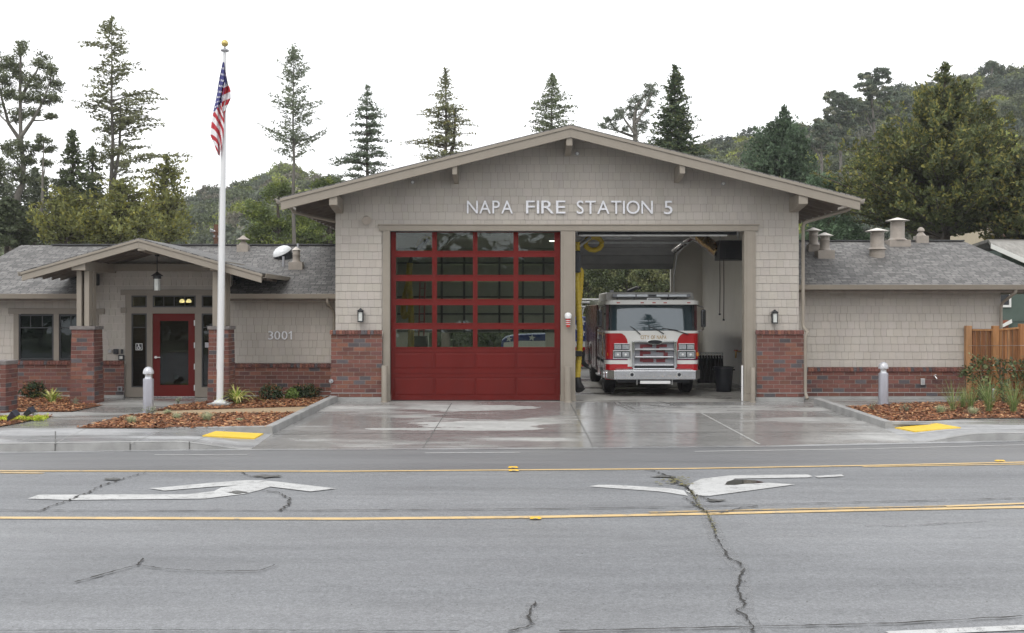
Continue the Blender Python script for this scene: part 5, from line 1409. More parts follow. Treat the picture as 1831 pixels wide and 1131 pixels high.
MB().tube([P(1032,676,29.1),P(1033,686,29.05),P(1038,697,28.95)], [.10,.11,.13], 14).build("nozzle", BLACKRUB, h1, smooth=True)
MB().box(X(1028,29),X(1041,29),28.98,29.25,Z(637,29),Z(627,29)).build("strap", BLACKRUB, h1, bevel=.02)
MB().tube([P(1031,450,29.2),P(1033,441,29.2),P(1055,425,29.6)], .045, 10).build("support_arm", STEEL, h1, smooth=True)
MB().box(X(1028,29),X(1038,29),28.9,29.3,Z(487,29),Z(448,29)).build("reel_housing", BLACKPL, h1, bevel=.03)
c0 = P(1065,435,29.8); hose([c0+Vector((.22*math.cos(t)-.05, .02*t, .17*math.sin(t))) for t in [k*.45 for k in range(15)]], .07, h1, "hose_coil")
h2 = thing("exhaust_hose", "yellow exhaust hose hanging behind the upper left panes of the red bay door", "hose", P(735,620,30.5))
hose([P(733,470,30.5), P(731,500,30.5), P(735,560,30.5), P(735,600,30.5), P(735,622,30.5)], .09, h2); hose([P(730,505,30.6),P(722,540,30.6),P(722,565,30.6),P(731,560,30.5)], .08, h2)
c0 = P(762,438,31.0); hose([c0+Vector((.22*math.cos(t), .02*t, .2*math.sin(t))) for t in [k*.45 for k in range(15)]], .07, h2, "hose_coil")
MB().tube([P(733,470,30.5),P(738,452,30.5),P(765,428,31)], .05, 10).build("support_arm", DARKMETAL, h2, smooth=True)
# left bay: steel duct arm, tool ladder, dark trolley
DUCTM = mat("silver foil duct", (.6,.6,.6), .22, .15, 7, metal=1); GOLDM = mat("brass toned duct sleeve", (.55,.38,.18), .25, .25, 5, metal=1)
t1 = thing("ventilation_duct", "slanted silver duct seen through the second pane of the red door's top row", "duct", P(800,440,31.5))
MB().tube([P(782,447,31.5),P(800,430,31.8),P(812,421,32),P(915,418,32)], .06, 12).build("pipe", DUCTM, t1, smooth=True)
t1 = thing("ventilation_duct", "bent silver and brass duct joining the black heater under the open bay's ceiling", "duct", P(1250,440,31))
MB().tube([P(1205,448,33),P(1237,424,32.4),P(1243,421,32)], .10, 16).build("branch", DUCTM, t1, smooth=True)
MB().tube([P(1240,421,32),P(1250,424,31.8),P(1286,453,31)], .15, 18).build("elbow", DUCTM, t1, smooth=True)
MB().tube([P(1252,423,31.7),P(1284,449,31.0)], .165, 18).build("sleeve", GOLDM, t1, smooth=True)
heat = thing("unit_heater", "black unit heater hanging at the top right of the open bay", "heater", P(1308,450,30.6))
d = 30.6; MB().box(X(1286,d),X(1336,d),d,d+.7,Z(464,d),Z(429,d)).build("casing", mat("heater casing",(.02,.02,.022),.5,.2,5), heat, bevel=.015)
mb = MB()
for k in range(8): z = Z(460,d)+k*.035; mb.box(X(1297,d),X(1318,d),d-.02,d,z,z+.018)
mb.build("louvre", BLACKPL, heat)
mb = MB(); 
for px in (1288,1320): mb.tube([P(px,429,d+.3), (X(px,d),d+.3,5.05)], .015, 6)
mb.build("hanger", STEEL, heat)
for px, y0_, y1_, nm in ((1287,464,560,"thin dark cord hanging from the heater, the left of two"),(1294,464,570,"thin dark cord with a black plug hanging from the heater, the right of two")):
    pc = thing("pull_cord", nm, "cord", P(px,y1_,30.7)); MB().tube([P(px,y0_,30.7),P(px+.5,(y0_+y1_)/2,30.7),P(px,y1_,30.7)], .012, 6).build("cord", mat("cord rubber",(.05,.015,.012),.6,.1,9), pc)
    MB().tube([P(px,y1_,30.7),P(px,y1_+3,30.7)], .03, 8).build("plug", BLACKPL, pc)
d = 31.3
bn = thing("rubbish_bin", "black plastic rubbish bin against the right wall of the open bay", "bin", (X(1294,d), d, 0))
bx, by = X(1294,d), d
mb = MB(); mb.lathe(bx,by,[(.2,0.0),(.21,.02),(.262,.62),(.262,.66),(.285,.665),(.285,.70),(.262,.702),(.25,.69),(.2,.1)],28); mb.build("body", BLACKPL, bn, smooth=True)
for s in (-1,1): MB().box(bx+s*.27-.04,bx+s*.27+.04,by-.07,by+.07,.6,.64).build("handle", BLACKPL, bn, bevel=.01)
d = 33.5; HANG = mat("dark turnout cloth",(.018,.016,.015),.9,.3,8)
rk = thing("clothes_rack", "low rail of black turnout coats on white hangers behind the black bin", "rack", (X(1268,d), d, 0))
xa_, xb_ = X(1246,d), X(1292,d)
mb = MB(); mb.tube([(xa_,d,0.02),(xa_,d,1.0)], .02, 8); mb.tube([(xb_,d,0.02),(xb_,d,1.0)], .02, 8); mb.tube([(xa_,d,1.0),(xb_,d,1.0)], .02, 8); mb.build("rail", STEEL, rk)
for k in range(9):
    x = xa_+.05+k*(xb_-xa_-.1)/8; mb = MB(); mb.hexa([(x-.04,d-.28,.12),(x+.05,d-.28,.12),(x+.05,d+.28,.12),(x-.04,d+.28,.12)],[(x-.02,d-.2,.93),(x+.03,d-.2,.93),(x+.03,d+.2,.93),(x-.02,d+.2,.93)]); co = mb.build("coat", HANG, rk, bevel=.02)
    MB().tube([(x,d,1.03),(x,d-.06,.98),(x-.02,d-.24,.86)], .013, 6).build("hanger", WHITEP, co)
IW = XB-.22
mb = MB(); mdr = thing("side_door", "pale steel side door in the right wall of the open bay", "door", (IW, 29.6, 0))
MB().box(IW-.03,IW-.002,28.9,29.9,.01,2.13).build("door_leaf", mat("pale grey door",(.38,.38,.37),.5,.05,3), mdr); 
mb = MB(); mb.box(IW-.05,IW-.003,28.82,28.897,.0,2.2); mb.box(IW-.05,IW-.003,29.903,30.0,.0,2.2); mb.box(IW-.05,IW-.003,28.897,29.903,2.133,2.2); mb.build("frame", TRIM, mdr)
eb = thing("wall_box", "grey electrical box on the right wall of the open bay above the bin", "electrical box", (IW, 31.2, 1.2))
MB().box(IW-.16,IW-.003,31.0,31.35,Z(632,31.2),Z(610,31.2)).build("box", GREYMET, eb, bevel=.01); MB().box(IW-.13,IW-.05,31.05,31.2,Z(636,31.2),Z(632.3,31.2)).build("socket", BLACKPL, eb)
pl_ = thing("wall_column", "tall taupe steel column against the right wall of the open bay", "column", (IW, 30.4, 0)); MB().box(IW-.12,IW-.003,30.25,30.45,0.001,3.2).build("shaft", TRIM, pl_, bevel=.01)
vl = thing("fire_valve", "small brass and red valve on the right interior wall", "valve", (IW, 34, 1.0)); zz = Z(628,34); 
MB().tube([(IW,34,zz),(IW-.15,34,zz),(IW-.15,34,zz-.2)], .03, 8).build("pipe", mat("brass",(.4,.25,.1),.4,.1,9,metal=1), vl, smooth=True); MB().tube([(IW-.15,34,zz+.02),(IW-.15,34,zz+.05)], .06, 10).build("hand_wheel", TRED, vl)
# tool cabinet & ladder silhouettes in the left bay, seen through the glass
cb = thing("tool_trolley", "low dark tool trolley behind the bottom left pane of the red door", "trolley", (X(745,31.5), 31.5, 0))
mb = MB(); mb.hexa([(X(722,31.5),31.5,.1),(X(772,31.5),31.5,.1),(X(772,31.5),32,.1),(X(722,31.5),32,.1)],[(X(730,31.5),31.5,1.55),(X(762,31.5),31.5,1.55),(X(762,31.5),32,1.55),(X(730,31.5),32,1.55)]); mb.build("cabinet", DARKMETAL, cb, bevel=.02)
for dx in (-.3,.3): MB().tube([(X(745,31.5)+dx-.03,31.7,.06),(X(745,31.5)+dx+.03,31.7,.06)], .06, 10).build("castor", BLACKRUB, cb)
ld = thing("step_ladder", "red ladder leaning behind the left panes of the red door", "ladder", (X(760,33), 33, 0))
mb = MB(); 
for px in (748,757): mb.tube([P(px,640,33),P(px+3,505,33.6)], .022, 6)
for k in range(9): mb.tube([P(748+k*.3,635-k*15,33+k*.07),P(757+k*.3,635-k*15,33+k*.07)], .015, 6)
mb.build("ladder_frame", mat("red ladder paint",(.3,.02,.015),.5,.1,6), ld)

for px, py, d, w in ((990,430,34.5,"near the centre post"),):  # assumed lamp, added with its area light to brighten the bay interior
    c = P(px, py, d); t = thing("assumed_fill_lamp", "small assumed fill lamp added behind the red door's top panes "+w, "lamp", tuple(c))
    MB().box(c.x-.16,c.x+.16,c.y-.09,c.y+.09,c.z,c.z+.09).build("housing", WHITEP, t, bevel=.01)
    MB().box(c.x-.13,c.x+.13,c.y-.06,c.y+.06,c.z-.02,c.z-.001).build("tube", mat("assumed fill lamp glow",(.8,.8,.8),.4,.02,5,emis=((1,.97,.9),5)), t)
    MB().tube([c+Vector((0,0,.09)),(c.x,c.y,5.05)], .01, 5).build("rod", STEEL, t)
    al = bpy.data.lights.new("added_bay_fill_light",'AREA'); al.shape = 'RECTANGLE'; al.size = 1.0; al.size_y = .2; al.energy = 110; al.color = (1,.97,.92); lo = bpy.data.objects.new("added_bay_fill_light", al); SC.collection.objects.link(lo); lo.location = c+Vector((0,0,-.03))  # added fill light, wider than the lamp, lifting the dim bay
# ================================================================ WALL FIXTURES
LANTG = mat("frosted lantern glass", (.60,.62,.60), .25, .05, 9)
def wall_lamp(px, py0, py1, Y, label, group="lanterns beside the bay doors"):
    z1, z0 = Z(py0,Y), Z(py1,Y); x = X(px,Y); h = z1-z0
    t = thing("wall_lantern", label, "lamp", (x, Y, (z0+z1)/2), group)
    yc = Y-.13
    MB().box(x-.045,x+.045,Y-.045,Y-.012,z0+.1*h,z1-.12*h).build("back_plate", DARKMETAL, t, bevel=.005)
    mb = MB(); mb.tube([(x,Y-.03,z1-.25*h),(x,yc,z1-.2*h)], .012, 6); mb.hexa([(x-.09,yc-.09,z1-.22*h),(x+.09,yc-.09,z1-.22*h),(x+.09,yc+.09,z1-.22*h),(x-.09,yc+.09,z1-.22*h)],[(x-.02,yc-.02,z1-.05*h),(x+.02,yc-.02,z1-.05*h),(x+.02,yc+.02,z1-.05*h),(x-.02,yc+.02,z1-.05*h)]); mb.box(x-.02,x+.02,yc-.02,yc+.02,z1-.05*h,z1); mb.build("hood", DARKMETAL, t)
    mb = MB()
    for sx in (-1,1):
        for sy in (-1,1): mb.box(x+sx*.058-.008,x+sx*.058+.008,yc+sy*.058-.008,yc+sy*.058+.008,z0+.03,z1-.22*h)
    mb.box(x-.068,x+.068,yc-.068,yc+.068,z0,z0+.03); mb.box(x-.066,x+.066,yc-.066,yc+.066,z1-.28*h,z1-.221*h); mb.build("cage", DARKMETAL, t)
    MB().box(x-.048,x+.048,yc-.048,yc+.048,z0+.031,z1-.285*h).build("glass", LANTG, t)
wall_lamp(646,550.5,575.5,D0,"small black wall lantern on the shingles left of the red bay door")
wall_lamp(1383,553,578,D0,"small black wall lantern on the shingles right of the open bay")
def lantern_hang():
    d = 28.2; x = X(281,d); t = thing("hanging_lantern", "black lantern with frosted glass hanging under the porch gable above the red entrance door", "lamp", P(281,500,d))
    MB().tube([P(281,455,d),P(281,490,d)], .012, 6).build("rod", DARKMETAL, t); MB().lathe(x,d,[(.06,Z(458,d)),(.06,Z(455,d))],12).build("canopy", DARKMETAL, t)
    z1 = Z(489,d); z0 = Z(519,d); mb = MB(); mb.lathe(x,d,[(.145,z1-.06),(.15,z1-.05),(.05,z1+.02),(.02,z1+.05)],16); mb.lathe(x,d,[(.1,z1-.13),(.1,z1-.06)],16); mb.build("hood", DARKMETAL, t)
    MB().lathe(x,d,[(.07,z0),(.082,z0+.01),(.082,z1-.13)],18).build("glass", LANTG, t, smooth=True)
    mb = MB(); 
    for k in range(4): a = k*1.571+.78; mb.tube([(x+.09*math.cos(a),d+.09*math.sin(a),z0),(x+.09*math.cos(a),d+.09*math.sin(a),z1-.06)], .007, 5)
    mb.build("cage", DARKMETAL, t)
lantern_hang()
# flood light / horn top left
d = D0-.02; t = thing("floodlight", "small round wall floodlight high on the shingles above the left lantern", "lamp", P(655,391,d))
MB().lathe(X(655,d),0,[(0.001,0)],3) 
mb = MB(); c = P(655,391,D0-.1); mb.tube([c+Vector((-.02,.08,.04)), c+Vector((0,-.0,.01)), c+Vector((.02,-.1,-.05))], [.05,.075,.115], 18); mb.build("shade", mat("beige lamp metal",(.33,.29,.25),.45,.08,8), t, smooth=True)
MB().tube([c+Vector((.015,-.06,-.03)), c+Vector((.022,-.095,-.048))], [.06,.05], 12).build("bulb", WHITEP, t, smooth=True)
for px, py, w in ((738,325.5,"left of the three"),(1032,274.5,"beside the top roof bracket"),(1293,328,"right of the three")):
    d = D0; x, z = X(px,d), Z(py,d); t = thing("wall_fixture", "small round white fixture high on the gable shingles, "+w, "light fitting", (x,d,z), "round fixtures along the gable")
    mb = MB(); mb.tube([(x,d-.01,z),(x,d-.05,z)], .05, 16); mb.build("base", GREYMET, t, smooth=True); mb = MB(); mb.tube([(x,d-.05,z),(x,d-.075,z),(x,d-.085,z)], [.036,.03,.012], 14); mb.build("lens", WHITEP, t, smooth=True)
# warning beacon on the centre post
d = D0-.075; x = X(1015.5,d); t = thing("warning_beacon", "white dome beacon with a ribbed red lens on the post between the bay doors", "beacon", P(1015,572,d))
MB().lathe(x,d-.1,[(.075,Z(569,d)),(.085,Z(566,d)),(.085,Z(562,d)),(.06,Z(559.3,d)),(.02,Z(558.3,d))],20).build("dome", WHITEP, t, smooth=True)
MB().lathe(x,d-.1,[(.045,Z(584.5,d)),(.05,Z(581,d)),(.055,Z(570,d)),(.07,Z(569,d))],18).build("lens", REDLENS, t, smooth=True)
mb = MB()
for py in (573,576.5,580): mb.lathe(x,d-.1,[(.062,Z(py,d)),(.062,Z(py-1,d))],18)
mb.build("guard_ring", WHITEP, t); MB().box(x-.04,x+.04,d-.05,d,Z(568,d),Z(562,d)).build("mount", WHITEP, t)
# jamb guards
for a, b, yt, nm in ((682,692.5,653,"left of the red door"),(1009,1021.5,655,"between the two bays"),(1341.5,1350.5,657,"right of the open bay")):
    Y = 27.72; x0, x1 = X(a,Y), X(b,Y); t = thing("guard_post", "short taupe steel guard post at the door jamb "+nm, "guard post", ((x0+x1)/2, Y, 0), "guard posts at the bay jambs")
    xc = (x0+x1)/2; r = (x1-x0)/2; MB().lathe(xc,Y,[(r,hD(xc,Y)-.02),(r,Z(yt,Y)-.01),(r*.9,Z(yt,Y))],20).build("pipe", TRIM, t, smooth=True)
    MB().lathe(xc,Y,[(r+.015,hD(xc,Y)-.01),(r+.015,.02),(r+.004,.028)],20).build("collar", TRIM, t)
d = 28.02; t = thing("safety_edge_rod", "thin white upright rod inside the right jamb of the open bay", "rod", (X(1327.2,d), d, 0))
MB().box(X(1325.6,d),X(1328.8,d),d-.02,d+.03,0.0,Z(653,d)).build("rod", WHITEP, t, bevel=.006); MB().box(X(1325,d),X(1329.4,d),d-.03,d+.04,.0,.02).build("foot", STEEL, t)
# entry devices
YE = DL-.02
def wbox(name, lab, cat, a, b, c_, d_, m, dep=.04, inner=None, Y=YE, shift=0):
    t = thing(name, lab, cat, P((a+b)/2,(c_+d_)/2,Y)); MB().box(X(a,Y),X(b,Y),Y-dep,Y,Z(d_,Y),Z(c_,Y)).build("housing", m, t, bevel=.006)
    k = .22; 
    if inner: MB().box(X(a+(b-a)*k,Y),X(b-(b-a)*k,Y),Y-dep-.006,Y-dep,Z(d_-(d_-c_)*k,Y),Z(c_+(d_-c_)*k,Y)).build("face_plate", inner, t)
    return t
wbox("keypad", "pale keypad plate on the wall left of the entrance, leftmost of the small boxes", "keypad", 193,201,624,631.5, mat("pale plate",(.33,.31,.28),.5,.1,8), .02, GREYMET)
wbox("card_reader", "dark square card reader left of the entrance", "card reader", 203.5,212.5,623.5,632.5, BLACKPL, .05, DARKMETAL)
wbox("intercom_handset", "narrow black intercom handset left of the entrance frame", "intercom", 217,220.5,624,632, BLACKPL, .05, DARKMETAL)
wbox("door_opener_button", "square metal push plate below the card reader", "button", 212.5,222.5,634,643.5, DARKMETAL, .05, mat("pale button",(.5,.5,.48),.4,.1,9))
wbox("outlet_box", "grey outlet box low on the bricks left of the entrance", "outlet box", 211.5,219.5,690.5,699, GREYMET, .07, DARKMETAL, Y=DL-.1)
wbox("outlet_box", "grey outlet box low on the bricks of the right wing", "outlet box", 1645.5,1652.5,676,687.5, mat("pale grey box",(.42,.42,.42),.4,.1,9), .06, GREYMET, Y=DR-.1)
t = thing("hose_tap", "small metal hose tap on the bricks of the right wing near the fence", "tap", P(1671,674,DR-.1)); c = P(1671,673,DR-.12)
MB().tube([c+Vector((0,.03,0)),c+Vector((0,-.05,0)),c+Vector((.03,-.08,-.05))], .018, 8).build("spout", STEEL, t, smooth=True); MB().tube([c+Vector((-.03,-.04,.03)),c+Vector((.03,-.04,.05))], .012, 8).build("handle", STEEL, t)
t = thing("hose_tap", "small pale pipe cap low on the left side of the left brick pilaster", "tap", P(592,681,27.8)); c = P(592.5,681,27.85); MB().tube([c+Vector((0,.05,0)),c+Vector((-.0,-.06,0))], .055, 12).build("cap", GREYMET, t, smooth=True); MB().tube([c+Vector((0,-.05,0)),c+Vector((0,-.1,-.03))], .02, 8).build("spout", STEEL, t)
# accessibility sticker
YK = DL-.05+.02; t = thing("accessibility_sign", "small black and white wheelchair symbol sticker on the left sidelight of the entrance", "sign", P(248.5,619.5,YK))
x, z = X(248.6,YK), Z(619.7,YK); h = .088
MB().box(x-h,x+h,YK-.004,YK,z-h,z+h).build("border", WHITEP, t); MB().box(x-h+.012,x+h-.012,YK-.006,YK-.0042,z-h+.012,z+h-.012).build("field", BLACKPL, t)
mb = MB(); q = lambda u, v: (x+u*h, YK-.009, z+v*h)
mb.tube([q(-.1,.62),q(-.1,.60)], .012, 8); mb.prism_y([(x-.1*h+.016*math.cos(k*.785), z+.6*h+.016*math.sin(k*.785)) for k in range(8)], YK-.009, YK-.0062)
def bar(a, b, w):
    a = Vector((x+a[0]*h,0,z+a[1]*h)); b = Vector((x+b[0]*h,0,z+b[1]*h)); dd = (b-a).normalized(); nn = Vector((-dd.z,0,dd.x))*w
    mb.prism_y([((a-nn).x,(a-nn).z),((b-nn).x,(b-nn).z),((b+nn).x,(b+nn).z),((a+nn).x,(a+nn).z)], YK-.009, YK-.0062)
bar((-.1,.45),(-.05,-.1),.009); bar((-.05,-.08),(.3,-.1),.008); bar((.3,-.1),(.45,-.55),.008); bar((-.08,.2),(.25,.17),.006)
for k in range(9): a0 = 2.2+k*.45; a1 = a0+.46; bar((-.12+.42*math.cos(a0),-.28+.42*math.sin(a0)),(-.12+.42*math.cos(a1),-.28+.42*math.sin(a1)),.006)
mb.build("symbol", WHITEP, t)
t = thing("window_notice", "small pale notice on the right sidelight of the entrance", "notice", P(368,616,YK)); MB().box(X(366.5,YK),X(376,YK),YK-.004,YK,Z(621,YK),Z(612,YK)).build("sheet", mat("pale print",(.35,.35,.38),.5,.3,60), t)
# camera-like dark box left of the porch post, spotlights
t = thing("wall_speaker", "dark rounded box high on the wall behind the left porch posts", "speaker", P(171,501,29.1)); MB().box(X(166,29.2),X(175,29.2),29.1,29.35,Z(510,29.2),Z(489,29.2)).build("housing", BLACKPL, t, bevel=.03, seg=3); MB().tube([P(170,500,29.35),P(172,500,29.4)], .02, 6).build("arm", BLACKPL, t)
# ================================================================ FLAGPOLE, FLAG, BOLLARDS, SPOTLIGHTS, ROAD STUDS
b0 = gp(393, 724.5, hL); dF = b0.y
top = P(402, 91, dF)
fp = thing("flagpole", "tall white flagpole with a gold ball standing in the mulch before the porch", "flagpole", (b0.x, b0.y, b0.z))
POLE = mat("white aluminium pole", (.66,.67,.68), .35, .01, 1)
def pole_at(py): t = (724.5-py)/(724.5-91); return b0.lerp(top, t)
MB().tube([b0, pole_at(500), pole_at(250), top], [.082,.078,.058,.04], 20).build("pole", POLE, fp, smooth=True)
mb = MB(); bz = hL(b0.x,b0.y); mb.box(b0.x-.26,b0.x+.26,b0.y-.2,b0.y+.28,bz-.05,bz+.06); mb.build("concrete_foot", CURBM, fp, bevel=.01)
mb = MB(); mb.box(b0.x-.15,b0.x+.17,b0.y-.15,b0.y+.15,bz+.061,bz+.085); mb.lathe(b0.x,b0.y,[(.15,bz+.085),(.13,bz+.12),(.09,bz+.14)],20); mb.build("base_plate", POLE, fp, bevel=.006)
mb = MB(); mb.lathe(top.x,top.y,[(.04,top.z-.02),(.1,top.z-.0),(.1,top.z+.03),(.05,top.z+.055),(.02,top.z+.07),(.02,top.z+.12)],18); mb.build("pole_cap", GREYMET, fp, smooth=True)
mb = MB(); r = .083; mb.lathe(top.x,top.y,[(r*math.sin(math.pi*k/12)+.0005, top.z+.19-r*math.cos(math.pi*k/12)) for k in range(13)],20); mb.build("ball", mat("gold anodised ball",(.55,.43,.16),.3,.08,5,metal=.6), fp, smooth=True)
MB().tube([pole_at(660)+Vector((-.085,-.02,0)), pole_at(400)+Vector((-.08,-.03,0)), pole_at(110)+Vector((-.06,-.03,0))], .005, 5).build("halyard", WHITEP, fp)
# flag: draped cloth; pieces traced as cloth outlines hanging beside the pole
def flagcol(kind, a, b):
    red = (.42,.022,.035); wh = (.72,.72,.74); bl = (.05,.05,.19)
    if kind == 'L':       # long drape: b along height 0 top..1 bottom, a across
        if b < .47 - .10*a + (.04 if a > .8 else 0):
            for k in range(9):
                for j in range(4):
                    sa = (j+.5+(.25 if k % 2 else -.1))/4.2; sb = .05+k*.05
                    if abs(a-sa) < .065 and abs(b-sb) < .0075: return wh
            return bl
        q = (b - .22*a*a - .10*a)*14.2
        return red if int(q) % 2 == 0 else wh
    q = (b + .10*a)*7.6 + .5
    if b < .22 and a < .6: return (.06,.06,.2)
    return wh if int(q) % 2 == 0 else red
FLAGM = mat("flag cloth", (1,1,1), .75, .06, 9, attr=True, bmp=.3, bs=5)
ft = thing("flag", "American flag hanging limp near the top of the white flagpole", "flag", pole_at(250))
def zz(p): return (p[0]/2.976+330, p[1]/2.976+60)
def drape(kind, left, right, depth, na=28, nb=120, ph=0):
    vs = []; fs = []; cs = []
    ys = [l[1] for l in left]
    for j in range(nb+1):
        t = j/nb
        def along(pl):
            # param by arc index
            s = t*(len(pl)-1); i = min(int(s), len(pl)-2); f = s-i; return (pl[i][0]+(pl[i+1][0]-pl[i][0])*f, pl[i][1]+(pl[i+1][1]-pl[i][1])*f)
        L = along(left); R_ = along(right)
        for i in range(na+1):
            a = i/na; px = L[0]+(R_[0]-L[0])*a; py = L[1]+(R_[1]-L[1])*a; q = zz((px,py))
            fold = (.05*math.sin(a*9+t*3+ph) + .03*math.sin(a*17+t*5+ph))*min(1, t*3+.2)
            p = P(q[0], q[1], dF-.12+depth+fold); vs.append(tuple(p)); cs.append((kind, a, t))
    mb = MB(); 
    for j in range(nb):
        for i in range(na):
            c = flagcol(kind, (i+.5)/na, (j+.5)/nb); k = j*(na+1)+i
            mb.add([vs[k],vs[k+1],vs[k+na+2],vs[k+na+1]], [(0,1,2,3)], col=c)
    return mb
A_ = drape('L', [(203,150),(184,240),(170,330),(153,410),(143,470),(137,540),(160,595),(176,645)], [(212,152),(222,250),(205,330),(196,380),(207,440),(212,500),(200,590),(186,650)], 0)
B_ = drape('R', [(211,180),(214,240),(205,290),(198,340),(195,380),(200,415),(206,450)], [(213,182),(232,262),(245,300),(246,345),(228,385),(214,425),(211,570)], .04, na=20, nb=90, ph=2)
A_.build("drape", FLAGM, ft, smooth=False); B_.build("drape", FLAGM, ft, smooth=False)
# bollards
def bollard(px, pyb, h_px, lab, zf=hL):
    p = gp(px, pyb, zf); s = p.y/F; r = .118; H = h_px*s
    t = thing("bollard_light", lab, "bollard", tuple(p), "dome topped bollard lights")
    BM = mat("grey bollard coating", (.36,.365,.41), .38, .06, 6, metal=.35)
    MB().lathe(p.x,p.y,[(r,p.z-.02),(r,p.z+H-.30),(r*.93,p.z+H-.27)],24).build("shaft", BM, t, smooth=True)
    MB().lathe(p.x,p.y,[(r*.72,p.z+H-.27),(r*.6,p.z+H-.22),(r*.72,p.z+H-.16)],20).build("lamp_reflector", mat("bollard reflector",(.6,.62,.65),.25,.1,9,metal=.5), t, smooth=True)
    MB().lathe(p.x,p.y,[(r*1.02,p.z+H-.165),(r*1.02,p.z+H-.13)]+[(r*1.0*math.cos(a),p.z+H-.125+.125*math.sin(a)) for a in (.1,.4,.7,1.0,1.3,1.5)],24).build("dome", mat("pale dome cap",(.5,.51,.54),.3,.05,6,metal=.3), t, smooth=True)
    MB().lathe(p.x,p.y,[(r+.03,p.z-.01),(r+.03,p.z+.015)],20).build("base_ring", GREYMET, t)
bollard(265.3,738,83,"grey bollard light with pale dome beside the entrance walkway")
bollard(1579.5,722.5,76,"grey bollard light with pale dome in front of the right wing's brick wall")
for px, py, w in ((22,757,"nearest the left pier"),(51,751,"beside the yellow ground cover")):
    p = gp(px-8 if px < 30 else px-5, py, hL); t = thing("ground_spotlight", "small dark ground spotlight in the left mulch, "+w, "spotlight", tuple(p), "ground spotlights")
    c = P(px, py-14, p.y); u = Vector((.75,-.2,.55)).normalized()
    MB().tube([p, p+Vector((.0,0,.1)), c-u*.03], .018, 6).build("stem", DARKMETAL, t)
    mb = MB(); a = c-u*.1; b = c+u*.12; v_ = Vector((0,1,0)); w_ = u.cross(v_).normalized(); v_ = w_.cross(u)
    mb.hexa([a-v_*.05-w_*.04, a+v_*.05-w_*.04, a+v_*.05+w_*.04, a-v_*.05+w_*.04],[b-v_*.09-w_*.07, b+v_*.09-w_*.07, b+v_*.09+w_*.07, b-v_*.09+w_*.07]); mb.build("head", mat("dark blue grey metal",(.022,.025,.04),.4,.1,8), t, bevel=.01)
# raised yellow road studs
YS_ = mat("yellow plastic stud", (.75,.46,.03), .35, .1, 9)
for px, py, w in ((917.5,837.2,"on the far yellow line, the rear one of a close pair"),(918.5,842.6,"just before the far yellow line, the front one of a close pair"),(957.5,928.5,"on the near yellow line"),(1788,825.5,"on the far yellow line near the right edge")):
    p = gp(px, py); t = thing("road_stud", "yellow road stud "+w, "road stud", tuple(p), "yellow raised road studs")
    w1, w2, e = .05, .075, .018
    if py < 900: w1, w2 = .06, .085
    MB().hexa([(p.x-w2,p.y-.05,ZR+.0165),(p.x+w2,p.y-.05,ZR+.0165),(p.x+w2,p.y+.05,ZR+.0165),(p.x-w2,p.y+.05,ZR+.0165)],[(p.x-w1,p.y-.025,ZR+.0165+e),(p.x+w1,p.y-.025,ZR+.0165+e),(p.x+w1,p.y+.03,ZR+.0165+e),(p.x-w1,p.y+.03,ZR+.0165+e)]).build("body", YS_, t, bevel=.006)
    MB().box(p.x-w1*.5,p.x+w1*.5,p.y-.052,p.y-.043,ZR+.022,ZR+.03).build("reflector", mat("pale reflector",(.7,.6,.35),.2,.1,9), t)
# left edge brick monument pier
p = gp(0,738,hL); Yf = p.y
mp_ = thing("brick_pier", "brick sign pier with stone cap at the left edge of the photo", "pier", (X(-25,Yf), Yf+.3, p.z))
c0 = Vector((X(-28,Yf), Yf+.3, 0)); hw = X(10,Yf)-c0.x; hd = .3; z0 = p.z-.05; zt = Z(652,Yf)
q = MB()
for n_ in range(4):
    hh = hw if n_ % 2 == 0 else hd
    def f(u, z, d, n_=n_):
        if n_ == 0: return (c0.x+u, c0.y-hd+d, z)
        if n_ == 1: return (c0.x+hw-d, c0.y+u, z)
        if n_ == 2: return (c0.x-u, c0.y+hd-d, z)
        return (c0.x-hw+d, c0.y-u, z)
    qq = bricks(f, -hh, hh, z0, zt, seed=300+n_); q.add(qq.v, qq.f); q.c += qq.c
q.build("brick_facing", BRICK, mp_); MB().box(c0.x-hw+.001,c0.x+hw-.001,c0.y-hd+.001,c0.y+hd-.001,z0,zt).build("mortar_core", MORTAR, mp_); MB().box(c0.x-hw-.02,c0.x+hw+.02,c0.y-hd-.02,c0.y+hd+.02,zt,zt+.09).build("cap", CAPST, mp_, bevel=.01)

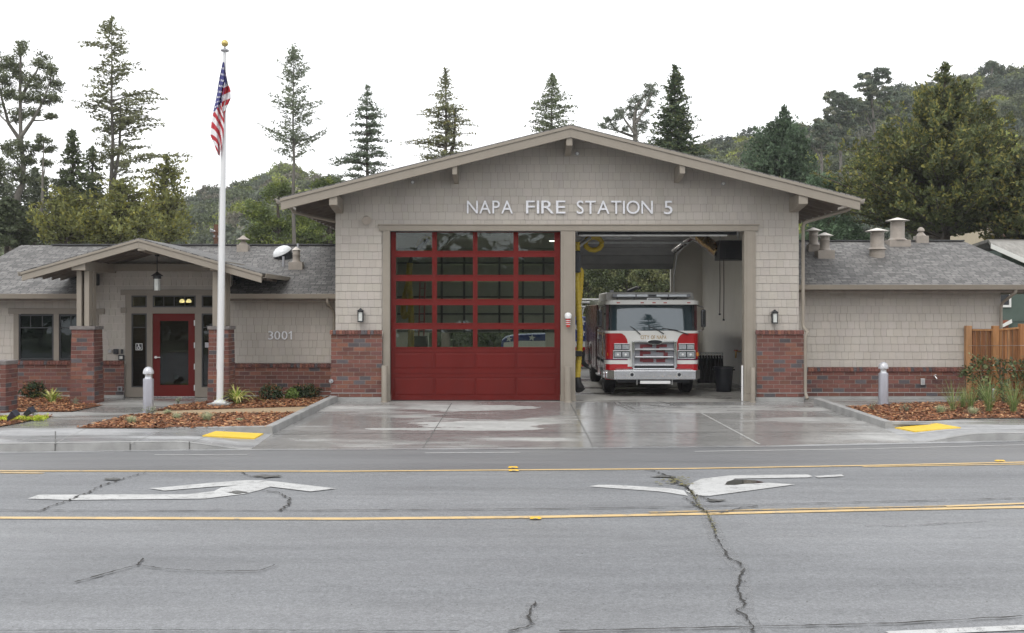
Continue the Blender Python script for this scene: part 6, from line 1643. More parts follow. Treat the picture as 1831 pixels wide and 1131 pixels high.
# ================================================================ FENCE
WOOD = mat("cedar fence boards", (1,1,1), .7, .25, 6, attr=True, bmp=.3, bs=40, stretch=(3,3,.35))
fn = thing("wooden_fence", "orange brown cedar board fence behind the shrubs at the right edge", "fence", (X(1780,28.3), 28.3, 0))
fposts = [(1731.5,28.85,582),(1780,28.3,582),(1828,27.75,578.5),(1890,27.2,574)]
def wcol(r): 
    f = r.uniform(.7,1.2); c = r.choice([(.30,.145,.055),(.27,.12,.045),(.36,.19,.085),(.21,.09,.038)]); return (c[0]*f,c[1]*f,c[2]*f)
rng = random.Random(5)
for px, d, yt in fposts:
    x = X(px,d); w = .075; mb = MB(); mb.box(x-w,x+w,d-.06,d+.09,-.1,Z(yt,d),col=wcol(rng)); mb.build("fence_post", WOOD, fn, bevel=.008)
for (pa,da,ya),(pb,db,yb) in zip(fposts, fposts[1:]):
    x0, x1 = X(pa,da)+.075, X(pb,db)-.075; mb = MB(); n = 8; zt0_, zt1_ = Z(ya+9,da), Z(yb+9,db)
    for k in range(n):
        a = x0+(x1-x0)*k/n-.01; b = x0+(x1-x0)*(k+1)/n+.012; d = da+(db-da)*(k+.5)/n + (.022 if k % 2 else 0)+.05; zt = zt0_+(zt1_-zt0_)*k/n
        mb.box(a-.004,b,d,d+.02,-.02,zt,col=wcol(rng))
    mb.build("board_panel", WOOD, fn)
    mb = MB(); mb.hexa([(x0,da-.0,zt0_),(x1,db-.0,zt1_),(x1,db+.1,zt1_),(x0,da+.1,zt0_)],[(x0,da,zt0_+.04),(x1,db,zt1_+.04),(x1,db+.1,zt1_+.04),(x0,da+.1,zt0_+.04)],col=(.4,.2,.08)); mb.build("top_rail", WOOD, fn)
sp = P(1776,735,27.9); t = thing("steel_stake", "thin galvanised stake standing beside the middle fence post", "stake", (sp.x, sp.y, 0)); MB().tube([P(1776,737,27.9),P(1776,696,27.9)], .03, 8).build("stake", STEEL, t); MB().tube([P(1776,697,27.9),P(1776,694,27.9)], .036, 8).build("cap", WHITEP, t)
for py in (617.5,662):
    t = thing("trellis_wire", "thin taut wire stretched across the cedar fence, the "+("upper" if py < 640 else "lower")+" of two", "wire", P(1780,py,28.2)); MB().tube([P(1732,py,28.75),P(1780,py,28.2),P(1828,py-.3,27.65),P(1890,py-1,27.1)], .004, 4).build("wire", STEEL, t)
# ================================================================ NEIGHBOUR HOUSES, UTILITY POLE
GRN = mat("grey green clapboard", (.075,.105,.09), .8, .06, 3); CRM = mat("cream stucco", (.5,.43,.32), .8, .05, 3); TILE = mat("grey roof shingles far", (.28,.27,.25), .8, .25, 5)
d = 42; hs_ = thing("green_house", "grey green house with white trim standing beyond the fence", "house", (X(1900,d), d, 0))
MB().prism_y([(X(1792,d),0),(X(2300,d),0),(X(2300,d),Z(560,d)),(X(1990,d),Z(534,d)),(X(1792,d),Z(446,d))], d, d+8).build("wall", GRN, hs_)
lo = [P(1772,434,d-.45), P(1990,530,d-.45), P(2300,530,d-.45)]; zr_ = Z(427,d+4)
mb = MB(); hi = [Vector((X(1766,d+4),d+4,zr_)), Vector((X(1990,d+4),d+4,zr_)), Vector((X(2300,d+4),d+4,zr_))]; dn_ = Vector((0,0,-.12))
for i in range(2): mb.hexa([lo[i]+dn_,lo[i+1]+dn_,hi[i+1]+dn_,hi[i]+dn_],[lo[i],lo[i+1],hi[i+1],hi[i]])
for i in range(2):
    bk = [Vector((q.x, d+8.6, q.z-.6)) for q in lo]; mb.hexa([hi[i]+dn_,hi[i+1]+dn_,bk[i+1]+dn_,bk[i]+dn_],[hi[i],hi[i+1],bk[i+1],bk[i]])
mb.build("roof", TILE, hs_)
mb = MB(); u_ = Vector((0,-.04,0)); mb.hexa([lo[0]+Vector((0,0,-.2)),lo[1]+Vector((0,0,-.2)),lo[1]+Vector((0,0,-.2))+u_*-1,lo[0]+Vector((0,0,-.2))+u_*-1],[lo[0]+u_*.5+Vector((0,0,-.02)),lo[1]+u_*.5+Vector((0,0,-.02)),lo[1]+Vector((0,0,-.02)),lo[0]+Vector((0,0,-.02))]); mb.build("fascia", TRIMWHITE, hs_)
mb = MB(); n = 10; cx_, cz_, r0 = X(1795,d), Z(530,d), .42
for r in rects((X(1790,d),X(1807,d),Z(549,d),Z(512,d)), [(X(1785,d),X(1803.5,d),Z(545,d),Z(516,d))]): mb.box(r[0],r[1],d-.06,d-.001,r[2],r[3])
wf = mb.build("window_frame", TRIMWHITE, hs_); MB().box(X(1789,d),X(1803.5,d),d-.03,d-.002,Z(545,d),Z(516,d)).build("pane", PANE2 if False else DARKMETAL, wf)
MB().hexa([P(1793,585,d-.3),P(1810,577,d-.3),P(1810,577,d),P(1793,585,d)],[P(1793,579,d-.3),P(1809,570,d-.3),P(1809,570,d),P(1793,579,d)]).build("porch_fascia", TRIMWHITE, hs_)
MB().box(X(1792,d),X(2000,d),d-.02,d-.001,Z(575,d),Z(573.5,d)).build("belt_board", mat("dark green trim",(.04,.055,.05),.7,.1,5), hs_)
MB().box(X(1794,d-.1),X(1803,d-.1),d-.12,d-.05,Z(587,d-.1),Z(572,d-.1)).build("post", mat("rust post",(.2,.06,.03),.7,.2,5), hs_)
d = 62; h2_ = thing("cream_house", "cream house with a tiled gable roof glimpsed on the slope at the far right", "house", (X(1850,d), d, 2))
MB().prism_y([(X(1781,d),Z(440,d)),(X(1781,d),Z(404,d)),(X(1797,d),Z(397,d)),(X(1840,d),Z(420,d)),(X(1900,d),Z(420,d)),(X(1900,d),Z(440,d))], d, d+8).build("wall", CRM, h2_)
mb = MB(); mb.hexa([P(1772,412,d-.4),P(1798,397,d-.4),P(1798,397,d+8),P(1772,412,d+8)],[P(1772,409,d-.4),P(1798,394,d-.4),P(1798,394,d+8),P(1772,409,d+8)]); mb.hexa([P(1798,397,d-.4),P(1850,424,d-.4),P(1850,424,d+8),P(1798,397,d+8)],[P(1798,394,d-.4),P(1850,421,d-.4),P(1850,421,d+8),P(1798,394,d+8)]); mb.build("roof", mat("brown tile",(.2,.12,.09),.8,.2,5), h2_)
mb = MB(); mb.hexa([P(1798,401,d-.42),P(1850,428,d-.42),P(1850,428,d-.3),P(1798,401,d-.3)],[P(1798,397.5,d-.42),P(1850,424.5,d-.42),P(1850,424.5,d-.3),P(1798,397.5,d-.3)]); mb.build("fascia", TRIMWHITE, h2_)
MB().box(X(1779,d-1),X(1784,d-1),d-1,d,Z(440,d-1),Z(393,d-1)).build("chimney", CRM, h2_)
MB().hexa([P(1788,425,d-.6),P(1900,425,d-.6),P(1900,420,d),P(1788,420,d)],[P(1788,423,d-.6),P(1900,423,d-.6),P(1900,418,d),P(1788,418,d)]).build("lower_roof", MATS["brown tile"], h2_)
d = 58; up = thing("utility_pole", "brown utility pole with crossarm and insulators behind the left wing roof", "utility pole", (X(386.5,d), d, 0))
MB().tube([(X(386.5,d),d,-.3),P(386.5,401,d)], .12, 10).build("pole", mat("creosoted pole",(.13,.06,.035),.8,.2,6), up, smooth=True)
mb = MB(); mb.tube([P(379,415,d-.1),P(394,415,d-.1)], .05, 6); mb.tube([P(381,425,d-.1),P(392,425,d-.1)], .05, 6); mb.build("crossarm", MATS["creosoted pole"], up)
for px, py in ((377,410),(381,411),(383,420),(391,421)): MB().tube([P(px,py+4,d-.1),P(px,py,d-.1)], [.05,.07], 8).build("insulator", GREYMET, up)
MB().tube([P(376,409,d-.1),P(385,413,d-.1)], .03, 6).build("bracket_arm", WHITEP, up)

# ================================================================ VEGETATION
def leafmat():
    m, n, b = nodes_of("foliage"); a = N(n, "ShaderNodeAttribute"); a.attribute_name = "Col"
    c = mixc(n, 1.0, a.outputs[0], ramp(n, noise(n, coords(n), .8, 4), [(.3,1.75),(.7,2.35)]), 'MULTIPLY')
    n.links.new(c, b.inputs["Base Color"]); b.inputs["Roughness"].default_value = .65; b.inputs["Specular IOR Level"].default_value = .25
    t = N(n, "ShaderNodeBsdfTranslucent"); n.links.new(c, t.inputs[0]); mx = N(n, "ShaderNodeMixShader"); mx.inputs[0].default_value = .3
    n.links.new(b.outputs[0], mx.inputs[1]); n.links.new(t.outputs[0], mx.inputs[2]); n.links.new(mx.outputs[0], n.nodes["Material Output"].inputs[0]); return m
LEAF = leafmat()
BARK = mat("bark", (.075,.062,.05), .9, .3, 5, stretch=(1,1,.3)); BARKP = mat("pale bark", (.13,.12,.105), .9, .25, 5, stretch=(1,1,.3))
def leaves(cent, per, spread, size, base, rng, cvar=.28, up=.25, aspect=2.2, tint=None):
    """cent (N,3), spread (3,), returns verts faces cols of rhombic leaf clusters"""
    Nn = len(cent); n = Nn*per
    c = np.repeat(cent, per, axis=0) + rng.normal(0, 1, (n, 3))*np.array(spread)
    d = rng.normal(0, 1, (n, 3)); d[:, 2] += up; d /= np.linalg.norm(d, axis=1)[:, None]
    e = np.cross(d, rng.normal(0, 1, (n, 3))); e /= np.linalg.norm(e, axis=1)[:, None] + 1e-9
    s = size*rng.uniform(.55, 1.4, (n, 1))
    v = np.stack([c - d*s, c + e*s/aspect, c + d*s, c - e*s/aspect], 1).reshape(-1, 3)
    f = np.arange(n*4).reshape(n, 4)
    cb = np.repeat(rng.uniform(1-cvar, 1+cvar, Nn), per)*rng.uniform(.8, 1.2, n)
    col = np.array(base)[None]*cb[:, None]
    if tint is not None:
        m = np.repeat(rng.random(Nn) < tint[1], per); col[m] = np.array(tint[0])*cb[m][:, None]
    return v, f, np.repeat(col, 4, axis=0)
def merge(parts):
    V = []; Fc = []; C = []; o = 0
    for v, f, c in parts: V.append(v); Fc.append(f+o); C.append(c); o += len(v)
    return np.concatenate(V), np.concatenate(Fc), np.concatenate(C)
TREEN = [0]; LS = .5; DENS = 1.7
def conifer(label, name, px, d, prof, col, nb, trunk_r=.3, trunk_base=0.0, clump=.5, per=26, size=.16, drop=.1, sparse=0.0, lean=0, inner=.25, cat="tree", tint=None, bark=BARK, spacing=.6, flat=.5, up=.3, group=None, twin=None, rise=0, cvar=.28, seed=None, step=None, dn=2.1, tip=None, tw=.36, tuft=0):
    """prof: [(py, left_px, right_px)] crown half-widths from the trunk line, top to bottom; foliage sits on side twigs of every limb"""
    TREEN[0] += 1; rng = np.random.default_rng(seed or 100+TREEN[0]); s = d/F
    zt = Z(prof[0][0], d); zb = Z(prof[-1][0], d); x0 = X(px, d); base_z = trunk_base
    t = thing(name, label, cat, (x0, d, base_z), group); H = zt-zb; tb = MB(); npts = 8
    pts = [Vector((x0+lean*(zt-base_z)*k/npts + rng.normal(0,.04)*(k not in (0,npts)), d+rng.normal(0,.04), base_z-.2*(k==0)+(zt-base_z)*k/npts)) for k in range(npts+1)]
    tb.tube(pts, [trunk_r*(1-.95*k/npts) for k in range(npts+1)], 9)
    if twin:
        a, ztw = twin; tb.tube([Vector((x0+.1,d,zb)), Vector((x0+a*s,d+.3,zb+H*.2)), Vector((x0+a*s*1.2,d+.3,Z(ztw,d)))], [trunk_r*.5,trunk_r*.35,.03], 7)
    pys = [p[0] for p in prof]; k_ = 1.28 if sparse else 1.1; L_ = [p[1]*s*k_ for p in prof]; R_ = [p[2]*s*k_ for p in prof]
    zs = sorted([zb + H*(1-(rng.random()**(.9))) for _ in range(nb)])
    if step: zs = [z + rng.normal(0, step*.14) for z in (np.round(np.array(zs)/step)*step)]
    az = rng.uniform(0, 6.28); PT = []; DR_ = []; TU = []
    gap = rng.uniform(0, 6.28, 3)
    for z in zs:
        z = min(max(z, zb), zt-.05); az += 2.4+rng.normal(0,.5); c = math.cos(az); py = HY-(z-ZC)*F/d
        if sparse and math.sin(z*1.9+gap[0]+az)*.5+math.sin(z*4.3+gap[1]-az*2)*.5 > 1-1.25*sparse: continue
        wl, wr = np.interp(py, pys, L_), np.interp(py, pys, R_)
        ext = (wr if c > 0 else wl)*abs(c) + (wl+wr)/2*(1-abs(c)); ln = max(.15, ext*rng.choice([rng.uniform(.45,.8), rng.uniform(.8,1.08)]))
        dv = np.array([c, math.sin(az), 0]); b0_ = np.array([x0+lean*(z-base_z), d, z]); rs = rise*rng.uniform(.5,1.3); dp = drop*rng.uniform(.3,1.4)
        def at(u): return b0_ + dv*ln*u + np.array([0,0,ln*(rs*u*u - dp*u + .10*math.sin(3.1*u))])
        rr = max(.008, .022*ln**.7*(trunk_r/.3)); tb.tube([tuple(at(u)) for u in (0,.35,.7,1)], [rr, rr*.7, rr*.45, .006], 4, cap=False)
        if tuft and z < zt-1.6:
            for _t in range(2):
                p = at(rng.uniform(.72,1.0)) + rng.normal(0,.12,3); hh = rng.uniform(.3,.7); q = rng.random(tuft); r_ = .13*(1-q*.75)
                PT.append(p + np.stack([rng.normal(0,1,tuft)*r_, rng.normal(0,1,tuft)*r_, q*hh],1)); DR_.append(np.repeat(np.array([[dv[0]*.3,dv[1]*.3,.9]]),tuft,0)); TU.append(.55+q*.5)
        us = np.arange(inner*rng.uniform(.6,1.2), 1.0, max(.035, .15/ln))
        sd = np.array([-dv[1], dv[0], 0])
        for u in us:
            p = at(u); tl = tw*(ln**.55)*(1.08-u)**.6*rng.uniform(.5,1.2); g = 1 if rng.random() < .5 else -1
            td = sd*g*rng.uniform(.5,1) + dv*rng.uniform(.3,.9) + np.array([0,0,up*rng.uniform(-.4,1.2)]); td /= np.linalg.norm(td)
            k = max(3, int(tl/.075*dn)); q = (np.arange(k)+rng.uniform(.2,.8,k))/k
            PT.append(p + td*(q*tl)[:,None] + rng.normal(0, .035+.03*clump, (k,3))); DR_.append(np.repeat(td[None], k, 0)); TU.append(np.full(k, u) + q*.15)
    for k in range(10): q = rng.random(14); p0 = np.array([x0+lean*(zt-base_z), d, zt-.05-k*.09]); PT.append(p0 + rng.normal(0,.05+.012*k,(14,3))); DR_.append(np.repeat(np.array([[0,0,1.]]),14,0)); TU.append(np.full(14,.5))
    PT = np.concatenate(PT); DR_ = np.concatenate(DR_); TU = np.concatenate(TU); n = len(PT)
    dd = DR_ + rng.normal(0,.55,(n,3)); dd /= np.linalg.norm(dd,axis=1)[:,None]; e = np.cross(dd, rng.normal(0,1,(n,3))); e /= np.linalg.norm(e,axis=1)[:,None]+1e-9
    sz = size*.60*rng.uniform(.6,1.4,(n,1)); v = np.stack([PT-dd*sz, PT+e*sz/2.1, PT+dd*sz, PT-e*sz/2.1],1).reshape(-1,3)
    lum = 1 + cvar*np.sin(PT[:,0]*2.1+gap[0])*np.sin(PT[:,2]*2.7+gap[1])*np.sin(PT[:,1]*2.3+gap[2]); lum *= rng.uniform(.75,1.25,n)
    cc = np.array(col)[None]*lum[:,None]
    if tint is not None:
        m = rng.random(n) < tint[1]*np.clip((TU-.45)*3, .15, 1.6); cc[m] = np.array(tint[0])*lum[m][:,None]
    tb.build("trunk", bark, t, smooth=True); np_mesh("crown", v, np.arange(n*4).reshape(n,4), LEAF, np.repeat(cc,4,axis=0), parent=t); return t
def blob_tree(label, name, d, blobs, col, trunk, per=40, size=.16, dens=9, trunk_r=.22, cat="tree", tint=None, bark=BARK, base=0, limbs=True, seed=None, cvar=.3, shell=.55, group=None, flatz=.7):
    """blobs: [(px,py,rx,ry)] foliage masses; trunk: list of px,py polylines"""
    TREEN[0] += 1; rng = np.random.default_rng(seed or 500+TREEN[0]); s = d/F
    bx_ = X(trunk[0][0][0], d); t = thing(name, label, cat, (bx_, d, base), group); tb = MB(); dd = {}
    for i, pl in enumerate(trunk):
        pts = [P(a, b, d + (0 if i == 0 else .25*i*(-1)**i)) for a, b in pl]
        if i == 0: pts[0].z = min(pts[0].z, base)
        n = len(pts); r0 = trunk_r*(1 if i == 0 else .5); tb.tube(pts, [r0*(1-.75*k/(n-1)) for k in range(n)], 8)
    parts = []
    for (px, py, rx, ry) in blobs:
        c = P(px, py, d + rng.normal(0, .5)*min(rx,ry)*s*1.2); r = np.array([rx*s, min(rx, ry)*s*1.1, ry*s])
        n = max(6, int(dens*(r[0]*r[2]+.2)**.75*4)); u = rng.normal(0,1,(n,3)); u /= np.linalg.norm(u,axis=1)[:,None]
        rad = rng.uniform(shell, 1, (n,1))**.6; cents = np.array(c)+u*rad*r*.88
        cl = max(.16, min(.5, .22*(r[0]+r[2])/2+.1)); parts.append(leaves(cents, int(per*DENS), (cl*.55,cl*.55,cl*.55*flatz), size*LS, col, rng, tint=tint, cvar=cvar))
        if limbs:
            # limb from nearest trunk point
            best = min((P(a,b,d) for pl in trunk for a,b in pl), key=lambda q: (q-c).length if q.z < c.z+.3 else 99)
            tb.tube([best, (best+c)/2+Vector((0,0,-.1)), c], [.05*trunk_r/.22,.035*trunk_r/.22,.015], 5, cap=False)
            for k in range(5): e = Vector(cents[rng.integers(0,n)]); tb.tube([c, e], [.015,.006], 4, cap=False)
    v, f, c = merge(parts); tb.build("trunk", bark, t, smooth=True); np_mesh("crown", v, f, LEAF, c, parent=t); return t

G_DULL = (.075,.085,.05); G_OLIVE = (.105,.108,.028); G_DARK = (.035,.048,.028); G_GREY = (.085,.098,.072); G_MID = (.055,.078,.035); G_PINE = (.050,.060,.024); G_PALE = (.10,.115,.07)
# --- left group
blob_tree("tall open tree with a forked trunk at the far left", "forked_tree", 52,
   [(38,85,14,14),(22,112,26,18),(-8,110,26,26),(75,112,16,22),(92,128,14,18),(38,135,26,18),(62,150,26,20),(96,152,16,22),(15,165,28,20),(48,178,22,16),(80,176,22,16),(-10,190,22,22),(30,205,24,16),(5,140,22,18),(100,175,10,8),(62,202,14,10),(95,208,16,6),(40,260,18,14),(12,262,20,16),(30,290,28,22),(52,282,18,16),(10,310,22,20),(-10,300,22,24),(45,318,16,14),(78,250,14,12),(88,268,12,10),(68,262,12,10),(82,290,10,8),(78,322,10,8)],
   G_DULL, [[(33,470),(32,400),(31,350),(40,330),(42,300),(37,240),(36,160),(37,85)],[(37,245),(58,215),(75,185),(88,150)],[(36,250),(15,220),(2,170),(-6,120)],[(70,400),(76,360),(76,320),(78,265)],[(36,180),(50,150),(64,130),(74,110)]], per=30, size=.115, dens=7.5, trunk_r=.2, bark=BARKP, flatz=.6, shell=.1)
conifer("tall thin redwood with a bare trunk, the tallest tree in the photo", "redwood_tree", 200, 56,
   [(30,5,5),(44,22,22),(60,18,26),(78,40,20),(88,58,26),(100,40,40),(110,20,48),(128,30,42),(150,28,30),(165,38,38),(180,50,70),(192,44,88),(205,50,70),(222,36,82),(238,30,74),(250,26,78),(265,24,58),(280,22,56),(295,26,110),(310,34,118),(325,30,112)],
   (.09,.095,.05), 190, trunk_r=.2, clump=.42, per=20, size=.14, drop=.05, sparse=.35, rise=.22, inner=.3, bark=BARKP, twin=(10,180), flat=.55, spacing=.8, cvar=.35)
conifer("dark pointed conifer between the forked tree and the tall redwood", "conifer_tree", 130, 54, [(232,4,4),(250,14,14),(275,22,20),(300,26,26),(320,30,34),(345,34,40),(370,40,44),(400,40,44),(430,44,44)], (.058,.072,.035), 170, clump=.5, size=.17, dn=2.3)
conifer("dark narrow conifer just left of the tall redwood's trunk", "conifer_tree", 165, 58, [(262,3,3),(280,18,18),(310,24,24),(350,30,30),(400,36,36),(440,36,36)], (.05,.062,.032), 150, clump=.5, size=.17, dn=2.3)
for (px, d, prof, lab) in ((118,50,[(338,12,20),(350,36,40),(375,50,44),(400,60,55),(440,60,60)],"bushy yellow green conifer low behind the porch, leftmost of three"),
        (218,51,[(320,10,12),(335,36,40),(350,55,60),(380,66,66),(410,70,70),(445,72,72)],"bushy yellow green conifer low behind the porch roof's peak"),
        (298,54,[(280,5,5),(292,14,36),(305,40,30),(330,34,34),(350,40,36),(380,46,40),(410,56,42),(440,56,44)],"bushy yellow green conifer low behind the porch, rightmost of three")):
    conifer(lab, "cedar_tree", px, d, prof, (.10,.107,.04), 120, clump=.4, per=34, size=.15, tuft=14, dn=1.7, tw=.4, drop=.1, rise=.3, inner=.1, up=.7, tint=((.13,.125,.03), .3), group="yellow green conifers behind the porch")
conifer("dark bush-like conifer at the far left edge behind the wing roof", "conifer_tree", 12, 50, [(352,10,10),(375,30,34),(400,44,50),(440,50,60)], (.045,.055,.03), 200, clump=.5, size=.17, dn=2.4)
conifer("dark green conifer at the far left between the forked tree and the bushy ones", "conifer_tree", 62, 57, [(300,4,4),(330,18,18),(370,28,28),(410,36,36),(440,36,36)], (.05,.06,.034), 130, clump=.5, size=.17, sparse=.3)
blob_tree("grey green bushy tree filling the far left edge under the forked tree", "bushy_tree", 55, [(-10,330,30,26),(20,345,30,24),(50,350,26,22),(85,352,24,20),(5,375,36,24),(45,385,34,24),(95,385,28,22),(130,372,26,22),(-25,290,26,26),(60,318,18,14),(105,330,16,14)], (.07,.08,.055), [[(20,470),(20,400),(24,350)],[(60,420),(75,370),(100,335)]], per=30, size=.14, dens=7, shell=.25)
# --- middle individuals
conifer("slim pale tree with a long bare trunk left of the main gable", "slim_tree", 525, 60,
   [(83,4,4),(92,14,12),(105,10,14),(118,24,24),(132,26,30),(148,28,26),(165,28,22),(180,30,36),(195,34,40),(205,32,56),(212,18,60),(222,18,44),(232,24,26),(246,42,24),(258,48,50),(268,44,50),(280,30,40),(290,16,12)], (.085,.10,.065), 200, trunk_r=.17, clump=.34, per=17, size=.12, drop=-.1, sparse=.25, inner=.28, bark=BARKP, rise=.35, spacing=.95, flat=.6, cvar=.35)
conifer("dark sparse conifer behind the main roof's left slope, nearest the slim pale tree", "conifer_tree", 657, 60,
   [(152,2,2),(165,8,8),(178,18,14),(192,22,18),(205,34,28),(220,24,30),(235,26,26),(250,28,34),(265,26,30),(280,30,36),(295,64,34),(305,60,30),(320,60,30)], (.065,.082,.055), 200, trunk_r=.24, clump=.36, per=18, size=.12, drop=.0, sparse=.25, spacing=.8, bark=BARK, flat=.4, step=.42)
conifer("mottled sparse conifer behind the left slope of the main roof, midway up the slope", "conifer_tree", 797, 60,
   [(122,2,2),(135,8,8),(150,14,12),(170,26,16),(188,24,22),(205,34,34),(215,40,46),(235,34,44),(250,34,40),(262,60,40),(275,68,34),(290,60,36)], (.09,.095,.05), 170, trunk_r=.26, clump=.38, per=19, size=.12, drop=.05, sparse=.25, tint=((.13,.11,.03),.15), twin=(14,190), spacing=.85, rise=.15)
conifer("sparse pointed conifer behind the main roof's peak, just left of it", "conifer_tree", 987, 60,
   [(132,1,1),(145,8,8),(160,18,16),(175,24,30),(190,30,36),(205,36,38),(225,42,40),(240,40,42)], (.075,.09,.05), 130, trunk_r=.2, clump=.36, per=20, size=.12, drop=.0, rise=.15, sparse=.15)
blob_tree("open eucalyptus with rounded foliage clumps behind the right slope of the main roof", "eucalyptus_tree", 75,
   [(1162,152,12,9),(1168,165,13,10),(1155,168,10,9),(1135,177,12,10),(1126,188,13,10),(1142,190,9,9),(1160,182,13,10),(1108,196,9,8),(1114,205,11,9),(1132,206,13,9),(1152,200,12,9),(1086,212,10,8),(1098,226,12,10),(1078,224,8,8),(1118,232,7,8),(1150,218,16,12),(1144,232,16,14),(1102,210,8,7)], G_GREY,
   [[(1136,300),(1136,240),(1134,215),(1138,190),(1160,160)],[(1136,240),(1118,215),(1108,196)],[(1136,245),(1100,232),(1088,212)],[(1137,220),(1155,190),(1166,165)]], per=17, size=.14, dens=6, trunk_r=.2, bark=BARKP, shell=.2)
conifer("dense dark conifer with a spiky top behind the main roof's right slope", "conifer_tree", 1207, 58,
   [(117,1,1),(132,6,10),(145,14,16),(155,22,12),(172,22,20),(190,28,28),(208,36,40),(225,40,42),(245,44,42),(265,60,52),(290,70,58)], (.042,.058,.032), 300, trunk_r=.24, clump=.5, size=.15, dn=2.35, drop=.05, rise=.25, tint=((.06,.07,.03),.3))
conifer("broad dark green conifer right of the main roof, left of the big olive pine", "conifer_tree", 1402, 56,
   [(190,1,1),(208,12,10),(222,26,22),(240,40,32),(258,52,40),(280,64,44),(305,72,46),(335,76,48)], (.042,.062,.038), 250, trunk_r=.24, clump=.4, size=.15, tuft=18, dn=2.0, drop=.05, rise=.3, up=.7, tint=((.06,.085,.05),.35))
# big olive pine
conifer("large olive brown pine with layered branches dominating the right side", "pine_tree", 1690, 48,
   [(112,4,6),(125,10,12),(140,22,12),(160,26,30),(178,46,36),(198,44,44),(218,50,60),(240,72,88),(262,100,95),(285,120,100),(305,150,110),(330,175,120),(360,190,120),(395,198,118),(430,195,110)], G_PINE, 440, trunk_r=.35, clump=.4, per=44, size=.15, tuft=26, dn=2.0, tw=.42, drop=.05, rise=.42, inner=.3, tint=((.115,.108,.03),.25), flat=.75, cvar=.42, spacing=.8, step=.55)
conifer("second olive pine at the right edge, lower than the large one", "pine_tree", 1850, 46,
   [(262,10,10),(285,40,36),(300,60,60),(330,72,80),(360,90,90),(395,96,96),(440,90,96)], G_PINE, 240, trunk_r=.3, clump=.4, per=38, size=.15, tuft=26, dn=2.0, tw=.42, drop=.05, rise=.4, up=.8, tint=((.12,.105,.03),.25), cvar=.35)
blob_tree("pale green bushy tree behind the right gutter corner and roof vents", "bushy_tree", 50, [(1470,330,34,22),(1500,350,30,26),(1450,375,30,26),(1485,400,36,26),(1510,415,36,26),(1450,425,26,26),(1545,430,30,20)], (.07,.105,.062), [[(1480,470),(1480,400),(1485,350)]], per=50, size=.13, dens=10, shell=.3)
# trees right behind the left eave
for px, py, lab in ((590,335,"nearest the main roof"),(500,345,"left of the slim pale tree's trunk")):
    blob_tree("broad mid green oak behind the left wing roof, "+lab, "oak_tree", 62, [(px-40,py+30,30,20),(px,py,34,20),(px+32,py+18,30,20),(px-20,py+55,34,22),(px+25,py+60,36,24),(px,py+95,44,24),(px-40,py+85,30,24)], (.068,.088,.032), [[(px,500),(px,420),(px-4,360)]], per=44, size=.16, dens=8, tint=((.10,.12,.03),.3), shell=.4)
# trees beyond the rear opening
for k, (px, d, w) in enumerate(((1050,64,"left"),(1120,68,"middle"),(1190,62,"right"),(1260,66,"far right"))):
    blob_tree("dense green tree seen through the open bay's rear doorway, "+w+"", "oak_tree", d, [(px-30,500,34,34),(px+25,490,36,36),(px,540,46,34),(px-20,455,40,30),(px+15,590,46,36),(px-30,600,40,40),(px,420,36,30)], (.05,.062,.028), [[(px,665),(px,600),(px+2,520)]], per=46, size=.17, dens=8, shell=.3, tint=((.085,.09,.04),.3), group="trees behind the rear doorway")
for k, (px, d) in enumerate(((720,66),(800,70),(880,64),(950,68))):
    blob_tree("dense tree behind the station, "+["outermost","second","third","innermost"][k]+" of four glimpsed through the red door's panes", "oak_tree", d, [(px-20,600,44,34),(px+25,590,44,34),(px,560,40,30)], (.05,.062,.03), [[(px,665),(px,600)]], per=40, size=.18, dens=7, shell=.3)
# --- eucalypts on the right hillside
def euc(px, top, d, lab, w=1.0, base=8):
    bl = []; r = random.Random(px)
    for k in range(int(15*w)):
        t = k/(15*w); bl.append((px + r.uniform(-34,34)*w*(.5+.6*t), top+10+t*95*w, r.uniform(13,24)*w**.5, r.uniform(7,12)*w**.5))
    blob_tree(lab, "eucalyptus_tree", d, bl, (.062,.078,.055), [[(px+6,top+190*w),(px+3,top+110*w),(px-2,top+50*w),(px,top+12)],[(px+3,top+120*w),(px-24*w,top+60*w)],[(px+2,top+100*w),(px+24*w,top+45*w)]], per=40, size=.34, dens=3.6, trunk_r=.26, bark=BARKP, base=base, flatz=.5, tint=((.10,.105,.07),.2))
euc(1560,120,150,"tallest eucalyptus on the right hillside skyline, with a pale trunk")
euc(1500,160,148,"eucalyptus with a flat spreading crown on the hillside, left of the tallest",.95)
euc(1466,205,140,"low eucalyptus at the left end of the hillside grove",.7)
euc(1610,160,165,"dark eucalyptus on the skyline just left of the big pine's tip",.8,12)
euc(1775,104,190,"umbrella crowned tree on the skyline at the upper right",.55,30)
# --- hill terrain and its woods
SKYL = [(-900,420),(-300,420),(0,425),(200,405),(290,382),(320,366),(350,358),(400,352),(440,340),(480,322),(510,314),(560,325),(620,340),(750,400),(900,430),(1000,430),(1120,330),(1200,290),(1260,268),(1340,258),(1400,250),(1440,232),(1480,235),(1540,196),(1600,178),(1650,168),(1700,158),(1780,140),(1831,132),(1950,115),(2150,120),(2500,200),(3000,300)]
def ridge(px): return np.interp(px, [a for a,b in SKYL], [b for a,b in SKYL])
RD = 215.0
def hillz(px, u):    # u 0 foot .. 1 ridge
    return (Z(ridge(px)+9, RD))*(u**1.15)
def hillpt(px, u):
    d = 78+(RD-78)*u; return X(px, d), d, hillz(px, min(u,1))*(1 if u <= 1 else 1-(u-1)*.8)
mb = MB(); vs = []; fs = []; pxs = list(range(-1200,3200,40)); us = [k/16 for k in range(17)]+[1.15,1.4]
for u in us:
    for p_ in pxs:
        x, y, z = hillpt(p_, u); z += .9*mnoise.noise(Vector((x*.03,y*.03,0)))*min(1,u*3)
        vs.append((x,y,z-.6))
